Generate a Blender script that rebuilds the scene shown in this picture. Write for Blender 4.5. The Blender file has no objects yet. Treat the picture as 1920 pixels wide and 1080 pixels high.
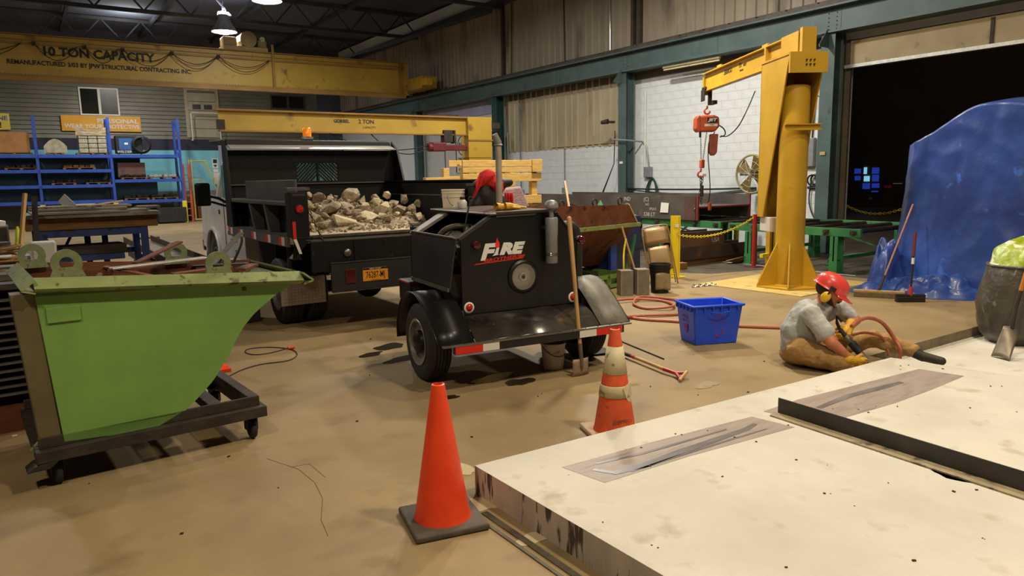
import bpy, bmesh, math, random
from mathutils import Vector, Matrix, noise as mnoise
from mathutils.geometry import tessellate_polygon
C = bpy.data.scenes[0].collection if not bpy.context.scene else bpy.context.scene.collection
scene = bpy.context.scene
PI = math.pi
rnd = random.Random(7)

# ---------------------------------------------------------------- camera, world, lights, exposure
EYE = Vector((0.0, 0.0, 1.7))
CR = Vector((0.83045571, -0.55675454, -0.01917556))
CU = Vector((0.10019848, 0.11541917, 0.98825031))
CF = Vector((0.54799962, 0.82261947, -0.15163646))
FPX = 1357.33
cam_data = bpy.data.cameras.new('camera')
cam = bpy.data.objects.new('camera', cam_data); C.objects.link(cam)
cam_data.sensor_width = 36.0; cam_data.lens = 36.0 * FPX / 1920.0
cam_data.clip_start = 0.05; cam_data.clip_end = 200
m = Matrix((CR, CU, -CF)).transposed().to_4x4(); m.translation = EYE
cam.matrix_world = m
scene.camera = cam
scene.view_settings.view_transform = 'Standard'
scene.view_settings.look = 'None'
scene.view_settings.gamma = 1.0
scene.view_settings.use_curve_mapping = False
scene.view_settings.exposure = 0.0
world = bpy.data.worlds.new('world'); scene.world = world; world.use_nodes = True
world.node_tree.nodes['Background'].inputs[0].default_value = (0.02, 0.022, 0.03, 1)
world.node_tree.nodes['Background'].inputs[1].default_value = 0.6
WARM = (1.0, 0.86, 0.64); COOL = (0.92, 0.93, 1.0); MID = (1.0, 0.97, 0.92)
# high-bay lamps: x, y, z, watts, colour (the ones near the view get a fixture further down)
LAMPS = [(6.45, 27.6, 7.0, 800, COOL), (6.5, 22.4, 7.0, 640, COOL), (6.6, 16.6, 7.0, 560, MID), (9.2, 11.4, 7.0, 620, MID),
         (7.1, 7.6, 7.0, 360, WARM), (4.0, 0.2, 7.0, 340, WARM), (7.0, 2.9, 7.0, 190, WARM),
         (-1.6, 28.6, 7.0, 620, MID), (-1.8, 14.5, 7.0, 850, MID), (-2.2, 0.2, 7.0, 300, WARM), (4.0, 32.5, 7.0, 300, MID)]
for i, (x, y, z, w, c) in enumerate(LAMPS):
    for up in (0, 1):      # weaker upward light added to lift the dark roof, as if shades were open-topped
        l = bpy.data.lights.new('high_bay_light', 'AREA'); l.shape = 'DISK'; l.size = 0.5; l.energy = w * (0.18 if up else 1.0); l.color = c; l.spread = math.radians(180)
        o = bpy.data.objects.new('high_bay_light', l); C.objects.link(o); o.location = (x, y, z + 0.5 if up else z - 0.12)
        if up: o.rotation_euler = (math.pi, 0, 0)

l = bpy.data.lights.new('side_bay_fill', 'POINT'); l.shadow_soft_size = .4; l.energy = 130; l.color = (1, .8, .55)  # added fill without a fixture, keeps the side bay from going black
o = bpy.data.objects.new('side_bay_fill', l); C.objects.link(o); o.location = (23, 14, 5.2)

# ---------------------------------------------------------------- helpers
def ray(px, py): return CF + CR * ((px - 960) / FPX) - CU * ((py - 540) / FPX)
def onz(px, py, z=0.0): d = ray(px, py); return EYE + d * ((z - EYE.z) / d.z)
def onx(px, py, x): d = ray(px, py); return EYE + d * (x / d.x)
def ony(px, py, y): d = ray(px, py); return EYE + d * (y / d.y)
def deep(px, py, D): return EYE + ray(px, py) * D

def lin(c):
    return c / 12.92 if c <= 0.04045 else ((c + 0.055) / 1.055) ** 2.4
def hexc(h):
    h = h.lstrip('#'); return tuple(lin(int(h[i:i + 2], 16) / 255) for i in (0, 2, 4)) + (1,)
MATS = {}
def mat(name, c1, c2=None, rough=0.6, metal=0.0, scale=4.0, bump=0.0, bscale=None, spot=None, emit=0.0, detail=5.0, stretch=None, coat=0.0, lo=0.35, hi=0.65, spec=0.5, trans=0.0):
    if name in MATS: return MATS[name]
    M = bpy.data.materials.new(name); M.use_nodes = True; nt = M.node_tree; N = nt.nodes; L = nt.links
    P = N['Principled BSDF']; a = hexc(c1); P.inputs['Base Color'].default_value = a
    P.inputs['Roughness'].default_value = rough; P.inputs['Metallic'].default_value = metal; P.inputs['Specular IOR Level'].default_value = spec
    if coat: P.inputs['Coat Weight'].default_value = coat; P.inputs['Coat Roughness'].default_value = 0.15
    if trans: P.inputs['Transmission Weight'].default_value = trans
    if emit: P.inputs['Emission Color'].default_value = a; P.inputs['Emission Strength'].default_value = emit
    if c2 or bump or spot:
        tc = N.new('ShaderNodeTexCoord'); mp = N.new('ShaderNodeMapping'); L.new(tc.outputs['Object'], mp.inputs[0])
        if stretch: mp.inputs['Scale'].default_value = stretch
    if c2:
        n = N.new('ShaderNodeTexNoise'); n.inputs['Scale'].default_value = scale; n.inputs['Detail'].default_value = detail; n.inputs['Roughness'].default_value = 0.6
        L.new(mp.outputs[0], n.inputs['Vector'])
        r = N.new('ShaderNodeValToRGB'); r.color_ramp.elements[0].position = lo; r.color_ramp.elements[1].position = hi
        r.color_ramp.elements[0].color = a; r.color_ramp.elements[1].color = hexc(c2)
        L.new(n.outputs['Fac'], r.inputs[0]); out = r.outputs[0]
        if spot:
            n2 = N.new('ShaderNodeTexNoise'); n2.inputs['Scale'].default_value = spot[1]; n2.inputs['Detail'].default_value = 8; L.new(mp.outputs[0], n2.inputs['Vector'])
            r2 = N.new('ShaderNodeValToRGB'); r2.color_ramp.elements[0].position = spot[2]; r2.color_ramp.elements[1].position = spot[2] + (spot[3] if len(spot) > 3 else 0.03)
            L.new(n2.outputs['Fac'], r2.inputs[0])
            mx = N.new('ShaderNodeMix'); mx.data_type = 'RGBA'; L.new(r2.outputs[0], mx.inputs['Factor']); L.new(out, mx.inputs[6]); mx.inputs[7].default_value = hexc(spot[0]); out = mx.outputs[2]
        L.new(out, P.inputs['Base Color'])
    if bump:
        nb = N.new('ShaderNodeTexNoise'); nb.inputs['Scale'].default_value = bscale or scale * 4; nb.inputs['Detail'].default_value = 6; L.new(mp.outputs[0], nb.inputs['Vector'])
        b = N.new('ShaderNodeBump'); b.inputs['Strength'].default_value = bump; b.inputs['Distance'].default_value = 0.02; L.new(nb.outputs['Fac'], b.inputs['Height']); L.new(b.outputs[0], P.inputs['Normal'])
    MATS[name] = M; return M

class MB:
    def __init__(s): s.v = []; s.f = []; s.mi = []; s.cur = 0
    def add(s, vs, fs):
        k = len(s.v); s.v += [tuple(p) for p in vs]; s.f += [tuple(i + k for i in f) for f in fs]; s.mi += [s.cur] * len(fs); return s
    def box(s, x0, x1, y0, y1, z0, z1):
        return s.add([(x0,y0,z0),(x1,y0,z0),(x1,y1,z0),(x0,y1,z0),(x0,y0,z1),(x1,y0,z1),(x1,y1,z1),(x0,y1,z1)],
                     [(0,3,2,1),(4,5,6,7),(0,1,5,4),(1,2,6,5),(2,3,7,6),(3,0,4,7)])
    def obox(s, c, size, rot=None):
        R = rot or Matrix.Identity(3); hx, hy, hz = size[0]/2, size[1]/2, size[2]/2; c = Vector(c)
        vs = [c + R @ Vector(p) for p in [(-hx,-hy,-hz),(hx,-hy,-hz),(hx,hy,-hz),(-hx,hy,-hz),(-hx,-hy,hz),(hx,-hy,hz),(hx,hy,hz),(-hx,hy,hz)]]
        return s.add(vs, [(0,3,2,1),(4,5,6,7),(0,1,5,4),(1,2,6,5),(2,3,7,6),(3,0,4,7)])
    def bar(s, a, b, w, t, up=(0,0,1)):
        a = Vector(a); b = Vector(b); d = b - a; L = d.length; d.normalize(); u = Vector(up)
        if abs(d.dot(u)) > 0.98: u = Vector((0,1,0))
        x = d.cross(u).normalized(); z = x.cross(d)
        return s.obox((a + b) / 2, (w, L, t), Matrix((x, d, z)).transposed())
    def hexa(s, p):   # 8 points: bottom 4, top 4
        return s.add(p, [(0,3,2,1),(4,5,6,7),(0,1,5,4),(1,2,6,5),(2,3,7,6),(3,0,4,7)])
    def cyl(s, a, b, r0, r1=None, n=16, caps=True):
        r1 = r0 if r1 is None else r1; a = Vector(a); b = Vector(b); d = (b - a).normalized()
        u = Vector((0,0,1)) if abs(d.z) < 0.9 else Vector((1,0,0)); x = d.cross(u).normalized(); y = d.cross(x)
        vs = []
        for c, r in ((a, r0), (b, r1)):
            vs += [c + (x * math.cos(2*PI*i/n) + y * math.sin(2*PI*i/n)) * r for i in range(n)]
        fs = [(i, i+n, (i+1)%n+n, (i+1)%n) for i in range(n)]
        if caps: fs += [tuple(range(n)), tuple(range(2*n-1, n-1, -1))]
        return s.add(vs, fs)
    def tube(s, pts, r, n=8, closed=False):
        P = [Vector(p) for p in pts]; m = len(P); vs = []; prev = None
        rr = r if isinstance(r, (list, tuple)) else [r] * m
        for i in range(m):
            if closed: t = P[(i+1) % m] - P[i-1]
            else: t = P[min(i+1, m-1)] - P[max(i-1, 0)]
            t.normalize()
            if prev is None:
                u = Vector((0,0,1)) if abs(t.z) < 0.9 else Vector((1,0,0)); x = t.cross(u).normalized()
            else: x = (prev - t * prev.dot(t)).normalized()
            prev = x; y = t.cross(x)
            vs += [P[i] + (x * math.cos(2*PI*j/n) + y * math.sin(2*PI*j/n)) * rr[i] for j in range(n)]
        fs = []
        for i in range(m if closed else m - 1):
            k = (i + 1) % m
            fs += [(i*n+j, i*n+(j+1)%n, k*n+(j+1)%n, k*n+j) for j in range(n)]
        if not closed: fs += [tuple(range(n-1, -1, -1)), tuple(range((m-1)*n, m*n))]
        return s.add(vs, fs)
    def lathe(s, prof, c=(0,0,0), axis=(0,0,1), n=24, sy=1.0):
        c = Vector(c); d = Vector(axis).normalized(); u = Vector((0,0,1)) if abs(d.z) < 0.9 else Vector((1,0,0))
        if abs(d.z) >= 0.9: x = Vector((1,0,0)); y = Vector((0,1,0))
        else: x = d.cross(u).normalized(); y = d.cross(x)
        vs = []; m = len(prof)
        for r, h in prof: vs += [c + d*h + x*(math.cos(2*PI*i/n)*r) + y*(math.sin(2*PI*i/n)*r*sy) for i in range(n)]
        fs = [(k*n+i, k*n+(i+1)%n, (k+1)*n+(i+1)%n, (k+1)*n+i) for k in range(m-1) for i in range(n)]
        return s.add(vs, fs)
    def prism(s, poly, o, ux, uy, depth):
        """poly 2D, placed at o with axes ux,uy and extruded by vector depth"""
        o = Vector(o); ux = Vector(ux); uy = Vector(uy); dv = Vector(depth); n = len(poly)
        a = [o + ux*p[0] + uy*p[1] for p in poly]; b = [p + dv for p in a]
        return s.add(a + b, [tuple(range(n)), tuple(range(2*n-1, n-1, -1))] + [(i, i+n, (i+1)%n+n, (i+1)%n) for i in range(n)])
    def ball(s, c, r, n=16, m=10, sc=(1,1,1)):
        c = Vector(c); vs = [c + Vector((0,0,-r*sc[2]))]
        for j in range(1, m):
            th = -PI/2 + PI*j/m
            vs += [c + Vector((math.cos(th)*math.cos(2*PI*i/n)*r*sc[0], math.cos(th)*math.sin(2*PI*i/n)*r*sc[1], math.sin(th)*r*sc[2])) for i in range(n)]
        vs.append(c + Vector((0,0,r*sc[2]))); fs = [(0, 1+(i+1)%n, 1+i) for i in range(n)]
        for j in range(m-2): fs += [(1+j*n+i, 1+j*n+(i+1)%n, 1+(j+1)*n+(i+1)%n, 1+(j+1)*n+i) for i in range(n)]
        k = 1+(m-2)*n; fs += [(k+i, k+(i+1)%n, k+n) for i in range(n)]
        return s.add(vs, fs)
    def torus(s, c, R, r, axis=(0,0,1), n=24, k=8):
        c = Vector(c); d = Vector(axis).normalized(); u = Vector((0,0,1)) if abs(d.z) < 0.9 else Vector((1,0,0)); x = d.cross(u).normalized(); y = d.cross(x)
        return s.tube([c + x*math.cos(2*PI*i/n)*R + y*math.sin(2*PI*i/n)*R for i in range(n)], r, k, True)
    def grid(s, fn, nu, nv):
        vs = [fn(i/nu, j/nv) for j in range(nv+1) for i in range(nu+1)]
        return s.add(vs, [(j*(nu+1)+i, j*(nu+1)+i+1, (j+1)*(nu+1)+i+1, (j+1)*(nu+1)+i) for j in range(nv) for i in range(nu)])
    def build(s, name, mt, parent=None, bev=0.0, smooth=False, solid=0.0, sub=0, seg=2):
        me = bpy.data.meshes.new(name); me.from_pydata(s.v, [], s.f)
        for mm in (mt if isinstance(mt, (list, tuple)) else [mt]): me.materials.append(mm)
        if any(s.mi): me.polygons.foreach_set('material_index', s.mi)
        bm = bmesh.new(); bm.from_mesh(me)
        if solid or smooth or bev: bmesh.ops.recalc_face_normals(bm, faces=bm.faces) if not solid else None
        bm.to_mesh(me); bm.free()
        o = bpy.data.objects.new(name, me); C.objects.link(o)
        if parent: o.parent = parent
        if smooth:
            me.polygons.foreach_set('use_smooth', [True]*len(me.polygons))
            if smooth != 'all': me.set_sharp_from_angle(angle=math.radians(40))
        if solid: md = o.modifiers.new('s', 'SOLIDIFY'); md.thickness = abs(solid); md.offset = 0
        if bev: md = o.modifiers.new('b', 'BEVEL'); md.width = bev; md.segments = seg; md.limit_method = 'ANGLE'; md.angle_limit = math.radians(35)
        if sub: md = o.modifiers.new('u', 'SUBSURF'); md.levels = sub; md.render_levels = sub
        return o
def tag(o, label=None, cat=None, group=None, kind=None):
    if label: o['label'] = label
    if cat: o['category'] = cat
    if group: o['group'] = group
    if kind: o['kind'] = kind
    return o
def root(name, loc, deg, label, cat, group=None):
    o = bpy.data.objects.new(name, None); C.objects.link(o); o.location = loc; o.rotation_euler = (0, 0, -math.radians(deg)); o.empty_display_size = 0.1
    return tag(o, label, cat, group)
def clone(o, parent=None):
    c = o.copy(); C.objects.link(c)
    if parent: c.parent = parent
    for ch in o.children: clone(ch, c)
    return c
def struct(o): o['kind'] = 'structure'; return o
def text(name, s, size, parent, loc, rx, mt, depth=0.002, bold=0.0, shear=0.0, align='CENTER', sx=1.0, rot=None):
    cu = bpy.data.curves.new('t', 'FONT'); cu.body = s; cu.size = size; cu.extrude = depth; cu.offset = bold; cu.shear = shear; cu.align_x = align; cu.align_y = 'CENTER'
    cu.resolution_u = 3
    t = bpy.data.objects.new('t', cu); me = bpy.data.meshes.new_from_object(t); bpy.data.objects.remove(t); me.materials.clear(); me.materials.append(mt)
    for v in me.vertices: v.co.x *= sx
    o = bpy.data.objects.new(name, me); C.objects.link(o)
    if parent: o.parent = parent
    o.location = loc; o.rotation_euler = rx if isinstance(rx, tuple) else (rx, 0, 0); return o
def blob(name, parts, mt, parent=None, vox=0.012, smooth=4):
    """one continuous surface from tapered limbs: ('c',a,b,ra,rb) or ('b',c,r,(sx,sy,sz))"""
    b = MB()
    for p in parts:
        if p[0] == 'c':
            b.cyl(p[1], p[2], p[3], p[4], 16); b.ball(p[1], p[3]); b.ball(p[2], p[4])
        else: b.ball(p[1], p[2], 20, 14, p[3])
    o = b.build(name, mt, parent, smooth='all')
    r = o.modifiers.new('r', 'REMESH'); r.mode = 'VOXEL'; r.voxel_size = vox; r.use_smooth_shade = True
    s = o.modifiers.new('s', 'SMOOTH'); s.factor = 0.5; s.iterations = smooth
    return o
def rotm(x=0, y=0, z=0): return (Matrix.Rotation(z, 3, 'Z') @ Matrix.Rotation(y, 3, 'Y') @ Matrix.Rotation(x, 3, 'X'))
def spline(pts, k=8):
    P = [Vector(p) for p in pts]; out = []
    for i in range(len(P)-1):
        p0 = P[max(i-1,0)]; p1 = P[i]; p2 = P[i+1]; p3 = P[min(i+2,len(P)-1)]
        for j in range(k):
            t = j/k; out.append(0.5*((2*p1)+(p2-p0)*t+(2*p0-5*p1+4*p2-p3)*t*t+(3*p1-p0-3*p2+p3)*t**3))
    return out + [P[-1]]
def sag(a, b, d, n=12):
    a = Vector(a); b = Vector(b); return [a.lerp(b, i/n) - Vector((0,0,d*4*(i/n)*(1-i/n))) for i in range(n+1)]
def chain(a, b, d, name, mt, parent, link=0.035, w=0.011, r=0.004, label=None):
    """links along a sagging line, joined into one part"""
    pts = sag(a, b, d, 60); L = sum((pts[i+1]-pts[i]).length for i in range(60)); n = max(4, int(L/(link*0.8))); mb = MB(); acc = 0; k = 0; seg = []
    for i in range(n):
        t = i/(n-1)*60; j = min(int(t), 59); p = pts[j].lerp(pts[j+1], t-j); dr = (pts[j+1]-pts[j]).normalized()
        u = Vector((0,0,1)) if abs(dr.z) < 0.9 else Vector((1,0,0)); x = dr.cross(u).normalized(); y = dr.cross(x); s = x if i % 2 else y
        mb.tube([p + dr*math.cos(q)*link*0.5 + s*math.sin(q)*w for q in [2*PI*h/8 for h in range(8)]], r, 4, True)
    o = mb.build(name, mt, parent, smooth=True); return o
# ---------------------------------------------------------------- materials
M_floor = mat('floor_concrete', '#84704e', '#9b855f', 0.62, spec=0.25, scale=0.9, bump=0.10, bscale=60, spot=('#7b6848', 2.2, 0.56, 0.14), detail=10)
M_dust = mat('pale_concrete', '#bdb8ab', '#d0cabd', 0.85, spec=0.2, scale=1.2, bump=0.25, bscale=120, spot=('#b3aa98', 5, 0.60, 0.14), detail=10)
M_slabside = mat('slab_side', '#9c9282', '#b9ae9c', 0.8, scale=3, bump=0.4, bscale=40, spot=('#463b2e', 24, 0.57, 0.05), stretch=(1, 1, 0.16))
M_patch = mat('grey_patch', '#8f8177', '#a4968b', 0.5, spec=.3, scale=3, stretch=(1, 5, 1), bump=0.1, spot=('#7b726d', 3, 0.56, 0.16))
M_pit = mat('pit_wall', '#5f543f', '#8b7d62', 0.8, scale=4, bump=0.3)
M_tan = mat('tan_metal', '#9b8d6e', '#b0a283', 0.5, 0.0, scale=1.2, spot=('#7a6c52', 1.5, 0.58, 0.12), stretch=(1, 1, 0.35))
M_tanhi = mat('tan_metal_upper', '#8a7e69', '#9f927a', 0.55, scale=1.0, spot=('#574c3e', 0.9, 0.56, 0.14), stretch=(1, 1, 0.35))
M_block = mat('white_painted_block', '#cfd1ce', '#d8dad7', 0.55, scale=6, bump=0.25, bscale=50)
M_joint = mat('white_joint', '#cbcdca', '#d4d6d3', 0.7, scale=5)
M_steelgreen = mat('dark_green_steel', '#3d4f4c', '#4c5f5b', 0.5, 0.0, scale=2, spot=('#39443f', 6, 0.66, 0.05))
M_rail = mat('rusty_rail', '#3c342c', '#51463b', 0.6, 0.2, scale=5)
M_siding = mat('grey_siding', '#6a6758', '#7c7866', 0.5, scale=0.8)
M_navy = mat('navy_band', '#17182c', '#1e2036', 0.5, scale=2)
M_teal = mat('light_blue_wall', '#6fb9c9', '#7dc4d3', 0.6, scale=2)
M_teald = mat('dusty_blue_base', '#72736c', '#86867c', 0.7, scale=2)
M_ceil = mat('dark_ceiling', '#4a4f5e', '#565b6a', 0.9, scale=0.6)
M_truss = mat('truss_steel', '#3a3b42', '#46474e', 0.7, scale=2)
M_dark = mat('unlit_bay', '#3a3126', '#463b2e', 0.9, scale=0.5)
M_tanpaint = mat('tan_header', '#8c7a55', '#9a8862', 0.6, scale=2, spot=('#6a5a3c', 3, 0.62, 0.08))
M_alu = mat('worn_aluminium', '#b9b6ae', '#d4d1c8', 0.35, 0.6, scale=12)
M_yel = mat('crane_yellow', '#b98f1b', '#c79d24', 0.5, scale=1.5, spot=('#a47c1c', 4, 0.68, 0.06), bump=0.05)
M_yelold = mat('aged_crane_yellow', '#a8862a', '#bd9a34', 0.5, scale=0.7, spot=('#7d5d28', 2.0, 0.6, 0.08))
M_black = mat('black_print', '#1a1814', rough=0.6)
M_blackp = mat('black_gloss_paint', '#0b0a08', '#15120f', 0.38, scale=3, spec=.4, spot=('#28221d', 30, 0.68, 0.04), coat=0.06)
M_blackm = mat('black_matte', '#151413', '#201e1c', 0.65, scale=5)
M_grim = mat('grimy_dark_metal', '#2c241c', '#40362b', 0.7, 0.2, scale=6, bump=0.3)
M_rub = mat('tyre_rubber', '#1b1917', '#2a2723', 0.75, scale=6, bump=0.15)
M_rim = mat('grey_wheel', '#77736c', '#8d8981', 0.4, 0.3, scale=4)
M_chrome = mat('chrome', '#b0aca4', rough=0.18, metal=1.0)
M_steel = mat('bare_steel', '#6f6a62', '#8b857b', 0.38, 0.7, scale=6)
M_galv = mat('grey_galvanised', '#808283', '#929495', 0.45, 0.3, scale=8)
M_white = mat('white_paint', '#cfccc6', '#dedbd4', 0.3, scale=2)
M_tape_r = mat('red_reflective', '#c8261a', '#d62f20', 0.35, scale=30)
M_tape_w = mat('white_reflective', '#d8d4ca', rough=0.35)
M_red = mat('red_paint', '#a3251f', '#b52e25', 0.45, scale=5)
M_lens = mat('red_lens', '#c01c14', rough=0.12, coat=0.6)
M_lensd = mat('dark_red_lens', '#4c1210', rough=0.15, coat=0.6)
M_greenh = mat('green_hopper_paint', '#678e42', '#77a04d', 0.5, scale=1.3, bump=0.06, bscale=200, spot=('#4d5a2a', 7, 0.71, 0.03))
M_greenw = mat('worn_green_rim', '#74804a', '#889458', 0.55, scale=3, bump=0.3, spot=('#5a4a2c', 11, 0.6, 0.05))
M_greenc = mat('conveyor_green', '#2f7040', '#3b8049', 0.5, scale=3, spot=('#25472d', 7, 0.64, 0.04))
M_rust = mat('rusty_plate', '#5a2f1c', '#77432a', 0.75, 0.1, scale=3, bump=0.3, spot=('#3b2115', 7, 0.57, 0.08))
M_rustd = mat('brown_mill_steel', '#3d3026', '#54443a', 0.6, 0.2, scale=1.5, spot=('#6b4326', 3, 0.62, 0.08))
M_mill = mat('grey_mill_steel', '#4d4843', '#5f5a53', 0.5, 0.3, scale=2, spot=('#6e5a48', 3, 0.63, 0.08))
M_plate = mat('dusty_steel_offcut', '#6d6556', '#867c6a', 0.6, 0.2, scale=2.5, spot=('#4f4638', 6, 0.6, 0.05))
M_wood = mat('yellow_pine', '#ba9248', '#d0ab62', 0.6, scale=4, stretch=(1, 6, 6), spot=('#a9752e', 5, 0.66, 0.03))
M_woodh = mat('hickory_handle', '#b28b55', '#c8a16a', 0.5, scale=12, stretch=(1, 1, 0.15))
M_woodd = mat('dark_timber', '#6d4b27', '#85602f', 0.8, scale=5, stretch=(1, 5, 5), bump=0.3)
M_card = mat('cardboard', '#97693b', '#a97946', 0.8, scale=3)
M_blue = mat('rack_blue', '#22439a', '#2b50ad', 0.45, scale=3, spot=('#1d2f63', 9, 0.66, 0.04))
M_bluedk = mat('dark_blue_steel', '#1d2f63', '#263c7a', 0.5, scale=3, spot=('#161c33', 7, 0.6, 0.05))
M_bluebin = mat('blue_plastic', '#1c4ad6', '#2553e2', 0.4, scale=3)
M_tarp = mat('blue_tarp', '#22397c', '#2d4c99', 0.42, scale=1.2, bump=0.5, bscale=5, spot=('#3c66bd', 3, 0.63, 0.05), coat=0.15)
M_or = mat('cone_orange', '#e23c14', '#ee4a1c', 0.42, scale=5, spot=('#a82f16', 8, 0.66, 0.05))
M_ord = mat('faded_cone_orange', '#d05026', '#dc5c30', 0.5, scale=5, spot=('#93401f', 9, 0.63, 0.05))
M_cream = mat('dirty_white_sleeve', '#c2b48a', '#d3c69d', 0.6, scale=8, spot=('#7f7458', 14, 0.62, 0.05))
M_base = mat('cone_base_rubber', '#4a4238', '#5b5247', 0.8, scale=5, bump=0.3)
M_conc = mat('broken_concrete', '#75654f', '#b0a084', 0.9, scale=5, bump=0.9, bscale=25, spot=('#675843', 9, 0.55, 0.1))
M_concl = mat('pale_broken_concrete', '#b3a384', '#cdbf9f', 0.9, scale=6, bump=0.8, bscale=30)
M_hose = mat('terracotta_hose', '#a85a40', '#b8694c', 0.5, scale=20)
M_skin = mat('skin', '#b26c4a', '#c47e58', 0.5, scale=8)
M_shirt = mat('grey_tshirt', '#a3a5a2', '#b4b5b1', 0.85, scale=4, bump=0.5, bscale=14)
M_pants = mat('tan_work_trousers', '#96743f', '#b08a56', 0.85, scale=5, bump=0.6, bscale=16, spot=('#5f4526', 6, 0.62, 0.1))
M_glove = mat('yellow_leather', '#c99620', '#dcaa30', 0.6, scale=14, bump=0.4)
M_hat = mat('red_hard_hat', '#d8403a', '#e04c44', 0.28, scale=6, spot=('#b8332e', 20, 0.68, 0.03))
M_muff = mat('yellow_muff', '#e0b318', rough=0.35)
M_hair = mat('dark_beard', '#2a1a12', '#3a261a', 0.8, scale=60)
M_boot = mat('dark_boot', '#2c2620', '#3a332b', 0.7, scale=8)
M_pail = mat('white_pail', '#bdb8ac', '#cfcabd', 0.4, scale=5, spot=('#8f887a', 12, 0.63, 0.05))
M_pailw = mat('cream_bucket', '#ddd2bb', '#e8dec9', 0.4, scale=5)
M_cloth = mat('red_cloth', '#a81410', '#c41c16', 0.9, scale=5, bump=0.6, bscale=20)
M_bag = mat('grey_rubble_bag', '#3a3630', '#554f44', 0.4, scale=3, bump=0.7, bscale=14, spot=('#7a7160', 9, 0.63, 0.08), coat=0.2)
M_bagg = mat('green_bag', '#8a9c1e', '#a9bb33', 0.35, scale=4, spot=('#e2dfc6', 3.2, 0.52, 0.03), bump=0.4)
M_gold = mat('safety_yellow', '#dcc410', '#e8d222', 0.4, scale=5)
M_padyel = mat('faded_floor_yellow', '#bfa256', '#cdb26a', 0.6, scale=2, spot=('#95804a', 5, 0.6, 0.08))
M_chair = mat('tan_chair', '#8d7048', '#9f8156', 0.4, 0.3, scale=4)
M_wet = mat('wet_stain', '#241d12', '#2f2718', 0.25, scale=6)
M_glass = mat('dark_glass', '#1d1f1c', rough=0.1)
M_glassg = mat('window_screen', '#3b3a2e', '#4a4a3c', 0.3, scale=3)
M_lamp = mat('lamp_lens', '#fff6e0', emit=30.0)
M_bwin = mat('blue_lit_pane', '#22389c', emit=.7)
M_bwin2 = mat('cyan_lit_pane', '#7cc0e0', emit=1.0)
M_amber = mat('amber_beacon', '#e87a10', rough=0.2, coat=0.5, emit=0.5)
M_door = mat('beige_door', '#9d927a', '#aca189', 0.5, scale=2)
M_signy = mat('orange_sign', '#d9981c', '#e3a52a', 0.5, scale=2)
M_signp = mat('yellow_sign', '#e0c447', '#e8cf55', 0.5, scale=2)
M_paper = mat('white_paper', '#dcd9d0', rough=0.8)
M_chalk = mat('chalk', '#b5ae9f', rough=0.9)
M_jerry = mat('blue_crate_metal', '#1f4f86', '#2a5d97', 0.5, scale=6)
M_gwrap = mat('clear_wrap', '#8f8a78', '#b0a98f', 0.3, scale=6, bump=0.8, bscale=12)
M_cable = mat('black_cable', '#171614', rough=0.6)
M_greenhose = mat('green_hose', '#22402e', '#2c5039', 0.5, scale=8)
M_tread = mat('tread_plate', '#8a8074', '#9c9285', 0.4, 0.6, scale=6)
M_logo = mat('white_decal', '#dcd8d0', rough=0.5)
M_logor = mat('red_decal', '#b8281a', rough=0.5)
M_fred = mat('flame_decal', '#e03018', rough=0.5)
M_platey = mat('orange_plate', '#d98a1c', '#e29a30', 0.4, scale=20)
M_platen = mat('plate_navy', '#12122e', rough=0.4)
M_platt = mat('plate_text', '#3a1408', rough=0.4)
M_hoist = mat('hoist_red', '#b04a28', '#be5631', 0.4, scale=6)
M_hoistd = mat('dark_red_hoist', '#5c1d1c', '#702725', 0.5, scale=6)
M_lou = mat('louver_grey', '#6b655a', '#7d766a', 0.5, 0.3, scale=5)

# ---------------------------------------------------------------- setting
WX, WY = 14.18, 37.0
def flat(outer, hole, z, name, mt, parent=None, thick=0.0):
    polys = [[Vector((p[0], p[1], z)) for p in outer]] + ([[Vector((p[0], p[1], z)) for p in hole]] if hole else [])
    vs = [v for q in polys for v in q]; tris = tessellate_polygon(polys)
    mb = MB(); ff = []
    for t in tris:
        a, b, c = (vs[i] for i in t); ff.append(t if (b-a).cross(c-a).z > 0 else t[::-1])
    mb.add(vs, ff)
    if thick:   # side skirts
        for q in polys:
            n = len(q); mb.add(q + [v - Vector((0,0,thick)) for v in q], [(i, i+n, (i+1)%n+n, (i+1)%n) for i in range(n)])
    return mb.build(name, mt, parent)
pit = [(6.35, 1.2), (12.6, 1.2), (12.6, 3.6), (6.35, 3.6)]
fl = struct(flat([(-9, -6), (32, -6), (32, WY), (-9, WY)], pit, 0.0, 'floor', M_floor))
pw = MB(); pw.box(6.33, 12.62, 3.6, 3.62, -0.10, -0.001); pw.box(6.33, 6.35, 1.2, 3.6, -0.10, -0.001); pw.box(12.6, 12.62, 1.2, 3.6, -0.1, -0.001); pw.build('recess_edge', M_pit, fl)
pb = MB(); pb.box(6.33, 12.62, 1.18, 3.62, -0.16, -0.10); pb.build('recess_bed', M_dust, fl)
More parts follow.
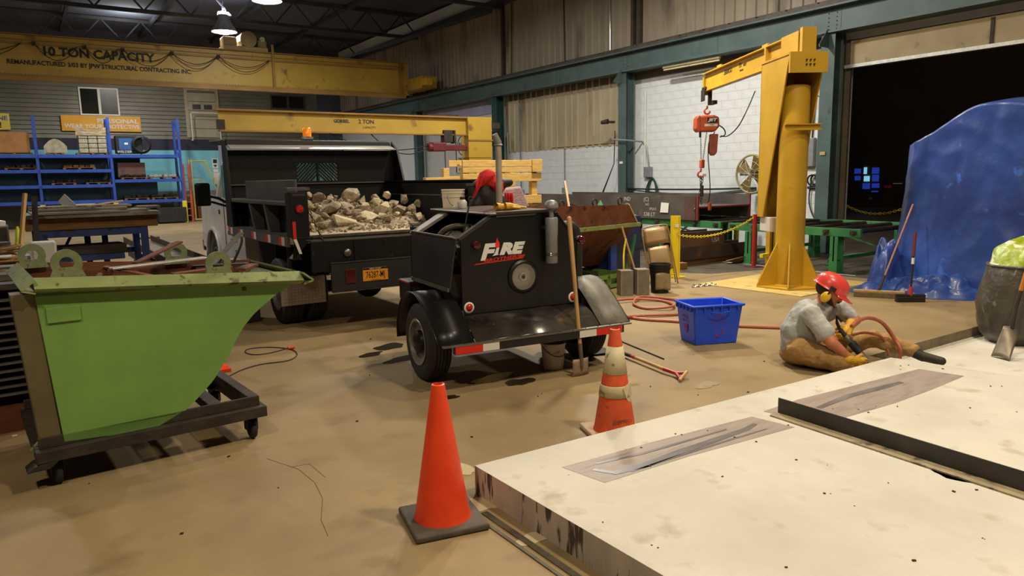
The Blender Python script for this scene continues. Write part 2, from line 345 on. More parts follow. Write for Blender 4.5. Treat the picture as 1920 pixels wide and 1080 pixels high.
# pale dust spread on the floor around the slab, wet patches by the trailer
def spill(name, cx, cy, rx, ry, rot, seed, mt, z=0.002, rough=0.35, n=40):
    r = random.Random(seed); ph = [r.uniform(0, 6.28) for _ in range(6)]; pts = []
    for i in range(n):
        a = 2*PI*i/n; k = 1 + rough*sum(math.sin(a*(j+2)+ph[j])/(j+1.3) for j in range(6))*0.5
        x = math.cos(a)*rx*k; y = math.sin(a)*ry*k; pts.append((cx + x*math.cos(rot)-y*math.sin(rot), cy + x*math.sin(rot)+y*math.cos(rot)))
    return flat(pts, None, z, name, mt, None, 0.002)
for i, (px, py, rx, ry, s) in enumerate([(730, 650, .16, .13, 1), (695, 665, .14, .07, 2), (760, 672, .22, .10, 3), (925, 709, .20, .10, 4), (975, 716, .14, .09, 9), (845, 745, .075, .045, 5)]):
    p = onz(px, py); o = spill('water_stain', p.x, p.y, rx, ry, 0.2, s, M_wet)
    tag(o, ['dark wet stain on floor behind the trailer wheel, upper one', 'dark wet stain on floor furthest from the trailer wheel', 'widest dark wet stain beside the trailer left tyre', 'dark wet stain on floor under the trailer bumper', 'dark wet stain on floor in front of the white pail', 'small oval wet stain behind the orange cone tip'][i], 'stain', 'wet stains on the floor', 'stuff')
M_flo2 = mat('floor_dust', '#b3a380', '#c3b390', 0.8, scale=3)
for i, (px, py, rx, ry, s) in enumerate([(905, 945, .10, .09, 11), (1000, 1010, .09, .05, 12), (1325, 722, .12, .07, 13), (868, 880, .06, .10, 14)]):
    p = onz(px, py); o = spill('dust_heap', p.x, p.y, rx, ry, 0.2, s, M_flo2 if i != 2 else mat('grit', '#8f7f60', '#9d8d6c', .9, scale=20), 0.003)
    tag(o, ['white dust spilt at the slab corner by the orange cone', 'white dust along the foot of the slab side', 'low heap of grit on the floor near the red handled shovel', 'thin white dust beside the slab corner'][i], 'dust', None, 'stuff')
# steel strips let into the floor beside the slab
sb = MB(); sb.bar((1.80, 3.0, 0.003), (1.83, 0.2, 0.003), 0.035, 0.006); sb.bar((1.745, 3.0, 0.003), (1.775, 0.2, 0.003), 0.02, 0.006)
sb.build('floor_strip', mat('strip', '#4c4438', '#6a604f', 0.5, 0.3, scale=8), fl)
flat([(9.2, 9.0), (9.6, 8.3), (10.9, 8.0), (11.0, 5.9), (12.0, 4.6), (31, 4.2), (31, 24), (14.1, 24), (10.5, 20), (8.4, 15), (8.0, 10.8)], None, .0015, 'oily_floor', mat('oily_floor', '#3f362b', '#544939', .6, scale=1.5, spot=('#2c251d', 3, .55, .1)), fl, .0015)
cr = MB()
for path in ([(500, 860), (560, 880), (590, 905), (605, 935), (602, 975), (615, 1005)], [(545, 876), (580, 870), (610, 895)], [(1120, 640), (1000, 640), (900, 600)]):
    cr.tube([onz(*q) for q in path], 0.0022, 4)
cr.build('floor_crack', mat('crack', '#6a5a3e', rough=0.9), fl)

# right wall: concrete block below, corrugated tan sheet above
wr = MB(); wr.box(WX+0.012, WX+0.25, 8.85, WY, 0, 8.2); wr.box(WX+0.012, WX+0.25, -6, 8.85, 4.3, 8.2); wr.box(WX+0.012, WX+0.25, -6, -1.0, 0, 8.2)
wall_r = struct(wr.build('wall_right', M_joint))
bl = MB(); bl.box(-0.005, 0.0, 0.0025, 0.3975, 0.0025, 0.1975)
blk = bl.build('block', M_block, wall_r, bev=0.002, seg=1); blk.location = (WX+0.012, 8.9, 0)
cells = []
for r_ in range(21):
    for k in range(16):
        y = 8.85 + k*0.4 + (0.2 if r_ % 2 else 0.0)
        if y + 0.4 <= 15.0 and y > 8.84: cells.append((y, r_*0.2))
for n_, (y, z) in enumerate(cells[:300]):
    if n_ == 0: blk.location = (WX+0.012, y, z); continue
    c = blk.copy(); C.objects.link(c); c.location = (WX+0.012, y, z)
mb = MB()
for (y, z) in cells[300:]: mb.box(WX+.004, WX+0.012, y+.0025, y+.3975, z+.0025, z+.1975)
for z in range(13):
    for k in range(15):
        y = 15.1 + k*0.4 + (0.2 if z % 2 else 0); mb.box(WX+.004, WX+0.012, y+.0025, y+.3975, z*.2+.0025, z*.2+.1975)
for z in range(20):
    for k in range(15):
        y = 21.3 + k*0.4 + (0.2 if z % 2 else 0); mb.box(WX+.004, WX+0.012, y+.0025, y+.3975, z*.2+.0025, z*.2+.1975)
for z in range(20):
    for k in range(22):
        y = 27.8 + k*0.4; mb.box(WX+.004, WX+0.012, y+.0025, y+.3975, z*.2+.0025, z*.2+.1975)
o = mb.build('block_field', M_block, wall_r); o['kind'] = 'stuff'
def corrug(name, y0, y1, z0, z1, mt, parent, x=WX, pitch=0.30, d=0.035):
    """one profiled sheet: ribs stand towards the room"""
    prof = [(0, 0), (0.62, 0), (0.70, 1), (0.92, 1), (1.0, 0)]; pts = []
    y = y0
    while y < y1 - 1e-6:
        for u, h in prof[:-1]:
            yy = y + u*pitch
            if yy < y1: pts.append((yy, h))
        y += pitch
    pts.append((y1, 0)); n = len(pts)
    vs = [(x - h*d, yy, z0) for yy, h in pts] + [(x - h*d, yy, z1) for yy, h in pts]
    mb = MB(); mb.add(vs, [(i, i+1, n+i+1, n+i) for i in range(n-1)]); return mb.build(name, mt, parent)
for i in range(6):   # lower sheets in the fourth bay
    corrug('metal_sheet', 15.2 + i*1.04, 15.2 + (i+1)*1.04, 2.53 + 0.01*(i % 2), 4.62, M_tan, wall_r)
y = -5.0
while y < WY - 0.5:
    corrug('metal_sheet', y, min(y+2.1, WY), 4.9, 7.72, M_tanhi, wall_r); y += 2.1
hb = MB(); hb.box(WX-0.03, WX+0.01, 8.9, 15.0, 4.24, 4.60); hb.box(WX-0.03, WX+0.01, 15.1, 21.2, 4.26, 4.62); hb.build('header_band', mat('brown_header', '#5d5346', '#6b6051', 0.7, scale=2), wall_r)
hb = MB(); hb.box(WX-0.05, WX+0.01, 21.7, 27.5, 3.95, 4.4); hb.build('header_band', mat('lavender_header', '#9a96b4', '#a5a1bd', 0.6, scale=2), wall_r)
# tan roller-door hood and bottom bar over the dark opening
dr = MB(); dr.box(WX-0.10, WX+0.02, -1.0, 8.72, 3.80, 4.26); door = struct(dr.build('door_1', M_tanpaint, bev=.01))
MB().box(WX-0.13, WX+0.02, -1.0, 8.82, 3.735, 3.80).build('bottom_bar', M_alu, door)
MB().box(WX-0.12, WX-0.1, 6.1, 6.16, 3.80, 4.24).build('guide_strip', M_grim, door)
struct(MB().box(WX-.03, WX+.02, 8.74, 8.90, 0, 4.3).build('trim_3', mat('brown_jamb', '#4a4234', '#584e3e', .7, scale=3)))
# columns
for y, z1 in ((27.6, 4.5), (21.5, 4.5), (15.05, 4.5), (8.98, 4.5), (2.6, 4.5)):
    if y == 2.6: continue
    mb = MB(); w = 0.15
    mb.box(13.72, 13.74, y-w, y+w, 0, z1); mb.box(14.0, 14.02, y-w, y+w, 0, z1); mb.box(13.74, 14.0, y-0.01, y+0.01, 0, z1)
    mb.box(13.66, 14.06, y-w-.02, y+w+.02, 0, .02)
    col = struct(mb.build('column', M_steelgreen if y != 21.5 else mat('teal_steel', '#20423f', '#2a4f4a', .5, scale=3)))
    cb = MB(); cb.prism([(0, 0), (0.30, 0), (0.30, 0.05), (0.05, 0.35), (0, 0.35)], (13.72, y-.01, z1-.36), (-1, 0, 0), (0, 0, 1), (0, .02, 0)); cb.build('column_bracket', M_steelgreen, col)
mb = MB(); mb.box(13.70, 13.712, 15.0, 15.12, 2.0, 2.06); mb.build('label_strip', M_paper, bpy.data.objects['column.002'])
mb = MB(); mb.box(13.70, 13.712, 8.93, 9.05, 2.02, 2.09); mb.build('label_strip', mat('tanlabel', '#a8946a', rough=.7), bpy.data.objects['column.003'])
# crane runway beam with rail on top
mb = MB(); mb.box(13.84, 13.88, -6, WY, 4.45, 4.93); mb.box(13.66, 14.06, -6, WY, 4.42, 4.46); mb.box(13.66, 14.06, -6, WY, 4.92, 4.955)
rb = struct(mb.build('runway_beam', M_steelgreen))
for yy in [v*3.1 + 2.6 for v in range(12)]:
    MB().box(13.836, 13.841, yy-.004, yy+.004, 4.46, 4.92).build('web_seam', M_rail, rb)
mb = MB(); mb.box(13.70, 13.98, -6, WY, 4.955, 5.03); mb.box(13.80, 13.88, -6, WY, 5.03, 5.085)
rl = mb.build('rail', M_rail, rb)
mb = MB()
for k in range(56): mb.box(13.70, 13.79, -5 + k*.75, -4.9 + k*.75, 5.03, 5.06)
mb.build('rail_clip', M_rail, rb)
mb = MB()
for yy in (15.05, 8.98):
    for j in range(6):
        for dy in (-.09, .09): mb.ball((13.832, yy+dy, 4.50+j*.08), 0.012, 6, 4)
mb.build('bolt', M_steelgreen, rb)
# upper posts, eave strut and knee braces
for y in (21.4, 15.0, 14.75):
    mb = MB(); mb.box(WX-0.16, WX-0.04, y-.05, y+.05, 4.95, 7.7); struct(mb.build('trim_1', M_rail))
mb = MB(); mb.box(WX-0.12, WX-0.02, -6, WY, 7.45, 7.72); struct(mb.build('eave_beam', M_truss))
mb = MB(); mb.box(-9, 32, -6, WY+.2, 8.3, 8.5); ceil = struct(mb.build('ceiling', M_ceil))
for k, y in enumerate((9.0, 15.2, 21.4, 27.6, 33.8)):
    mb = MB(); x0, x1 = -9, 14.0
    mb.box(x0, x1, y-.06, y+.06, 7.30, 7.42); mb.box(x0, x1, y-.06, y+.06, 8.15, 8.27)
    n = 16
    for i in range(n):
        a = x0 + (x1-x0)*i/n; b = x0 + (x1-x0)*(i+1)/n; c_ = (a+b)/2
        mb.bar((a, y, 7.38), (c_, y, 8.2), .05, .05, (0, 1, 0)); mb.bar((c_, y, 8.2), (b, y, 7.38), .05, .05, (0, 1, 0))
    struct(mb.build('roof_truss', M_truss))
mb = MB()
for x in (-4, -1, 2, 5, 8, 11): mb.box(x-.05, x+.05, -6, WY, 8.1, 8.25)
mb.bar((9.4, 30, 5.9), (13.9, 21.8, 7.3), .10, .10)
struct(mb.build('roof_purlin', M_truss))
# back wall
mb = MB(); mb.box(-9, 32, WY, WY+.25, 0, 8.3); wb = struct(mb.build('wall_back', M_ceil))
sd = MB(); z = 3.72
while z < 6.9:
    sd.add([(-9, WY-.055, z), (12.9, WY-.055, z), (12.9, WY-.005, z+.18), (-9, WY-.005, z+.18)], [(0, 1, 2, 3)]); sd.add([(-9, WY-.055, z), (12.9, WY-.055, z), (12.9, WY, z), (-9, WY, z)], [(3, 2, 1, 0)]); z += .18
o = sd.build('siding_board', M_siding, wb); o['kind'] = 'stuff'
MB().box(-9, 7.95, WY-.04, WY, 3.22, 3.72).build('painted_band', M_navy, wb)
MB().box(-9, 7.95, WY-.035, WY, 1.35, 3.22).build('painted_panel', M_teal, wb)
MB().box(-9, 7.95, WY-.04, WY, 0, 1.35).build('painted_base', M_teald, wb)
MB().box(7.95, 14.1, WY-.035, WY, 0, 3.72).build('painted_panel', mat('pale_lavender', '#8f93a8', '#9da0b4', .6, scale=1.5), wb)
# windows and door in the back wall
def winframe(name, x0, x1, z0, z1, mf, panes, y=WY-.06, mull=True):
    w = struct(MB().box(x0-.06, x1+.06, y-.03, y+.03, z1, z1+.06).box(x0-.06, x1+.06, y-.03, y+.03, z0-.06, z0).box(x0-.06, x0, y-.03, y+.03, z0, z1).box(x1, x1+.06, y-.03, y+.03, z0, z1).build(name, mf))
    xm = (x0+x1)/2
    if mull: MB().box(xm-.05, xm+.05, y-.035, y+.03, z0, z1).build('mullion', mf, w)
    MB().box(x0, xm, y-.005, y+.005, z0, z1).build('pane', panes[0], w); MB().box(xm, x1, y-.005, y+.005, z0, z1).build('pane', panes[1], w); return w
winframe('window_1', 2.47, 3.87, 4.76, 5.82, M_paper, (M_glass, M_glassg))
winframe('window_2', 10.62, 12.2, 5.3, 5.86, M_truss, (M_glass, M_glass))
d = struct(MB().box(6.62, 6.76, WY-.09, WY, 3.80, 5.95).box(7.98, 8.12, WY-.09, WY, 3.80, 5.95).box(6.62, 8.12, WY-.09, WY, 5.95, 6.06).build('door_2', M_door))
for k in range(5): MB().box(6.76, 7.98, WY-.07, WY-.02, 3.82+k*.41, 4.215+k*.41).build('panel', M_door, d, bev=.012)
for x in (6.95, 7.45): MB().box(x, x+.36, WY-.078, WY-.06, 5.1, 5.32).build('pane', M_glassg, d)
g = MB(); g.tube([(6.80, WY-.35, 3.65), (6.80, WY-.35, 4.85), (6.86, WY-.35, 4.92), (8.0, WY-.35, 4.92), (8.05, WY-.35, 4.85), (8.05, WY-.35, 3.65)], .025, 6); g.bar((6.80, WY-.35, 3.68), (6.8, WY-.02, 3.68), .04, .04); g.bar((8.05, WY-.35, 3.68), (8.05, WY-.02, 3.68), .04, .04)
tag(g.build('guard_rail', M_paper), 'white tube guard rail across the high door', 'rail')
# dark neighbouring bay behind the opening, with lit panes far off
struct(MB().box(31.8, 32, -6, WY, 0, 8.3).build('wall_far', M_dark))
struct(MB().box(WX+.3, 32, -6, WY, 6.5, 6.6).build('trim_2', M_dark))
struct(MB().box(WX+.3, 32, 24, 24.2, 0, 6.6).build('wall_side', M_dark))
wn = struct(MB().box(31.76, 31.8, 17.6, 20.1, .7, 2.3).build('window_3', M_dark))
for i, (px, py, w_, h_, mm) in enumerate([(1608, 321, .30, .22, M_bwin), (1622.5, 320, .14, .30, M_bwin2), (1641.5, 320, .32, .28, M_bwin), (1608, 334, .26, .2, M_bwin), (1625, 335, .26, .24, M_bwin2), (1641.5, 334, .3, .3, M_bwin), (1624, 349, .34, .26, M_bwin), (1641.5, 348, .34, .2, M_bwin), (1640, 359, .3, .06, M_bwin), (1632, 372, .16, .1, mat('dim_pane', '#141c38', emit=.5)), (1665, 350, .3, .14, mat('red_glow', '#3a0a08', emit=.6)), (1683, 344, .4, .04, mat('pale_glow', '#4a4a40', emit=.6))]):
    p = onx(px, py, 31.7); MB().box(31.69, 31.72, p.y-w_/2, p.y+w_/2, p.z-h_/2, p.z+h_/2).build('pane', mm, wn)
struct(MB().box(-9.2, -9, -6, WY, 0, 8.3).build('wall_left', M_ceil)); struct(MB().box(-9, 32, -6.2, -6, 0, 8.3).build('wall_front', M_ceil))
# lamps
for i, (x, y, z, w, c) in enumerate(LAMPS):
    if i not in (0, 1, 2, 7, 8): continue
    r = root('high_bay_lamp', (x, y, z), 0, ['round high-bay lamp lit above the yellow bridge crane', 'round high-bay lamp at the top edge of the picture', 'high-bay lamp over the dump truck', 0, 0, 0, 0, 'high-bay lamp over the rack aisle by the back wall', 'high-bay lamp over the left aisle'][i], 'lamp', 'high-bay lamps')
    r.scale = (1.5, 1.5, 1.5)
    MB().lathe([(.06, .42), (.12, .40), (.14, .25), (.22, .08), (.28, -.02), (.285, -.05)], n=28).build('shade', M_galv, r, smooth=True)
    MB().lathe([(0, -.10), (.12, -.085), (.24, -.05), (.27, -.045)], n=28).build('lens', M_lamp, r, smooth=True)
    MB().cyl((0, 0, .4), (0, 0, .85), .02, n=8).build('rod', M_truss, r)
# ---------------------------------------------------------------- concrete slab, angle iron
ZS = 0.16
slab = root('concrete_slab', (1.88, 3.22, 0), 0, 'large pale concrete slab lying on the floor in front, with two grey patches', 'slab')
def L_(p): return (p[0]-1.88, p[1]-3.22)
rs = random.Random(5)
hole = [(3.795, 1.80), (3.765, 1.775), (3.745, 1.745), (3.735, 1.71), (3.715, 1.67), (3.725, 1.63), (3.735, 1.60), (3.76, 1.555), (3.80, 1.52)]
outer = [(1.883, 3.224), (1.915, 1.85), (1.95, -0.3), (6.6, -0.3), (6.03, 2.227), (5.84, 3.122)]
top = flat([L_(p) for p in outer], [L_(p) for p in hole], ZS, 'slab_top', M_dust, slab)
n = len(outer); mb = MB()
for i in range(n):
    a, b = L_(outer[i]), L_(outer[(i+1) % n]); mb.add([(*a, 0), (*b, 0), (*b, ZS), (*a, ZS)], [(0, 1, 2, 3)])
mb.build('slab_side', M_slabside, slab)
mb = MB(); h = [L_(p) for p in hole]; k = len(h)
for i in range(k): mb.add([(*h[i], ZS-.12), (*h[(i+1) % k], ZS-.12), (*h[(i+1) % k], ZS), (*h[i], ZS)], [(0, 1, 2, 3)])
mb.add([(*p, ZS-.12) for p in h], [tuple(range(k))]); mb.build('hole_wall', mat('hole_brown', '#2e1a0c', '#43291a', 0.9, scale=10), slab)
def patch(pts, name, z=ZS+.0015): return flat([L_(p) for p in pts], None, z, name, M_patch, slab, .0015)
patch([(2.247, 2.925), (2.30, 2.64), (2.9, 2.63), (3.76, 2.57), (3.715, 2.85), (3.0, 2.90)], 'patch')
patch([(3.86, 2.87), (4.26, 2.89), (5.0, 2.84), (5.66, 2.80), (5.72, 2.50), (5.2, 2.47), (4.7, 2.46), (4.0, 2.5), (3.9, 2.53)], 'patch')
M_sm = mat('patch_streak', '#5f5a5b', '#787272', 0.3, scale=4, stretch=(1, 8, 1))
def streak(pts, w, name='trowel_streak'):
    P = [Vector((*L_(p), ZS+.0032)) for p in pts]; mb = MB(); vs = []
    for i, p in enumerate(P):
        t = (P[min(i+1, len(P)-1)] - P[max(i-1, 0)]).normalized(); q = Vector((-t.y, t.x, 0)) * w * (0.4 + 0.6*math.sin(PI*(i+.5)/len(P))); vs += [p+q, p-q]
    mb.add(vs, [(2*i, 2*i+1, 2*i+3, 2*i+2) for i in range(len(P)-1)]); mb.build(name, M_sm, slab)
streak([(2.36, 2.80), (2.42, 2.70), (2.6, 2.68), (2.9, 2.70), (3.2, 2.71), (3.5, 2.72), (3.62, 2.75)], .028)
streak([(2.42, 2.85), (2.7, 2.81), (3.0, 2.80), (3.4, 2.79)], .012)
streak([(2.5, 2.66), (2.8, 2.665), (3.3, 2.66), (3.6, 2.65)], .010)
streak([(4.2, 2.70), (4.6, 2.73), (5.0, 2.70), (5.2, 2.69)], .03)
mb = MB()
for i in range(70):
    x = rs.uniform(2.0, 5.8); y = rs.uniform(0.9, 3.0); p = L_((x, y)); s = rs.uniform(.003, .009)
    mb.obox((p[0], p[1], ZS+s*.3), (s*1.6, s, s*.7), rotm(0, 0, rs.uniform(0, 3)))
o = mb.build('grit', M_grim, slab); o['kind'] = 'stuff'
mb = MB()
for i in range(60):
    x = rs.uniform(-0.5, 5.5); y = rs.uniform(2, 9)
    if 1.7 < x and y < 3.35: continue
    s = rs.uniform(.005, .012); mb.obox((x, y, s*.35), (s*1.6, s, s*.7), rotm(0, 0, rs.uniform(0, 3)))
tag(mb.build('floor_grit', M_grim), 'small chips of grit scattered over the open floor', 'grit', None, 'stuff')
ai = root('angle_iron', (3.90, 2.79, ZS+.001), 0, 'dark steel angle iron standing up from the slab, running to the right edge', 'angle iron')
ex, ey = -0.05, -1.0
def A(t, off, z): return (ex*t + off*1.0, ey*t, z)
mb = MB(); mb.hexa([A(0, -.004, 0), A(3, -.004, 0), A(3, .004, 0), A(0, .004, 0), A(0, -.004, .105), A(3, -.004, .105), A(3, .004, .105), A(0, .004, .105)])
mb.build('upright_leg', mat('dark_angle', '#322f2b', '#423e39', 0.5, 0.3, scale=4, spot=('#8f877a', 26, 0.72, 0.03)), ai)
mb = MB(); mb.hexa([A(-.0, -.085, 0), A(3, -.085, 0), A(3, -.004, 0), A(0, -.004, 0), A(0, -.085, .008), A(3, -.085, .008), A(3, -.004, .008), A(0, -.004, .008)])
mb.build('flat_leg', mat('dusty_angle', '#8b7c60', '#a39474', 0.7, scale=6, spot=('#5c4f3c', 9, .55, .08)), ai)

# ---------------------------------------------------------------- traffic cones
def cone(loc, deg, label, mo, bands=False):
    r = root('traffic_cone', loc, deg, label, 'traffic cone')
    b = MB(); b.box(-.185, .185, -.185, .185, 0, .035); b.build('base', M_base if not bands else mat('dusty_cone_base', '#b08a68', '#cbb49a', .8, scale=5), r, bev=.012, seg=3)
    MB().lathe([(.145, .03), (.138, .05), (.135, .06), (.032, .71), (.024, .712), (.024, .70), (.12, .05)], n=40).build('cone_body', mo, r, smooth=True)
    if bands:
        def R(z): return .135 - (z-.06)*(.103/.65) + .0022
        MB().lathe([(R(.42), .42), (R(.60), .60)], n=40).build('white_sleeve', M_cream, r, smooth=True, solid=.002)
        MB().lathe([(R(.27)+.002, .27), (R(.34)+.003, .34), (R(.345), .345)], n=40).build('torn_sleeve', M_cream, r, smooth=True, solid=.002)
        t = MB(); z = .28; rr = R(z)+.006
        t.add([(rr*math.cos(a), rr*math.sin(a)*1.0, zz) for a, zz in ((-1.45, .34), (-.7, .37), (-.5, .28), (-.8, .21), (-1.2, .27))], [(0, 1, 2, 3, 4)])
        t.build('torn_flap', M_cream, r, solid=.002)
        text('hand_lettering', 'thermo', .045, r, (0.0, -R(.14)-.004, .13), (math.radians(81), 0, 0), mat('pencil', '#7c4a30', rough=.8), .0005)
    return r
cone((1.585, 3.045, 0), 12, 'clean bright orange traffic cone on a dark rubber base beside the slab corner', M_or)
cone((3.11, 3.47, 0), 20, 'faded orange traffic cone with dirty torn white sleeves behind the slab', M_ord, True)
o = MB(); o.lathe([(.17, 0), (.17, .02), (.12, .03), (.03, .62), (.0, .62)], n=20)
p = onz(36, 450); o = o.build('safety_cone', mat('lime_cone', '#b9c41c', '#c9d22a', .5, scale=5)); o.location = (-.22, 24.0, 0); tag(o, 'small lime yellow safety cone far off at the left edge', 'cone')
o = MB(); o.box(-.16, .16, -.16, .16, 0, .03); o.lathe([(.12, .03), (.03, .55)], n=20); o = o.build('orange_marker', M_or); o.location = (1.25, 6.9, 0); tag(o, 'orange cone standing behind the green hopper, mostly hidden', 'cone')

# ---------------------------------------------------------------- blue recycling bin
bn = root('recycling_bin', (5.69, 4.93, 0), 0, 'bright blue plastic recycling bin with red print on the floor', 'bin')
bn.rotation_euler = (0, 0, math.radians(-21.8))
def binring(w, d, z): return [(-w, -d, z), (w, -d, z), (w, d, z), (-w, d, z)]
mb = MB(); R_ = [binring(.225, .165, 0), binring(.265, .20, .385), binring(.285, .22, .385), binring(.285, .22, .41), binring(.258, .193, .41), binring(.218, .158, .012)]
for rr in R_: mb.v += rr
for k in range(5): mb.f += [(k*4+i, k*4+(i+1) % 4, (k+1)*4+(i+1) % 4, (k+1)*4+i) for i in range(4)]
mb.f += [(3, 2, 1, 0), (20, 21, 22, 23)]; mb.mi = [0]*len(mb.f); mb.build('tub', M_bluebin, bn, bev=.012, smooth=True)
for k in range(6): MB().box(-.25+k*.09, -.24+k*.09, -.225, -.20, .345, .39).build('rim_gusset', M_bluebin, bn)
for k in range(5): MB().box(-.29, -.26, -.17+k*.08, -.16+k*.08, .345, .39).build('rim_gusset', M_bluebin, bn)
mb = MB(); mb.tube([(-.11, -.235, .37), (-.10, -.245, .345), (0, -.25, .33), (.10, -.245, .345), (.11, -.235, .37)], .006, 6); mb.build('handle', M_bluebin, bn, smooth=True)
M_pr = mat('faded_red_print', '#7c2c86', rough=.6)
def tiltx(y, z): return -(.165 + (z/.385)*.035) - .0015
for s, z, sz in (('CITY', .29, .055), ('RECYCLES', .235, .036)): text('print', s, sz, bn, (.02, tiltx(0, z), z), (math.radians(95), 0, 0), M_pr, .0004)
mb = MB()
for k in range(3):
    a = k*2*PI/3; c = Vector((.02, tiltx(0, .13), .13)); q = c + Vector((math.cos(a)*.042, 0, math.sin(a)*.042)); d = Vector((-math.sin(a), 0, math.cos(a)))
    mb.prism([(-.03, -.008), (.012, -.008), (.012, -.02), (.036, 0), (.012, .02), (.012, .008), (-.03, .008)], q, d, Vector((math.cos(a), 0, math.sin(a))), (0, -.001, 0))
mb.build('arrow_print', M_pr, bn)
for s, z, sz in (('PLEASE', .27, .045), ('RECYCLE', .225, .038)):
    text('print', s, sz, bn, (-(.225+(z/.385)*.04)-.0015, 0, z), (math.radians(95), 0, math.radians(-90)), M_pr, .0004)
mb = MB(); mb.prism([(-.04, .06), (.04, .06), (.03, 0), (0, -.03), (-.03, 0)], (-.245, 0, .13), (0, 1, 0), (-.104, 0, 1), (-.001, 0, 0)); mb.build('arrow_print', M_pr, bn)

# ---------------------------------------------------------------- air hose
def G(px, py, z=.018): return onz(px, py, z)
hp = [(1098, 583), (1130, 571), (1178, 564), (1235, 563), (1262, 572), (1255, 579), (1210, 578), (1188, 570), (1200, 560), (1235, 558), (1275, 565), (1298, 578), (1280, 588), (1200, 594), (1155, 600), (1130, 607)]
mb = MB(); mb.tube(spline([G(*q) + Vector((0, 0, .012*(i % 3))) for i, q in enumerate(hp)], 6), .017, 8); hs = mb.build('air_hose', M_hose, smooth=True)
tag(hs, 'terracotta air hose looped on the floor behind the trailer fender', 'hose')
mb = MB(); mb.tube(spline([G(*q) for q in [(1125, 580), (1150, 588), (1200, 598), (1260, 602), (1330, 608), (1400, 612), (1480, 615), (1520, 618), (1580, 622)]], 6), .017, 8)
tag(mb.build('air_hose', M_hose, smooth=True), 'long terracotta air hose running behind the blue bin to the seated man', 'hose')
hd = []
for px, py, D in [(1597, 612, 6.0), (1608, 602, 6.1), (1630, 596, 6.35), (1655, 606, 6.5), (1675, 632, 6.55), (1688, 655, 6.5)]: hd.append(deep(px, py, D))
hd.append(Vector((hd[-1].x, hd[-1].y, .02)))
mb = MB(); mb.tube(spline(hd, 6), .017, 8); tag(mb.build('air_hose', M_hose, smooth=True), 'terracotta air hose arching up behind the seated man', 'hose')
hd = [deep(1598, 628, 6.3), deep(1625, 624, 6.5), deep(1655, 634, 6.6), deep(1668, 650, 6.6)]; hd[-1].z = .02
mb = MB(); mb.tube(spline(hd, 6), .012, 8); tag(mb.build('tool_hose', M_hose, smooth=True), 'thin red tool whip hose beside the seated man knee', 'hose')

# ---------------------------------------------------------------- green self-dumping hopper on casters
hp_ = root('dump_hopper', (0, 4.72, 0), -4, 'light green self-dumping hopper full of rusty offcuts on a dark caster frame', 'hopper')
W_ = 1.0
prof = [(-.002, 1.11), (.056, .255), (.30, .235), (.557, .235), (.716, .30), (.80, .37), (.889, .455), (.955, .54), (1.001, .61), (1.06, .71), (1.105, .775), (1.171, .845), (1.25, .905), (1.339, .965), (1.43, 1.01), (1.50, 1.05)]
pp = [(x, z) for x, z in prof] + [(1.47, 1.075), (.0, 1.13)]
mb = MB(); mb.prism(pp, (0, 0, 0), (1, 0, 0), (0, 0, 1), (0, .006, 0)); mb.build('side_plate', M_greenh, hp_)
mb = MB(); mb.prism(pp, (0, W_, 0), (1, 0, 0), (0, 0, 1), (0, .006, 0)); mb.build('side_plate', M_rust, hp_)
mb = MB(); n = len(prof); mb.add([(x, 0.012, z + .004) for x, z in prof] + [(x, W_, z) for x, z in prof], [(i, i+1, n+i+1, n+i) for i in range(n-1)])
mb.build('curved_bottom', [mat('olive_back', '#6d6a3c', '#7f7a48', .6, scale=3, spot=('#4b4528', 6, .6, .06))], hp_, solid=.006)
mb = MB(); mb.add([(.04, .02, .94), (1.34, .02, .94), (1.34, W_-.02, .94), (.04, W_-.02, .94)], [(0, 1, 2, 3)]); mb.build('scrap_bed', M_rust, hp_)
# rim: sloping flange on all four sides
def rimseg(a, b, outv, nm='rim'):
    a = Vector(a); b = Vector(b); o = Vector(outv); mb = MB(); h = Vector((0, 0, 1))
    q = [a, b, b + o*.07 - h*.055, a + o*.07 - h*.055]; t = Vector((0, 0, -.012)) - o*.004
    mb.hexa([q[0]+t, q[1]+t, q[2]+t, q[3]+t, q[0], q[1], q[2], q[3]])
    mb.hexa([q[3]+t, q[2]+t, b + o*.002 - h*.085, a + o*.002 - h*.085, q[3], q[2], b + o*.002 - h*.078, a + o*.002 - h*.078]); return mb.build(nm, M_greenw, hp_)
zl, zr = 1.205, 1.10
rimseg((-.005, 0, zl), (1.50, 0, zr), (0, -1, 0)); rimseg((-.005, W_+.006, zl), (1.50, W_+.006, zr), (0, 1, 0))
rimseg((-.0, -.07, zl), (-.0, W_+.07, zl), (-1, 0, 0)); rimseg((1.50, -.07, zr), (1.50, W_+.07, zr), (1, 0, 0))
mb = MB(); mb.hexa([(-.002, 0, 1.1), (1.5, 0, 1.04), (1.5, .006, 1.04), (-.002, .006, 1.1), (-.004, 0, zl), (1.5, 0, zr), (1.5, .006, zr), (-.004, .006, zl)]); mb.build('side_plate', M_greenh, hp_)
mb = MB(); mb.hexa([(-.002, W_, 1.1), (1.5, W_, 1.04), (1.5, W_+.006, 1.04), (-.002, W_+.006, 1.1), (-.004, W_, zl), (1.5, W_, zr), (1.5, W_+.006, zr), (-.004, W_+.006, zl)]); mb.build('side_plate', M_rust, hp_)
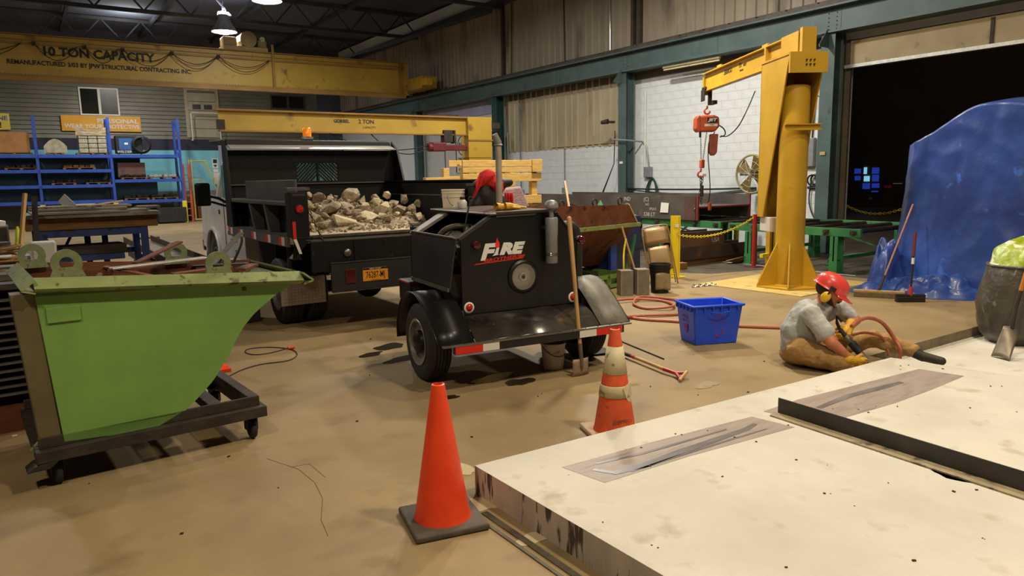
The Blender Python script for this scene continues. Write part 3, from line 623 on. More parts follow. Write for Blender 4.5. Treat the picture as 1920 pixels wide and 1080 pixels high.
# lifting lugs: plates with a real eye
M_lug = mat('dusty_green_lug', '#5f6a42', '#79805a', .7, scale=6, bump=.3, spot=('#453c26', 12, .6, .06))
def lug(x, y, z, R=.078, r=.036, m=M_lug):
    mb = MB(); n = 20; pts_o = []; pts_i = []
    for i in range(n+1):
        a = -0.45 + (PI+.9)*i/n; pts_o.append((R*math.cos(a), R*math.sin(a)))
    pts_o = [(R*1.15, -R*1.05)] + pts_o + [(-R*1.15, -R*1.05)]; M = len(pts_o)
    for i in range(M):
        a = math.atan2(pts_o[i][1], pts_o[i][0]); pts_i.append((r*math.cos(a), r*math.sin(a)))
    vs = []
    for d in (-.008, .008): vs += [(p[0], d, p[1]) for p in pts_o] + [(p[0], d, p[1]) for p in pts_i]
    fs = []
    for i in range(M):
        j = (i+1) % M; fs += [(i, j, M+j, M+i), (2*M+i, 3*M+i, 3*M+j, 2*M+j), (i, 2*M+i, 2*M+j, j), (M+i, M+j, 3*M+j, 3*M+i)]
    mb.add(vs, fs); o = mb.build('lifting_lug', m, hp_); o.location = (x, y, z); return o
lug(.165, .012, 1.27); lug(.98, .012, 1.195); lug(.075, .97, 1.25); lug(.955, .97, 1.20)
mb = MB(); mb.box(.04, .205, -.012, 0, .945, 1.03); mb.build('blank_plate', M_greenh, hp_, bev=.002)
# back latch gear and cart
MB().hexa([(-.06, .01, .26), (.05, .01, .25), (.05, .14, .25), (-.06, .14, .26), (-.115, .01, 1.12), (-.004, .01, 1.12), (-.004, .14, 1.12), (-.115, .14, 1.12)]).build('back_channel', mat('olive_tan', '#544b2e', '#655c3a', .6, scale=3, spot=('#5c5232', 6, .58, .08)), hp_, bev=.004)
mb = MB(); mb.bar((.03, .10, .33), (-.10, .10, .20), .03, .03); mb.bar((.0, .25, .55), (.02, .25, .25), .02, .02); mb.box(-.03, .03, .05, .20, .36, .43); mb.cyl((-.02, .1, .30), (-.02, .3, .30), .03); mb.build('latch', M_greenw, hp_, bev=.004)
mb = MB(); mb.tube([(-.03, .2, .62), (-.06, .2, .45), (-.05, .2, .40)], .009, 6); mb.build('latch_lever', M_greenw, hp_)
mb = MB()
mb.box(-.09, 1.20, -.05, .03, .165, .235); mb.box(-.09, 1.20, .93, 1.01, .165, .235); mb.box(-.09, -.02, .03, .93, .165, .235); mb.box(1.12, 1.20, .03, .93, .165, .235)
mb.box(-.07, 1.17, .0, .02, .235, .30); mb.box(-.07, 1.17, .94, .96, .235, .30); mb.box(1.10, 1.17, .02, .94, .24, .30); mb.box(.85, .93, .02, .94, .24, .30); mb.box(.3, .5, .02, .94, .18, .235)
mb.build('caster_frame', M_grim, hp_, bev=.004)
for x, y in ((.013, .06), (1.126, .06), (.013, .90), (1.126, .90)):
    w = MB(); w.cyl((x-.02, y, .07), (x+.02, y, .07), .068, n=24); wo = w.build('caster_wheel', M_rub, hp_, bev=.012, smooth=True)
    MB().cyl((x-.022, y, .07), (x+.022, y, .07), .03, n=16).build('hub', M_grim, wo)
    f = MB(); f.box(x-.035, x-.027, y-.02, y+.05, .06, .165); f.box(x+.027, x+.035, y-.02, y+.05, .06, .165); f.box(x-.045, x+.045, y-.04, y+.06, .15, .166); f.build('caster_fork', M_grim, hp_)
mb = MB(); mb.hexa([(-.14, -.06, .13), (-.03, -.05, .13), (-.03, .1, .13), (-.14, .08, .13), (-.10, -.06, .16), (.02, -.05, .17), (.02, .1, .17), (-.10, .08, .16)]); mb.build('brake_pedal', M_grim, hp_)
# scrap inside (each offcut its own object)
def hw(x, y, z): return hp_.matrix_basis @ Vector((x, y, z)) if False else Vector((0, 4.72, 0)) + Matrix.Rotation(math.radians(4), 3, 'Z') @ Vector((x, y, z))
sc = [((.42, .30, 1.19), (1.02, .42, 1.20), .09, .012, M_alu, 'bright shiny steel strip lying in the green hopper'),
      ((.40, .36, 1.20), (.72, .12, 1.11), .05, .010, M_rust, 'rusty angle offcut pointing left in the green hopper'),
      ((.62, .62, 1.18), (.95, .80, 1.29), .06, .012, M_rust, 'rusty flat bar leaning on the far lug of the green hopper'),
      ((.75, .20, 1.13), (1.12, .24, 1.14), .08, .02, M_rust, 'rusty channel offcut under the bright strip in the hopper'),
      ((.50, .2, 1.12), (1.0, .16, 1.12), .05, .02, M_grim, 'dark steel bar along the near side of the hopper'),
      ((1.02, .40, 1.12), (1.32, .60, 1.34), .05, .006, M_steel, 'long bent steel ribbon rising from the right end of the hopper'),
      ((1.20, .30, 1.11), (1.34, .45, 1.12), .08, .02, M_rust, 'short rusty block at the right end of the hopper'),
      ((.22, .35, 1.09), (.30, .45, 1.10), .07, .03, M_rust, 'small rusty block near the left lug inside the hopper'),
      ((.34, .35, 1.09), (.42, .55, 1.13), .06, .03, M_rust, 'square rusty offcut in the middle of the hopper'),
      ((.95, .5, 1.14), (1.25, .3, 1.15), .07, .01, M_grim, 'dark curved plate under the steel ribbon in the hopper')]
for a, b, w, t, mm, lb in sc:
    o = MB().bar(hw(*a), hw(*b), w, t).build('steel_offcut', mm, bev=.002); tag(o, lb, 'scrap', 'offcuts in the green hopper')
    MB().bar(hw(a[0], a[1], .95), hw(a[0], a[1], a[2]-.005), .03, .03).build('offcut_stub', M_rust, o)
mb = MB(); pts = spline([hw(*q) for q in ((1.16, .62, 1.13), (1.22, .62, 1.22), (1.30, .62, 1.30), (1.33, .62, 1.31), (1.33, .62, 1.26), (1.28, .62, 1.16), (1.26, .62, 1.12))], 5); w2 = hw(0, .05, 0)-hw(0, 0, 0)
mb.add([p for q in pts for p in (q, q + w2)], [(2*i, 2*i+1, 2*i+3, 2*i+2) for i in range(len(pts)-1)]); tag(mb.build('steel_ribbon', M_chrome, solid=.003, smooth=True), 'curled bright steel strap at the right end of the hopper', 'scrap', 'offcuts in the green hopper')
mb = MB(); r5 = random.Random(3)
for i in range(60): x = r5.uniform(.1, 1.35); y = r5.uniform(.05, .9); mb.obox(hw(x, y, 1.0+r5.uniform(0, .05)), (r5.uniform(.04, .15), r5.uniform(.02, .06), .02), rotm(r5.uniform(-.4, .4), r5.uniform(-.4, .4), r5.uniform(0, 3)))
tag(mb.build('scrap_pile', M_rust), 'small rusty clippings heaped on the hopper floor', 'scrap', None, 'stuff')
# cable with orange plug
mb = MB(); mb.tube(spline([onz(*q, .006) for q in [(405, 715), (430, 705), (455, 693), (490, 683), (540, 676), (557, 665), (545, 655), (505, 651), (468, 654), (460, 660), (475, 665), (505, 662), (540, 653)]], 5), .005, 6)
cd = mb.build('extension_cord', M_cable, smooth=True); tag(cd, 'thin black extension cord curled on floor beside the hopper, orange plug', 'cord')
p = onz(546, 652, .02); MB().cyl(p - Vector((.035, 0, 0)), p + Vector((.035, .01, 0)), .016, n=12).build('plug', mat('orange_plug', '#c8452c', rough=.5), cd)
mb = MB(); mb.tube(spline([onz(*q, .005) for q in [(-20, 795), (10, 793), (40, 792), (70, 800)]], 4), .004, 6); tag(mb.build('red_cable', mat('red_cord', '#8a1c14', rough=.5)), 'thin red cord on the floor left of the hopper', 'cord')
p = onz(28, 818); tag(MB().obox((p.x, p.y, .004), (.03, .02, .005)).build('paper_scrap', M_paper), 'tiny white scrap on the floor at the lower left', 'litter')
# louvred dark rack at the far left edge
lv = root('louvred_panel', (-.32, 6.0, 0), -4, 'dark louvred steel panel at the left edge behind the hopper', 'panel')
mb = MB(); mb.box(-.75, .36, .14, .16, .10, 1.02); mb.build('backing', M_blackm, lv)
for k in range(13):
    z = .26 + k*.055; MB().hexa([(-.75, 0, z), (.34, 0, z), (.34, .14, z+.006), (-.75, .14, z+.006), (-.75, 0, z+.010), (.34, 0, z+.010), (.34, .14, z+.016), (-.75, .14, z+.016)]).build('slat', M_lou, lv)
mb = MB(); mb.box(-.8, .42, 0, .16, .0, .18); mb.build('base_rail', M_rust, lv); mb = MB(); mb.box(.34, .38, 0, .16, .18, 1.02); mb.box(-.8, .38, 0, .16, 1.0, 1.04); mb.build('frame', M_grim, lv)
# ---------------------------------------------------------------- towed compressor
T_ = root('towed_compressor', (3.52, 5.38, 0), 6.5, 'black towed air compressor with FIRE BROTHERS lettering and red lamps on its rear', 'trailer')
def wheel(parent, cx, cy, R, w, side, dully=False, rimr=.19, cap=True, mt=M_rub):
    """tyre with tread grooves, rim and hub; side=-1 outer face towards -x"""
    n = 48; t = MB()
    pr = [(-w*.5+.005, rimr+.01), (-w*.5-.004, R*.80), (-w*.46, R*.93), (-w*.40, R*.985)]
    g = 5; x0 = -w*.36; 
    for k in range(g):
        a = x0 + k*(w*.72/g); b = a + w*.72/g
        pr += [(a+.002, R), (b-.008, R), (b-.007, R-.011), (b-.001, R-.011)]
    pr += [(w*.40, R*.985), (w*.46, R*.93), (w*.5+.004, R*.80), (w*.5-.005, rimr+.01)]
    t.lathe([(r, h) for h, r in pr], (cx, cy, R), (1, 0, 0), n); ty = t.build('tyre', mt, parent, smooth=True)
    s = side; xo = cx + s*w*.5; r = MB()
    r.lathe([(rimr+.012, -s*.0), (rimr+.008, s*.004), (rimr-.01, 0), (rimr-.02, -s*.04), (rimr*.62, -s*.05), (rimr*.5, -s*.03), (0.001, -s*.03)], (xo, cy, R), (1, 0, 0), 32)
    ro = r.build('rim', M_rim, parent, smooth=True)
    if cap: MB().lathe([(rimr*.55, -s*.035), (rimr*.5, s*.0), (rimr*.3, s*.025), (0.001, s*.035)], (xo, cy, R), (1, 0, 0), 28).build('hub_cap', M_blackp, ro, smooth=True)
    return ty
wheel(T_, -.77, -.03, .33, .20, -1); wheel(T_, .77, -.03, .33, .20, 1)
MB().cyl((-.75, -.03, .33), (.75, -.03, .33), .035).build('axle', M_blackm, T_)
# body shell
yb, yf = -.30, .85
face = [(-.56, .57), (.56, .57), (.57, 1.13), (.40, 1.34), (.33, 1.40), (-.26, 1.385), (-.56, 1.20)]
mb = MB(); mb.prism(face, (0, yb, 0), (1, 0, 0), (0, 0, 1), (0, .02, 0)); fp = mb.build('rear_panel', M_blackp, T_, bev=.006)
mb = MB(); mb.prism([(-.56, .57), (.56, .57), (.57, 1.13), (.40, 1.34), (.33, 1.40), (-.26, 1.385), (-.56, 1.20)], (0, yf, 0), (1, 0, 0), (0, 0, 1), (0, .02, 0)); mb.build('front_panel', M_blackp, T_, bev=.006)
mb = MB(); mb.hexa([(.56, yb, .57), (.56, yf, .57), (.54, yf, .57), (.54, yb, .57), (.57, yb, 1.13), (.57, yf, 1.13), (.55, yf, 1.13), (.55, yb, 1.13)]); mb.build('side_panel', M_blackp, T_)
mb = MB(); mb.hexa([(.57, yb, 1.13), (.57, yf, 1.13), (.55, yf, 1.13), (.55, yb, 1.13), (.36, yb, 1.39), (.36, yf, 1.39), (.33, yf, 1.38), (.33, yb, 1.38)]); mb.build('side_panel', M_blackp, T_)
mb = MB(); mb.hexa([(-.30, yb-.02, 1.385), (.35, yb-.02, 1.395), (.35, yf+.2, 1.395), (-.30, yf+.2, 1.385), (-.30, yb-.02, 1.405), (.35, yb-.02, 1.413), (.35, yf+.2, 1.413), (-.30, yf+.2, 1.405)])
mb.build('roof', mat('satin_roof', '#4d463e', '#63594e', .3, .4, scale=3), T_, bev=.008)
mb = MB(); mb.bar((-.24, yb-.012, 1.375), (.14, yb-.012, 1.382), .01, .012); mb.bar((-.24, yb-.026, 1.407), (.35, yb-.026, 1.416), .012, .012); mb.build('bright_edge', M_chrome, T_)
# open engine side: fold-down door, lip, sloped frame, engine bits
mb = MB(); mb.hexa([(-.67, -.29, .79), (-.67, .60, .79), (-.655, .60, .79), (-.655, -.29, .79), (-.60, -.29, 1.21), (-.60, .78, 1.21), (-.585, .78, 1.21), (-.585, -.29, 1.21)]); dd_ = mb.build('side_door', mat('door_black', '#211f1d', '#2d2a27', .35, scale=3, spot=('#45413c', 18, .66, .05)), T_, bev=.004)
mb = MB(); mb.bar((-.605, -.29, 1.215), (-.605, .78, 1.215), .025, .012); mb.bar((-.675, -.29, .79), (-.675, .60, .79), .012, .03); mb.build('door_edge', M_steel, dd_)
mb = MB(); mb.box(-.585, .50, -.1, .84, .57, .62); mb.build('engine_tray', M_blackm, T_)
mb = MB(); mb.box(-.35, .25, .0, .55, .62, 1.05); mb.cyl((-.1, .1, 1.0), (-.1, .5, 1.0), .17); mb.cyl((-.32, .25, .95), (-.45, .25, .95), .11); mb.tube([(-.2, .1, 1.15), (-.4, .0, 1.15), (-.48, -.05, 1.0)], .025); mb.tube(spline([(-.52, .42, 1.0), (-.47, .36, 1.2), (-.36, .28, 1.27), (-.22, .2, 1.26)], 4), .028); mb.cyl((-.38, .05, 1.12), (-.38, .22, 1.15), .09); mb.bar((-.52, -.22, 1.16), (-.30, .1, 1.28), .03, .03); mb.cyl((-.3, .45, 1.1), (-.3, .6, 1.1), .12); mb.bar((-.5, -.15, 1.1), (-.3, .4, 1.15), .05, .04); mb.build('engine', mat('oily_engine', '#4b4337', '#695f50', .5, .4, scale=8), T_, bev=.006)
mb = MB(); mb.tube([(-.05, -.1, 1.30), (-.25, -.12, 1.28), (-.45, -.12, 1.15), (-.50, -.12, 1.0)], .022); mb.build('engine_hose', mat('rust_hose', '#4a3524', '#5e4630', .7, scale=8), T_, smooth=True)
mb = MB(); mb.hexa([(-.60, .66, 1.17), (-.60, .82, 1.17), (-.24, .82, 1.37), (-.24, .66, 1.37), (-.60, .66, 1.20), (-.60, .82, 1.20), (-.24, .82, 1.40), (-.24, .66, 1.40)]); mb.build('sloped_frame', mat('worn_frame', '#7a7063', '#958a7b', .45, .3, scale=6), T_)
mb = MB(); mb.bar((-.57, yb+.03, 1.2), (-.27, yb+.03, 1.38), .05, .025); mb.build('sloped_frame', M_grim, T_)
mb = MB(); mb.bar((-.42, .02, 1.12), (-.34, -.02, 1.50), .03, .012); mb.torus((-.335, -.022, 1.52), .018, .006, (0, 1, 0), 12, 6); mb.build('roof_latch', M_grim, T_)
mb = MB(); mb.box(-.55, -.30, .88, .98, .75, 1.26); mb.build('front_box', M_blackp, T_, bev=.02); mb = MB(); mb.box(-.55, -.1, .88, .98, 1.26, 1.275); mb.build('bright_edge', M_chrome, T_)  # chrome strip on the front box top stands in for its glint
mb = MB(); mb.box(-.62, -.3, .84, 1.15, .52, .72); mb.build('front_skirt', mat('maroon_skirt', '#231214', '#2e181a', .4, scale=3), T_, bev=.01); mb = MB(); mb.bar((-.625, .84, .71), (-.625, 1.15, .71), .004, .012); mb.build('red_stripe', M_logor, T_)
mb = MB(); mb.box(-.55, .55, -.2, .9, .42, .57); mb.box(-.04, .04, .9, 2.3, .42, .50); mb.build('chassis', M_blackm, T_)
# exhaust stack on the roof
mb = MB(); mb.lathe([(.045, 1.405), (.045, 1.42), (.030, 1.42), (.030, 2.04), (.026, 2.04), (.026, 1.5)], (.20, .50, 0), n=20); mb.build('exhaust_stack', mat('pinkish_pipe', '#a6968a', '#b8a99d', .5, .3, scale=6), T_, smooth=True)
mb = MB(); mb.cyl((.20, .50, 2.02), (.16, .50, 2.10), .034, .03); mb.torus((.2, .5, 2.0), .034, .008); mb.build('rain_cap', M_galv, T_)
# air intake canister
ax, ay = .262, -.37
mb = MB(); mb.lathe([(0.001, .955), (.046, .958), (.052, .97), (.052, 1.20), (.055, 1.205), (.055, 1.34), (.050, 1.35), (.020, 1.352), (.020, 1.43)], (ax, ay, 0), n=28); ic = mb.build('intake_canister', M_galv, T_, smooth=True)
MB().lathe([(.02, 1.425), (.058, 1.432), (.062, 1.445), (.052, 1.478), (.028, 1.497), (0.001, 1.50)], (ax, ay, 0), n=28).build('intake_cap', M_galv, ic, smooth=True)
MB().torus((ax, ay, 1.03), .055, .004).torus((ax, ay, 1.045), .055, .003).build('clamp', M_chrome, ic, smooth=True)
MB().box(ax-.03, ax+.03, ay+.03, yb, 1.15, 1.20).box(ax-.07, ax-.05, ay, yb, 1.25, 1.28).build('canister_bracket', M_blackm, ic)
# fan grille: ring, radial impeller, expanded mesh
gx, gz, gr = .015, .852, .118
MB().lathe([(gr, 0), (gr+.022, -.004), (gr+.028, -.012), (gr+.010, -.022), (gr-.004, -.018), (gr-.006, 0)], (gx, yb, gz), (0, 1, 0), 40).build('grille_ring', M_blackp, T_, smooth=True)
MB().cyl((gx, yb-.001, gz), (gx, yb-.004, gz), gr).build('grille_backing', mat('grille_back', '#4a443b', rough=.7), T_)
imp = MB()
for k in range(28):
    a = 2*PI*k/28; imp.bar((gx-.018+math.cos(a)*.045, yb-.010, gz+math.sin(a)*.045), (gx-.018+math.cos(a+.35)*.088, yb-.010, gz+math.sin(a+.35)*.088), .006, .004, (0, 1, 0))
imp.torus((gx-.018, yb-.010, gz), .040, .003, (0, 1, 0)).torus((gx-.018, yb-.010, gz), .07, .002, (0, 1, 0)); imp.build('impeller', mat('impeller', '#a09988', '#b5ae9e', .5, .1, scale=10), T_)
MB().torus((gx-.005, yb-.016, gz), .030, .003, (0, 1, 0)).build('grille_bullseye', mat('cream_ring', '#c8bc9c', rough=.5), T_, smooth=True)
MB().cyl((gx-.005, yb-.005, gz), (gx-.005, yb-.02, gz), .012).build('grille_hub', M_grim, T_)
ms = MB(); pitch = .0105
for d in (1, -1):
    for i in range(-24, 25):
        s = []; off = i*pitch
        # line: z = d*x*0.7 + off, clip to circle
        A_ = 1+.49; B_ = 2*d*.7*off; Cc = off*off-(gr-.004)**2; D_ = B_*B_-4*A_*Cc
        if D_ <= 0: continue
        x1 = (-B_-math.sqrt(D_))/(2*A_); x2 = (-B_+math.sqrt(D_))/(2*A_)
        ms.bar((gx+x1, yb-.014, gz+d*.7*x1+off), (gx+x2, yb-.014, gz+d*.7*x2+off), .0018, .0018, (0, 1, 0))
ms.build('mesh_screen', mat('mesh_metal', '#b5ae9e', rough=.45, metal=.2), T_)
# lamps on the rear face
def lamp_round(x, z, r, mt_, rim=None, y=yb):
    if rim: MB().lathe([(r+.016, 0), (r+.016, -.004), (r+.004, -.010), (r, -.006)], (x, y, z), (0, 1, 0), 28).build('lamp_rim', rim, T_, smooth=True)
    MB().lathe([(r, 0), (r, -.010), (r*.75, -.020), (r*.3, -.024), (0.001, -.025)], (x, y, z), (0, 1, 0), 28).build('tail_lamp', mt_, T_, smooth=True)
lamp_round(-.500, .632, .030, M_lens, M_paper); lamp_round(.515, .628, .030, M_lens, M_paper)
def side_lamp(x, z):
    MB().lathe([(.03, .03), (.036, .0), (.036, -.02), (.03, -.035), (0.001, -.045)], (x, yb, z), (0, 1, 0), 24).build('marker_lamp', M_lensd, T_, smooth=True); MB().cyl((x, yb+.03, z), (x-(.0), yb+.0, z), .036).build('lamp_back', M_blackp, T_)
side_lamp(-.425, 1.148); side_lamp(.60, 1.135)
# lettering
fz = 1.055
def ft(s, size, x, z, m_, sh=.28, bold=.006, sx=1.12, tilt=0): return text('lettering', s, size, T_, (x, yb-.003, z), (math.radians(90), 0, 0), m_, .001, bold, sh, 'CENTER', sx)
ft('F', .18, -.335, 1.078, M_logo, bold=.009, sx=1.25); ft('RE', .125, -.105, 1.098, M_logo, bold=.009, sx=1.45); 
mb = MB()
mb.prism([(-.028, 0), (.028, 0), (.022, .014), (.030, .062), (.004, .062), (-.008, .02)], (-.245, yb-.002, 1.052), (1, 0, .12), (0.12, 0, 1), (0, -.002, 0)); mb.build('lettering', M_logo, T_)
mb = MB(); mb.prism([(-.018, -.028), (.0, -.034), (.018, -.024), (.022, -.004), (.016, .016), (.004, .030), (.004, .052), (-.010, .03), (-.012, .010), (-.022, -.004)], (-.226, yb-.002, 1.148), (1, 0, 0), (0, 0, 1), (0, -.003, 0)); mb.build('flame_decal', M_fred, T_)
mb = MB(); mb.prism([(0, 0), (.46, .028), (.485, .062), (.43, .058), (.41, .034), (.02, .012)], (-.445, yb-.0015, .982), (1, 0, 0), (0, 0, 1), (0, -.001, 0)); mb.build('red_swash', M_logor, T_)
ft('BROTHERS', .040, -.185, 1.020, M_logor, sh=.25, bold=.0015, sx=1.75).rotation_euler = (math.radians(90), math.radians(-3.5), 0)
# fenders, skirt slope, bumper
def fender(s):
    xi, xo = s*.60, s*.905; ys = []; 
    for i in range(15):
        a = math.radians(190 - i*125/14); ys.append((-.03 - math.cos(a)*-.40 if False else -.03+math.cos(a)*-.40, .36+math.sin(a)*.42))
    ys = [(-.03+.42*math.cos(math.radians(-8+i*(118/14))), .36+.40*math.sin(math.radians(-8+i*(118/14)))) for i in range(15)]
    ys += [(-.28, .69), (-.40, .60), (-.52, .50), (-.62, .415)]
    mb = MB(); n = len(ys); mb.add([(xi, y, z) for y, z in ys] + [(xo, y, z) for y, z in ys], [(i, i+1, n+i+1, n+i) for i in range(n-1)])
    mb.build('fender', M_blackp if s < 0 else mat('chalky_fender', '#5f5a52', '#8c867c', .6, scale=4, stretch=(1, .4, 1), bump=.3), T_, solid=.006, smooth='all')
    mb = MB(); mb.tube([(xo, y, z) for y, z in ys], .006, 6); mb.build('fender_bead', M_blackp, T_, smooth='all')
fender(-1); fender(1)
skp = spline([(0, -.62, .408), (0, -.57, .455), (0, -.50, .505), (0, -.40, .545), (0, -.29, .568)], 4)
mb = MB(); mb.add([(s*.59, p.y, p.z) for p in skp for s in (-1, 1)], [(2*i, 2*i+1, 2*i+3, 2*i+2) for i in range(len(skp)-1)])
mb.build('rear_skirt', mat('scuffed_skirt', '#2c2925', '#6b655c', 0.2, .6, scale=2.2, spot=('#8f887c', 26, .70, .03), bump=.08), T_, solid=.005, smooth='all')
mb = MB(); mb.box(-.88, .90, -.66, -.615, .400, .412); mb.build('bumper_edge', M_steel, T_)
mb = MB(); mb.box(-.78, .82, -.655, -.60, .335, .400); bmp = mb.build('bumper', M_blackm, T_)
for a, b, mm in ((-.78, -.545, M_tape_r), (-.545, -.40, M_tape_w), (.36, .53, M_tape_w), (.53, .80, M_tape_r)): MB().box(a, b, -.658, -.655, .338, .398).build('reflective_tape', mm, bmp)
mb = MB()
for k in range(14): mb.ball((-.82+k*.125, -.64, .414), .007, 8, 5, (1, 1, .5))
mb.build('rivet', M_grim, T_)
mb = MB(); mb.torus((-.575, -.33, .60), .016, .004, (1, 0, 0), 12, 5).torus((-.575, -.33, .57), .014, .004, (0, 1, 0), 12, 5).torus((-.575, -.34, .545), .014, .004, (1, 0, 0), 12, 5); mb.build('chain_hook', M_steel, T_)
mb = MB(); mb.tube([(.585, -.25, .86), (.60, -.25, .7), (.66, -.35, .60)], .008); mb.build('strap', M_blackm, T_)
mb = MB(); mb.tube(spline([(.62, .05, 1.22), (.72, .05, 1.22), (.77, .05, 1.1), (.77, .05, .7)], 4), .06, 12); mb.build('side_duct', M_blackm, T_, smooth=True)
# things on and around it
def tw(x, y, z=0): return Vector((3.52, 5.38, 0)) + Matrix.Rotation(-math.radians(6.5), 3, 'Z') @ Vector((x, y, z))
gl = root('work_glove', tw(.06, .05, 1.41), -8, 'pair of folded yellow leather gloves on the compressor roof', 'gloves')
blob('glove_body', [('c', (-.10, 0, .025), (.02, 0, .03), .030, .034), ('c', (.02, 0, .03), (.10, -.01, .022), .034, .022), ('c', (.10, -.02, .02), (.18, -.045, .015), .014, .011), ('c', (.10, 0, .022), (.17, .0, .016), .014, .011), ('c', (.08, .02, .022), (.15, .03, .016), .014, .011), ('c', (.03, -.03, .02), (.09, -.06, .014), .014, .011)], M_glove, gl, .006, 3)
MB().lathe([(.036, 0), (.033, .03), (.030, .05), (.026, .05), (.030, .02), (.031, 0)], (-.14, 0, .032), (1, 0, 0), 18).build('cuff', M_glove, gl, smooth=True)
MB().lathe([(.036, 0), (.034, .03), (.030, .06), (.026, .06), (.030, .02), (.031, 0)], (-.06, -.03, .032), (1, -.3, 0), 18).build('cuff', M_glove, gl, smooth=True)
j = root('plastic_jug', tw(-.10, .70, 1.41), 0, 'small translucent white jug standing on the compressor roof', 'jug')
MB().lathe([(.0, 0), (.042, 0), (.045, .01), (.045, .06), (.03, .08), (.018, .085)], n=20).build('body', mat('milky', '#c9c5ba', rough=.4), j, smooth=True); MB().lathe([(.022, .082), (.022, .11), (.0, .112)], n=16).build('cap', M_grim, j, smooth=True)
# white pail hung under the bumper
pl = root('pail', (3.80, 5.06, 0), 0, 'small white pail standing under the trailer bumper', 'pail')
MB().lathe([(0.001, 0), (.088, 0), (.092, .01), (.108, .215), (.114, .215), (.114, .235), (.106, .235), (.088, .02)], n=32).build('bucket_body', M_pail, pl, smooth=True)
MB().tube([(-.115*math.cos(a), -.115*math.sin(a)*.9, .21-.09*math.sin(a)) for a in [PI*i/12 for i in range(13)]], .003, 5).build('wire_handle', M_grim, pl)
# square shovel standing against the bumper
sh = root('square_shovel', (3.83, 4.69, 0), 0, 'long handled square shovel leaning upright against the trailer', 'shovel')
b0 = Vector((0, 0, 0)); tp = ony(1067, 410, 4.80) - Vector((3.83, 4.69, 0)); nk = Vector((0, 0, .14)) + (tp*.06).xy.to_3d()
MB().tube([nk, tp*.5 + nk*.5 + Vector((.0, 0, 0)), tp], [.016, .018, .021], 12).ball(tp, .021, 12, 8).build('handle', M_woodh, sh, smooth=True)
MB().tube([nk + (tp-nk)*.12, nk, Vector((0, 0, .06))], [.020, .018, .012], 10).build('socket', mat('socket', '#5e5244', '#74665a', .6, .3, scale=8), sh, smooth=True)
MB().grid(lambda u, v: (-.085+u*.17, .02 - .012*math.cos((u-.5)*3.4)+.0, .0 + v*.15), 8, 4).build('blade', mat('rusty_blade', '#8a7560', '#a08a74', .6, .3, scale=8), sh, solid=.004, smooth='all')
# D-handle shovel lying on the floor
dh = root('d_handle_shovel', (4.5, 4.7, 0), 0, 'shovel lying on the floor with a red and wood D-shaped grip', 'shovel')
def q(px, py, z): return onz(px, py, z) - Vector((4.5, 4.7, 0))
a_, b_, c_, d_ = q(1147, 655, .03), q(1185, 668, .04), q(1245, 692, .04), q(1268, 700, .035)
MB().tube([b_, c_], .016, 10).build('handle', M_woodh, dh, smooth=True); MB().tube([a_, b_], .017, 10).build('socket', M_grim, dh, smooth=True); MB().tube([b_.lerp(c_, .0), b_.lerp(c_, .12)], .018, 10).build('red_collar', M_red, dh)
e1, e2 = q(1286, 699, .045), q(1276, 711, .02)
MB().tube([c_, d_, e1], [.019, .017, .012], 8).tube([d_, e2], [.017, .012], 8).build('grip_fork', M_red, dh, smooth=True); MB().tube([e1 + (e1-e2)*.2, e2-(e1-e2)*.2], .014, 10).build('grip', M_woodh, dh, smooth=True)
f1, f2 = q(1112, 655, .02), q(1140, 645, .02)
MB().grid(lambda u, v: a_.lerp(Vector((a_.x-.26, a_.y+.10, .01)), v) + Vector((.11*(u-.5)*-.4, .22*(u-.5), -.015+.02*abs(u-.5)*2 + .0)), 6, 6).build('blade', M_grim, dh, solid=.004, smooth='all')
mb = MB(); mb.tube([onz(1165, 640, .008), onz(1245, 673, .008)], .006, 6); tag(mb.build('steel_rod', M_grim), 'thin dark rod on the floor beside the lying shovel', 'rod')
# ---------------------------------------------------------------- dump truck
K = root('dump_truck', (3.6, 7.8, 0), 0, 'black dump bed truck with white cab, amber beacon and an orange licence plate', 'truck')
M_bed = mat('bed_black', '#0e0d0c', '#181614', 0.5, spec=.3, scale=2.5, spot=('#3a332c', 14, .68, .05))
M_bedg = mat('bed_grey', '#44403b', '#54504a', 0.55, scale=3)
M_floorb = mat('bed_floor', '#a08e6e', '#b7a585', 0.85, scale=6, bump=0.4)
mb = MB(); mb.box(-1.24, 1.24, 0.02, 2.8, 1.02, 1.10); mb.build('bed_floor', M_floorb, K)
MB().box(-1.10, 1.10, -.015, .03, 1.085, 1.11).box(-1.1, 1.1, -.03, -.01, 1.055, 1.065).build('rear_edge', M_steel, K)
# left side: ledge, stakes, top rail, boards
mb = MB(); mb.box(-1.27, -1.235, .08, 2.8, .99, 1.10); sl = mb.build('side_rail', M_bedg, K)
y = .12
for k, (a, b) in enumerate([(.18, .40), (.72, .94), (1.35, 1.57), (2.0, 2.22), (2.55, 2.75)]):
    MB().box(-1.273, -1.27, a+.10, b, 1.0, 1.09).build('tape_red', M_tape_r, sl); MB().box(-1.273, -1.27, a, a+.10, 1.0, 1.09).build('tape_white', M_tape_w, sl)
MB().box(-1.09, -1.06, .05, 2.8, 1.10, 1.45).build('side_board', M_bed, K)
MB().box(-1.235, -1.09, .08, 2.8, 1.10, 1.104).build('ledge_deck', M_bedg, K)
for y in (.95, 1.62): MB().hexa([(-1.20, y, 1.10), (-1.09, y, 1.10), (-1.09, y+.09, 1.10), (-1.20, y+.09, 1.10), (-1.25, y, 1.44), (-1.09, y, 1.44), (-1.09, y+.09, 1.44), (-1.25, y+.09, 1.44)]).build('stake', M_bedg, K)
MB().box(-1.26, -1.09, .10, 2.8, 1.435, 1.485).build('top_rail', M_bedg, K, bev=.01)
MB().box(-1.11, -1.08, .22, 2.35, 1.485, 1.715).build('side_extension', M_bedg, K, bev=.006)
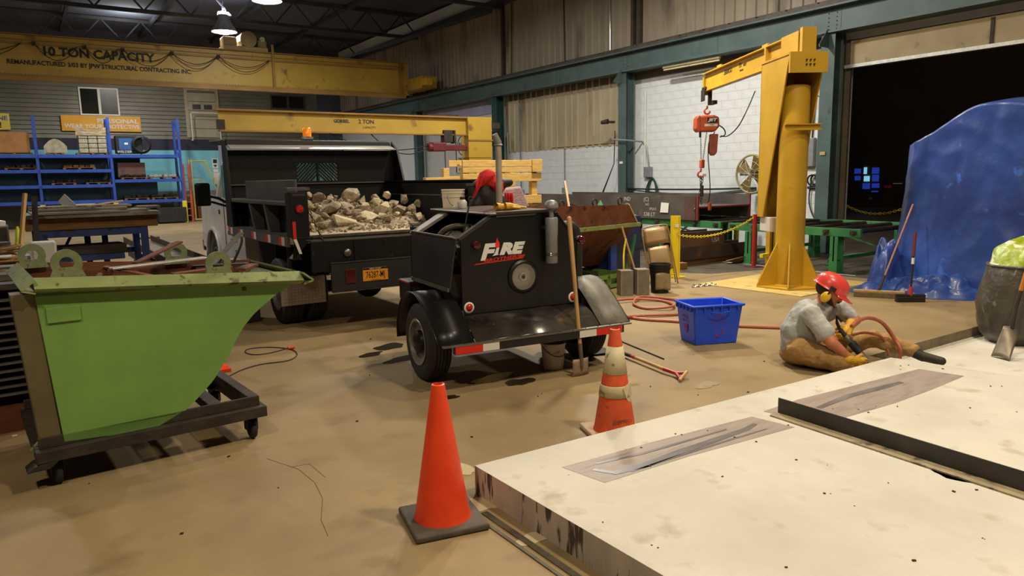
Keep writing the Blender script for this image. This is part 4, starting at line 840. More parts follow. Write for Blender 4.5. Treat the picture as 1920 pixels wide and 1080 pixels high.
MB().box(-1.10, -1.09, .15, .16, 1.1, 1.4).build('stake_tape', M_tape_r, K)
# right side
MB().box(1.09, 1.13, .05, 2.8, 1.10, 1.66).build('side_board', M_bed, K)
MB().box(1.075, 1.09, .10, 2.7, 1.47, 1.485).build('worn_edge', M_steel, K); MB().box(1.09, 1.24, .1, 2.8, 1.64, 1.68).build('top_rail', M_bed, K)
MB().box(1.235, 1.27, .08, 2.8, .99, 1.10).build('side_rail', M_bedg, K)
# corner posts with lamps
for s in (-1, 1):
    mb = MB(); mb.hexa([(s*1.10-.06, -.02, .86), (s*1.20-.02*s-.06+.0, -.02, .86), (s*1.20-.06, .12, .86), (s*1.10-.06, .12, .86), (s*1.12-.11, -.03, 1.10), (s*1.12+.11, -.03, 1.10), (s*1.12+.11, .14, 1.10), (s*1.12-.11, .14, 1.10)])
    mb.box(s*1.15-.10, s*1.15+.10, -.03, .14, 1.10, 1.58); po = mb.build('corner_post', M_bed, K, bev=.006)
    MB().box(s*1.15-.12, s*1.15+.12, -.05, .15, 1.60, 1.63).build('post_cap', M_bedg, po); MB().cyl((s*1.15-.07, -.01, 1.55), (s*1.15+.07, -.01, 1.55), .025).build('latch_pin', M_grim, po)
    MB().lathe([(.052, .0), (.05, -.012), (.001, -.02)], (s*1.13-.02, -.03, 1.40), (0, 1, 0), 20).build('lamp_ring', M_blackm, po)
    MB().lathe([(.040, -.012), (.036, -.024), (.001, -.032)], (s*1.13-.02, -.03, 1.40), (0, 1, 0), 20).build('tail_lamp', M_lens, po, smooth=True)
    MB().hexa([(s*1.20-.035, -.034, 1.08), (s*1.20+.0, -.034, 1.08), (s*1.2, -.03, 1.08), (s*1.20-.035, -.03, 1.08), (s*1.20-.035, -.034, 1.27), (s*1.20+.0, -.034, 1.27), (s*1.2, -.03, 1.27), (s*1.20-.035, -.03, 1.27)]).build('tape_red', M_tape_r, po)
    MB().hexa([(s*1.16-.02, -.034, .92), (s*1.16+.01, -.034, .92), (s*1.16+.01, -.03, .92), (s*1.16-.02, -.03, .92), (s*1.20-.035, -.034, 1.08), (s*1.20+.0, -.034, 1.08), (s*1.2, -.03, 1.08), (s*1.20-.035, -.03, 1.08)]).build('tape_white', M_tape_w, po)
chain((-1.04, -.04, 1.36), (-.92, -.05, 1.06), .01, 'tailgate_chain', M_grim, K, .05, .014, .005)
# hanging tailgate and apron
mb = MB(); mb.box(-1.06, 1.06, -.06, -.02, .70, 1.05); tg = mb.build('tailgate', M_bed, K, bev=.01)
for x in (-.55, .55): MB().box(x-.02, x+.02, -.075, -.06, .72, 1.03).build('tailgate_rib', M_bed, tg)
p = ony(651, 474, 7.74) - Vector((3.6, 7.8, 0)); MB().ball((p.x, -.07, p.z), .045, 18, 12, (1, .5, 1)).build('backup_lamp', M_steel, K, smooth=True)
for px, py in ((697, 432+22), (755, 450)):
    p = ony(px+25, py-3, 7.72) - Vector((3.6, 7.8, 0)); MB().ball((p.x, -.065, p.z), .012, 8, 6).build('clearance_lamp', M_lensd, K)
mb = MB(); mb.box(-.86, .86, -.10, -.06, .47, .80); apn = mb.build('apron', M_blackm, K, bev=.01); MB().box(-.86, .86, -.112, -.09, .465, .475).build('apron_edge', M_grim, K); MB().box(-.86, .86, -.11, -.1, .79, .80).build('apron_edge', M_grim, K)
MB().box(-.70, -.58, -.115, -.10, .555, .715).build('tail_lamp', M_lensd, K, bev=.012)
plt = MB().box(-.50, -.193, -.112, -.104, .56, .712).build('licence_plate', M_platey, K, bev=.004)
MB().box(-.499, -.194, -.1135, -.112, .690, .711).build('plate_header', M_platen, plt)
text('plate_text', '76287-MJ', .105, plt, (-.347, -.1135, .628), (math.radians(90), 0, 0), M_platt, .0006, .0004, 0, 'CENTER', .58)
text('plate_text', 'NEW YORK', .018, plt, (-.347, -.1145, .700), (math.radians(90), 0, 0), M_paper, .0004, 0, 0, 'CENTER', 1.5)
text('plate_text', 'COMMERCIAL', .014, plt, (-.347, -.1135, .570), (math.radians(90), 0, 0), M_platt, .0004, 0, 0, 'CENTER', 1.5)
MB().box(.04, .16, -.18, -.10, .42, .52).cyl((.1, -.3, .45), (.1, -.1, .45), .03).build('hitch', M_grim, K)
mb = MB(); mb.tube([(.12, -.1, .55), (.10, -.16, .42), (.13, -.16, .36), (.16, -.14, .44)], .008); mb.build('wiring_loop', M_cable, K)
# headboard and cab shield
hbp = [(-1.27, 1.10), (1.27, 1.10), (1.30, 1.70), (1.20, 2.30), (-1.20, 2.30), (-1.26, 1.70)]
def hpan(x0, x1, z0, z1): return MB().box(x0, x1, 2.80, 2.84, z0, z1)
wx0, wx1, wz0, wz1 = -.256, .366, 1.70, 1.955
mb = hpan(-1.25, wx0, 1.1, 2.14); mb.box(wx1, 1.26, 2.80, 2.84, 1.1, 2.14); mb.box(wx0, wx1, 2.80, 2.84, 1.1, wz0); mb.box(wx0, wx1, 2.80, 2.84, wz1, 2.14)
hb_ = mb.build('headboard', M_bed, K)
for i in range(-3, 8):   # chevron bars
    for s in (-1, 1):
        xm = (wx0+wx1)/2 + .0; x0 = xm + s*(.015 + i*.052); pts = []
        for x, z in ((x0, wz1), (x0 + s*.255, wz0)):
            pts.append((x, z))
        # clip to half window
        lo_, hi_ = (xm+.012, wx1) if s > 0 else (wx0, xm-.012)
        (xa, za), (xb, zb) = pts
        def clip(xa, za, xb, zb):
            t0, t1 = 0., 1.; dx = xb-xa
            for lim, sg in ((lo_, 1), (hi_, -1)):
                fa = sg*(xa-lim); fb = sg*(xb-lim)
                if fa < 0 and fb < 0: return None
                if fa < 0: t0 = max(t0, fa/(fa-fb))
                if fb < 0: t1 = min(t1, fa/(fa-fb))
            return None if t0 >= t1 else ((xa+dx*t0, za+(zb-za)*t0), (xa+dx*t1, za+(zb-za)*t1))
        cc = clip(xa, za, xb, zb)
        if cc: MB().bar((cc[0][0], 2.81, cc[0][1]), (cc[1][0], 2.81, cc[1][1]), .022, .02, (0, 1, 0)).build('louvre_bar', M_bed, K)
MB().box((wx0+wx1)/2-.014, (wx0+wx1)/2+.014, 2.79, 2.84, wz0, wz1).build('louvre_bar', M_bed, K)
MB().box(-1.25, 1.26, 2.76, 2.80, 1.655, 1.67).build('ledge', M_bedg, K)
mb = MB(); mb.hexa([(-1.20, 2.62, 2.145), (1.24, 2.62, 2.145), (1.24, 2.84, 2.21), (-1.20, 2.84, 2.21), (-1.20, 2.62, 2.155), (1.24, 2.62, 2.155), (1.24, 2.84, 2.22), (-1.20, 2.84, 2.22)])
mb.build('shield_slope', mat('shield_reflection', '#9b958c', '#b7b1a8', .35, .3, scale=1.5), K)  # pale colour stands in for light reflected off the sloped shield
mb = MB(); mb.hexa([(-1.22, 2.82, 2.20), (1.26, 2.82, 2.20), (1.26, 3.9, 2.26), (-1.22, 3.9, 2.26), (-1.22, 2.84, 2.29), (1.24, 2.84, 2.29), (1.24, 3.9, 2.33), (-1.22, 3.9, 2.33)]); mb.build('cab_shield', M_bed, K, bev=.02)
for s in (-1, 1):
    x = s*1.25 + .01; mb = MB(); mb.prism([(2.2, 1.10), (2.84, 1.10), (2.84, 2.28), (2.64, 2.14)] if s > 0 else [(2.5, 1.10), (2.84, 1.10), (2.84, 2.28), (2.64, 2.14)], (x, 0, 0), (0, 1, 0), (0, 0, 1), (s*.03, 0, 0)); mb.build('headboard_wing', M_bed, K)

bcn = MB().box(-.10, .05, 2.90, 3.0, 2.31, 2.345).build('beacon_base', M_galv, K)
MB().lathe([(.062, 2.345), (.062, 2.46), (.052, 2.475), (.001, 2.48)], (-.025, 2.95, 0), n=20).build('beacon', M_amber, K, smooth=True)
# cab
M_cab = mat('cab_white', '#c9c5c0', '#d8d5d0', .25, scale=2, coat=.4)
prof_s = [(3.05, .52), (3.05, 1.95), (3.12, 2.02), (4.25, 2.02), (4.75, 1.50), (5.85, 1.40), (6.0, 1.30), (6.02, .60), (5.62, .55)] 
arch = [(5.12+.50*math.cos(a), .42+.52*math.sin(a)) for a in [PI*i/14 for i in range(15)]]
prof_s = [(3.05, .52), (3.05, 1.42), (4.80, 1.46), (5.85, 1.38), (6.0, 1.30), (6.02, .60), (5.62, .55)]
mb = MB(); mb.prism(prof_s + arch + [(4.55, .50)], (-1.0, 0, 0), (0, 1, 0), (0, 0, 1), (2.0, 0, 0)); mb.build('cab_body', M_cab, K, bev=.05, smooth=True, seg=3)
ac = MB(); ac.tube([(-1.01, y, z) for y, z in arch], .035, 8); ac.build('fender_flare', M_cab, K, smooth='all')
M_gg = mat('green_tint_glass', '#cbeade', rough=.05, trans=1.0)
MB().box(-.92, .92, 3.05, 4.3, 1.98, 2.04).build('cab_roof', M_cab, K, bev=.02)
for s in (-1, 1):
    MB().box(s*.95-.05, s*.95+.05, 3.05, 3.25, 1.40, 2.0).build('cab_pillar', M_cab, K); MB().bar((s*.95, 4.80, 1.44), (s*.92, 4.28, 2.0), .08, .06).build('cab_pillar', M_cab, K)
    MB().box(s*.97-.004, s*.97+.004, 3.25, 4.35, 1.44, 1.97).build('side_window', M_gg, K)
MB().hexa([(-.9, 4.80, 1.46), (.9, 4.80, 1.46), (.9, 4.81, 1.46), (-.9, 4.81, 1.46), (-.88, 4.28, 1.98), (.88, 4.28, 1.98), (.88, 4.29, 1.98), (-.88, 4.29, 1.98)]).build('windscreen', M_gg, K)
MB().box(-.9, .9, 3.06, 3.066, 1.44, 1.98).build('rear_window', M_gg, K)
MB().box(-.95, .95, 5.95, 6.04, .75, 1.2).build('grille', M_blackm, K); MB().box(-1.0, 1.0, 6.0, 6.15, .5, .7).build('bumper', M_chrome, K, bev=.03)
MB().box(-1.006, -1.0, 4.22, 4.235, .62, 1.45).build('door_gap', M_blackm, K); MB().box(-1.008, -1.0, 4.52, 4.60, 1.20, 1.27).build('side_vent', M_grim, K)
text('lettering', 'FIRE', .26, K, (-1.004, 3.85, 1.12), (math.radians(90), 0, math.radians(-90)), M_black, .0008, .004, .2)
text('lettering', 'BROTHERS', .09, K, (-1.004, 3.85, .92), (math.radians(90), 0, math.radians(-90)), M_black, .0008)
text('lettering', 'CONTRACTING', .06, K, (-1.004, 3.72, .82), (math.radians(90), 0, math.radians(-90)), M_black, .0008)
text('lettering', 'USDOT', .07, K, (-1.004, 3.55, .66), (math.radians(90), 0, math.radians(-90)), M_black, .0008)
mr = MB(); mr.box(-1.44, -1.22, 4.0, 4.06, 1.35, 1.70); mr.build('mirror', M_blackp, K, bev=.03, seg=3); MB().tube([(-1.24, 4.03, 1.5), (-1.1, 4.06, 1.46), (-1.0, 4.08, 1.40)], .022, 8).tube([(-1.24, 4.03, 1.42), (-1.0, 4.08, 1.34)], .018, 8).build('mirror_arm', M_blackp, K)
# wheels and frame
wheel(K, -1.06, .95, .395, .24, -1, rimr=.22, cap=False); wheel(K, -.78, .95, .395, .24, -1, rimr=.22, cap=False); wheel(K, 1.06, .95, .395, .24, 1, rimr=.22, cap=False); wheel(K, .78, .95, .395, .24, 1, rimr=.22, cap=False)
wheel(K, -.86, 5.12, .395, .25, -1, rimr=.22, cap=False); wheel(K, .86, 5.12, .395, .25, 1, rimr=.22, cap=False)
MB().cyl((-.9, .95, .40), (.9, .95, .40), .07).ball((0, .95, .38), .18).build('axle', M_blackm, K); MB().cyl((-.8, 5.12, .4), (.8, 5.12, .4), .05).build('axle', M_blackm, K)
MB().box(-.45, -.36, -.05, 6.0, .62, .86).box(.36, .45, -.05, 6.0, .62, .86).box(-.36, .36, .1, .2, .65, .8).box(-.9, -.5, 1.8, 2.7, .52, .88).box(-.5, .5, .05, 2.75, .88, 1.02).build('frame', M_blackm, K)
MB().box(-1.0, -.5, 1.5, 1.54, .30, .98).build('splash_panel', M_blackm, K)
for s in (-1, 1):
    x0, x1 = (-1.25, -.72) if s < 0 else (.72, 1.25)
    fo = MB().box(x0, x1, .53, .536, .27, .595).build('mud_flap', M_tread, K)
    mb = MB()
    for i in range(13):
        for j in range(9):
            cx = x0 + .025 + i*.04; cz = .29 + j*.035; a = .7 if (i+j) % 2 else -.7
            mb.hexa([(cx-.010*math.cos(a)-.002, .527, cz-.010*math.sin(a)), (cx+.010*math.cos(a)-.002, .527, cz+.010*math.sin(a)), (cx+.010*math.cos(a), .531, cz+.010*math.sin(a)), (cx-.010*math.cos(a), .531, cz-.010*math.sin(a))] + [(cx-.010*math.cos(a)-.002, .527, cz-.010*math.sin(a)+.005), (cx+.010*math.cos(a)-.002, .527, cz+.010*math.sin(a)+.005), (cx+.010*math.cos(a), .531, cz+.010*math.sin(a)+.005), (cx-.010*math.cos(a), .531, cz-.010*math.sin(a)+.005)])
    tb = mb.build('tread_bars', M_alu, fo); tb['kind'] = 'stuff'
    MB().box(x0+.1, x0+.14, .50, .54, .59, 1.0).box(x1-.14, x1-.1, .50, .54, .59, 1.0).build('flap_hanger', M_blackm, K)
# ---- broken concrete on the bed
def rock(name, c, s, seed, mt, n=15, rot=0.0):
    r = random.Random(seed); bm = bmesh.new()
    for i in range(n):
        v = Vector((r.gauss(0, 1), r.gauss(0, 1), r.gauss(0, 1))).normalized() * r.uniform(.72, 1.12)
        v = Vector((max(-.8, min(.8, v.x)), max(-.85, min(.85, v.y)), max(-.75, min(.8, v.z)))); bm.verts.new((v.x*s[0], v.y*s[1], v.z*s[2]))
    bmesh.ops.convex_hull(bm, input=bm.verts); 
    for v in [v for v in bm.verts if not v.link_faces]: bm.verts.remove(v)
    bmesh.ops.subdivide_edges(bm, edges=bm.edges[:], cuts=1, use_grid_fill=True)
    for v in bm.verts: v.co *= 1 + .05*mnoise.noise(v.co*9/max(s[0], .01)*.3 + Vector((seed, 0, 0)))
    me = bpy.data.meshes.new(name); bm.to_mesh(me); bm.free(); me.materials.append(mt)
    o = bpy.data.objects.new(name, me); C.objects.link(o); o.location = c; o.rotation_euler = (r.uniform(-.4, .4), r.uniform(-.4, .4), rot or r.uniform(0, 6)); return o
def kz(x, y):   # rubble heap profile in truck coordinates
    e = 0
    for cx, cy, h, rx, ry in ((-.15, 1.75, .44, .60, .55), (-.85, 1.5, .34, .42, .55), (.55, 1.7, .38, .48, .5), (.95, 1.7, .18, .35, .6), (-.35, .95, .20, .7, .45), (.5, 1.15, .2, .5, .4)):
        e = max(e, h*math.exp(-((x-cx)/rx)**2-((y-cy)/ry)**2))
    return 1.10 + e
mb = MB(); r7 = random.Random(21)
def heap(u, v):
    x = -1.04 + u*2.08; y = .42 + v*2.2; z = kz(x, y) - .10 + .03*mnoise.noise(Vector((x*7, y*7, 0))); return (x, y, max(z, 1.096))
mb.grid(heap, 70, 60); o = mb.build('fine_rubble', M_conc, None); o.location = (3.6, 7.8, 0); tag(o, 'fine broken concrete and dust under the chunks on the truck bed', 'rubble', None, 'stuff')
mb = MB()
for i in range(900):
    x = r7.uniform(-1.0, 1.08); y = r7.uniform(.22, 2.5)
    if y < .5 and r7.random() < .75: continue
    s = r7.uniform(.008, .028); z = max(kz(x, y)-.09, 1.10) + s*.3; mb.obox((x, y, z), (s*r7.uniform(.8, 1.8), s*r7.uniform(.7, 1.5), s), rotm(r7.uniform(-1, 1), r7.uniform(-1, 1), r7.uniform(0, 3)))
o = mb.build('rubble_bits', M_conc); o.location = (3.6, 7.8, 0); tag(o, 'small crumbs of concrete strewn over the truck bed', 'rubble', None, 'stuff')
spec = [(651, 371, 62, 36, 1.95, 'largest pointed concrete chunk at the top of the truck load'), (683, 381, 34, 26, 1.8, 'squarish chunk right of the largest one on the truck load'), (597, 370, 38, 24, 1.8, 'sloping chunk at the upper left of the truck load'), (580, 366, 18, 16, 1.85, 'small upright chunk at the left end of the truck load'), (577, 384, 30, 24, 1.5, 'rounded chunk beside the left side board'), (587, 412, 42, 34, .85, 'large cracked boulder low at the left of the load'), (645, 415, 66, 26, .80, 'long flat-topped slab chunk at the front of the load'), (618, 390, 50, 24, 1.35, 'broad dusty chunk in the left middle of the load'), (715, 391, 38, 34, 1.4, 'tall pale faceted chunk right of centre in the load'), (725, 366, 17, 15, 1.75, 'small pale block perched on top of the load'), (690, 407, 52, 20, 1.05, 'wide pale wedge at the front centre of the load'), (680, 394, 34, 22, 1.3, 'brown chunk below the squarish one in the load'), (726, 411, 24, 16, 1.0, 'small front chunk right of the pale wedge'), (750, 396, 34, 26, 1.35, 'rounded rubble chunk at the right of the load'), (771, 396, 24, 26, 1.25, 'upright chunk near the right end of the load'), (757, 374, 26, 20, 1.8, 'chunk at the top right of the heap'), (785, 382, 26, 16, 1.6, 'tilted pale shard on the right slope'), (806, 393, 22, 18, 1.5, 'last chunk at the right foot of the heap'), (570, 424, 14, 22, .65, 'narrow chunk beside the corner post'), (704, 370, 20, 14, 1.9, 'small chunk behind the pale faceted one'), (632, 384, 22, 16, 1.6, 'chunk tucked under the largest one'), (738, 382, 20, 16, 1.6, 'wedge between the two right-hand heaps'), (668, 400, 26, 16, 1.1, 'flat chunk behind the long slab'), (608, 405, 22, 18, 1.05, 'chunk between the boulder and the long slab')]
for i, (px, py, w, h, yy, lb) in enumerate(spec):
    p = ony(px, py, 7.8+yy); D = (p-EYE).dot(CF); sx = w/FPX*D/2*1.15; sz = h/FPX*D/2*1.2
    tag(rock('concrete_chunk', p, (sx, sx*.8, sz), 40+i, M_concl if i in (6, 8, 9, 10, 16) else M_conc), lb, 'rubble', 'concrete chunks on the truck')
n_ = 0
for i in range(130):
    x = r7.uniform(-1.0, 1.02); y = r7.uniform(.55, 2.4); z = kz(x, y)
    if z < 1.15 and r7.random() < .6: continue
    s = r7.uniform(.03, .095); o = rock('small_chunk', Vector((3.6+x, 7.8+y, z-.05)), (s, s*.8, s*.7), 400+i, M_conc if r7.random() < .7 else M_concl, 11)
    tag(o, '%s %s concrete piece %s of the heap, %s' % ('fist-sized' if s < .05 else 'head-sized' if s < .075 else 'bulky', 'pale' if o.data.materials[0] is M_concl else 'brown', ('at the foot', 'halfway up the slope', 'near the top')[min(2, int((y-.55)/.62))], ('leftmost part', 'left of middle', 'middle part', 'right of middle', 'rightmost part')[min(4, int((x+1.0)/.41))]), 'rubble', 'small concrete pieces on the truck')
# bucket, jacket on the bed side
b = root('bucket', (3.6+.93, 7.8+.30, 1.19), 0, 'cream white bucket standing on the rubble at the right of the truck bed', 'bucket')
MB().lathe([(0.001, 0), (.125, 0), (.130, .01), (.143, .27), (.15, .27), (.15, .285), (.144, .285), (.145, .32), (.152, .32), (.152, .335), (.146, .335), (.146, .355), (.154, .355), (.154, .37), (.140, .37), (.125, .02)], n=32).build('bucket_body', M_pailw, b, smooth=True)
MB().tube([(-.15*math.cos(a)-.02, -.15*math.cos(a)*.3-.1, .30-.14*math.sin(a)) for a in [PI*i/12 for i in range(13)]], .003, 5).build('wire_handle', M_grim, b)
MB().grid(lambda u, v: (math.sin(-.55+u*.35)*.138, -math.cos(-.55+u*.35)*.138, .08+v*.10), 4, 1).build('label', M_paper, b)
MB().grid(lambda u, v: (math.sin(.35+u*.4)*.1415, -math.cos(.35+u*.4)*.1415, .20+v*.035), 4, 1).build('print_block', mat('brown_print', '#6a4a38', rough=.6), b)
tag(MB().cyl((4.53, 8.10, 1.111), (4.53, 8.10, 1.189), .14, .13, 10).build('rubble_block', M_conc), 'chunk of concrete under the cream bucket', 'rubble')
jk = root('jacket', (3.6+1.16, 7.85, 1.62), 0, 'black jacket with a red lining hung over the rear corner post of the truck', 'jacket')
blob('black_shell', [('c', (.0, -.05, -.05), (.28, -.02, -.02), .12, .10), ('c', (.02, -.1, -.14), (.22, -.08, -.26), .11, .13), ('c', (-.02, -.06, -.1), (-.1, -.08, -.25), .08, .08), ('c', (.25, -.04, 0), (.42, -.06, .01), .06, .05)], M_blackm, jk, .014, 3)
def fold(u, v):
    a = u*1.0; x = -.16 + .42*u - .05*v; z = .16*math.sin(PI*min(1, u*1.1)) + .02 - v*.22*(1-u*.3) ; y = -.16 - .05*math.sin(v*3) - .018*math.sin(u*22+v*6); return (x, y, z)
MB().grid(fold, 36, 12).build('red_lining', M_cloth, jk, solid=.012, smooth='all')
MB().grid(lambda u, v: (.30+.12*u, -.13-.02*math.sin(u*16), -.12-.28*v), 16, 6).build('red_lining', M_cloth, jk, solid=.012, smooth='all')
# ---------------------------------------------------------------- overhead bridge crane
BY = 26.9
bc_ = root('bridge_crane', (0, BY, 0), 0, 'yellow overhead bridge crane girder lettered 10 TON CAPACITY', 'crane')
zb, zt = 4.98, 6.22
mb = MB(); mb.box(-8.5, 13.1, -.01, .01, zb+.04, zt-.03); mb.box(-8.5, 13.1, .5, .52, zb+.04, zt-.03); mb.build('girder_web', M_yelold, bc_)
M_yelbr = mat('brown_yellow_flange', '#86602a', '#a07a32', .6, scale=1.0)
MB().box(-8.5, 13.1, -.16, .66, zb-.02, zb+.04).build('bottom_flange', M_yelbr, bc_); MB().box(-8.5, 13.1, -.12, .62, zt-.03, zt).build('top_flange', M_yelbr, bc_)
MB().box(-8.5, 12.9, -.28, -.12, zb-.14, zb-.02).build('walkway_angle', M_yelbr, bc_)
MB().box(-8.5, 13.0, -.06, -.01, zt-.30, zt-.24).build('cable_track', M_yelbr, bc_); MB().box(-8.5, 13.0, -.05, -.02, zt-.18, zt-.16).build('conduit', M_yelbr, bc_)
MB().box(12.75, 12.80, -.14, .6, zb+.04, zt-.03).build('stiffener', M_yelbr, bc_); MB().box(7.8, 7.88, -.16, -.08, zb+.04, zt+.25).build('stop_post', M_yelbr, bc_)
mb = MB()
for k in range(160): mb.box(-4+k*.1, -3.96+k*.1, -.012, -.01, zb+.06, zb+.085)
o = mb.build('rivet', M_yelbr, bc_); o['kind'] = 'stuff'
et = MB().box(13.1, 13.75, -1.3, 1.9, 5.15, 5.60).build('end_truck', M_yelold, bc_, bev=.03)
for y in (-1.0, 1.6): MB().cyl((13.78, y, 5.24), (13.90, y, 5.24), .155, n=20).build('truck_wheel', M_rail, et)
MB().box(13.0, 13.3, -1.8, -1.35, 5.2, 5.45).build('bumper_block', M_yel, et, bev=.02)
text('lettering', '10 TON CAPACITY', .36, bc_, (2.45, -.02, zt-.47), (math.radians(90), 0, 0), M_black, .002, .014, 0, 'CENTER', 1.02)
text('lettering', 'REMANUFACTURED 3/03 BY JPW STRUCTURAL CONTRACTING INC.', .185, bc_, (2.56, -.02, zt-.83), (math.radians(90), 0, 0), M_black, .002, .005, 0, 'CENTER', .90)
xs = [-1.6, .42, .72, 1.85, 2.05, 2.95, 3.1, 4.5, 4.55, 5.95, 6.0, 7.7]
for i in range(len(xs)-1):
    if xs[i+1]-xs[i] < .5: continue
    for k in range(2):
        mb = MB(); mb.tube(sag((xs[i], -.15-.03*k, zt-.28), (xs[i+1], -.15-.03*k, zt-.28), .30+.16*k, 14), .012, 5); mb.build('festoon_cable', M_grim, bc_)
    MB().box(xs[i]-.05, xs[i]+.05, -.16, -.06, zt-.33, zt-.22).build('cable_trolley', M_grim, bc_)
tr = root('hoist_trolley', (6.95, BY+.3, zt+.001), 0, 'tan hoist trolley with a drum riding on top of the bridge crane', 'hoist')
M_tro = mat('trolley_tan', '#8d7848', '#a38c58', .6, scale=4)
MB().box(-.75, .75, -.4, .4, 0, .14).build('trolley_frame', M_tro, tr, bev=.02)
MB().cyl((.1, -.42, .38), (.1, .4, .38), .28, n=24).build('drum', M_tro, tr, bev=.02)
MB().box(-.72, -.25, -.25, .25, .14, .46).build('motor', M_tro, tr, bev=.05); MB().box(.45, .75, -.3, .3, .14, .42).build('gearbox', M_tro, tr, bev=.06); MB().cyl((-.1, -.3, .14), (-.1, -.3, .60), .02, n=8).build('limit_post', M_tro, tr); MB().cyl((.58, -.32, .42), (.58, -.38, .42), .09, n=16).build('motor_cap', M_cream, tr)

# ---------------------------------------------------------------- far 2-ton jib crane
j2 = root('jib_crane', (9.85, 16.2, 0), 0, 'yellow jib crane with a long level beam above the dump truck', 'crane')
MB().box(-6.32, .35, -.012, .012, 2.78, 3.20).build('beam_web', M_yelold, j2); MB().box(-6.38, .35, -.11, .11, 3.18, 3.215).build('top_flange', M_yelbr, j2); MB().box(-6.32, .35, -.09, .09, 2.755, 2.785).build('bottom_flange', M_yelbr, j2)
MB().box(-6.36, -6.2, -.03, .03, 2.80, 3.0).build('end_stop', M_grim, j2)
MB().box(-.38, .32, -.14, .22, 2.2, 3.215).build('head_box', M_yelold, j2, bev=.01); MB().box(-.36, .30, -.12, .2, 0, 2.2).build('mast', M_yelold, j2, bev=.01); MB().box(-.4, .34, -.16, -.14, 2.62, 2.66).build('seam_plate', M_yelbr, j2)
MB().box(.32, .62, -.05, .1, 2.95, 3.1).build('slip_arm', M_grim, j2)
MB().box(-1.4, -.6, -.06, .06, 3.215, 3.26).build('cable_clutter', M_grim, j2)
text('lettering', '2 TON', .13, j2, (-3.05, -.016, 3.03), (math.radians(90), 0, 0), M_black, .001, .003); text('lettering', 'CAPACITY', .07, j2, (-2.98, -.016, 2.90), (math.radians(90), 0, 0), M_black, .001); text('lettering', 'GORBEL', .10, j2, (-3.65, -.016, 3.03), (math.radians(90), 0, 0), M_black, .001, .003)
h2 = root('chain_hoist', (9.1, 16.2, 2.36), 0, 'dark red trolley hoist hanging under the far jib beam', 'hoist')
MB().box(-.62, -.25, -.12, .12, 0, .22).cyl((-.72, 0, .11), (-.6, 0, .11), .12, n=12).build('motor', M_hoistd, h2, bev=.03); MB().box(-.25, .35, -.08, .08, .02, .16).build('gear_arm', M_hoistd, h2, bev=.02)
MB().box(-.30, -.05, -.10, .10, .22, .52).box(-.02, .03, -.1, .1, .2, .52).build('trolley', M_grim, h2, bev=.01); MB().cyl((-.24, 0, -.5), (-.24, 0, 0), .012, n=6).build('chain', M_grim, h2); MB().ball((-.24, 0, -.52), .07, 10, 8).build('hook_block', M_hoistd, h2)
MB().tube(sag((-3.3, 0, .45), (-.7, 0, .15), .25, 12), .012, 5).tube(sag((-2.2, 0, .40), (-.7, 0, .1), .3, 12), .012, 5).build('power_cable', M_cable, h2)

# ---------------------------------------------------------------- near jib crane
J = root('jib_crane', (9.38, 6.62, 0), 0, 'bright yellow pillar jib crane with gusseted base and red chain hoist', 'crane')
MB().lathe([(.225, .03), (.205, .05), (.200, 2.90), (.150, 2.92)], n=40).build('mast', M_yel, J, smooth=True)
MB().lathe([(.202, 1.30), (.202, 1.305)], n=40).build('weld_seam', M_grim, J)
hx = [(.51*math.cos(a), .51*math.sin(a)) for a in [math.radians(35+60*i) for i in range(6)]]
MB().prism(hx, (0, 0, .012), (1, 0, 0), (0, 1, 0), (0, 0, .022)).build('base_plate', M_yel, J, bev=.003)
for i in range(6):
    a = math.radians(35+60*i); c, s = math.cos(a), math.sin(a)
    MB().prism([(.19, .03), (.50, .03), (.50, .06), (.205, .66), (.19, .66)], (s*.01, -c*.01, 0), (c, s, 0), (0, 0, 1), (-s*.02, c*.02, 0)).build('gusset', M_yel, J, bev=.002)
pad = flat([(8.55-9.38, 7.62-6.62), (8.69-9.38, 5.92-6.62), (10.55-9.38, 6.02-6.62), (10.5-9.38, 7.7-6.62)], None, .012, 'floor_pad', M_padyel, J, .012)
# arm: direction towards far right
ad = Vector((2.02, 3.48, 0)).normalized(); sd_ = Vector((ad.y, -ad.x, 0))   # sd_ points to the right/near side
def AP(t, s, z): return ad*t + sd_*s + Vector((0, 0, z))
def abox(mb, t0, t1, s0, s1, z0, z1, z0b=None, z1b=None):
    z0b = z0 if z0b is None else z0b; z1b = z1 if z1b is None else z1b
    return mb.hexa([AP(t0, s0, z0), AP(t1, s0, z0b), AP(t1, s1, z0b), AP(t0, s1, z0), AP(t0, s0, z1), AP(t1, s0, z1b), AP(t1, s1, z1b), AP(t0, s1, z1)])
abox(MB(), -.25, 4.0, -.006, .006, 3.30, 3.62).build('arm_web', M_yel, J)
abox(MB(), -.25, 4.0, -.07, .07, 3.61, 3.63).build('arm_flange', M_yel, J); abox(MB(), .2, 4.0, -.06, .06, 3.28, 3.30).build('arm_flange', M_yel, J)
abox(MB(), 3.95, 4.02, -.05, .05, 3.22, 3.56).build('end_stop', M_yel, J)
for t in (1.1, 3.2): abox(MB(), t, t+.22, .02, .05, 3.63, 3.70).build('clip', M_yel, J)
abox(MB(), .95, 1.0, -.07, .07, 3.30, 3.61).build('stiffener', M_yel, J)
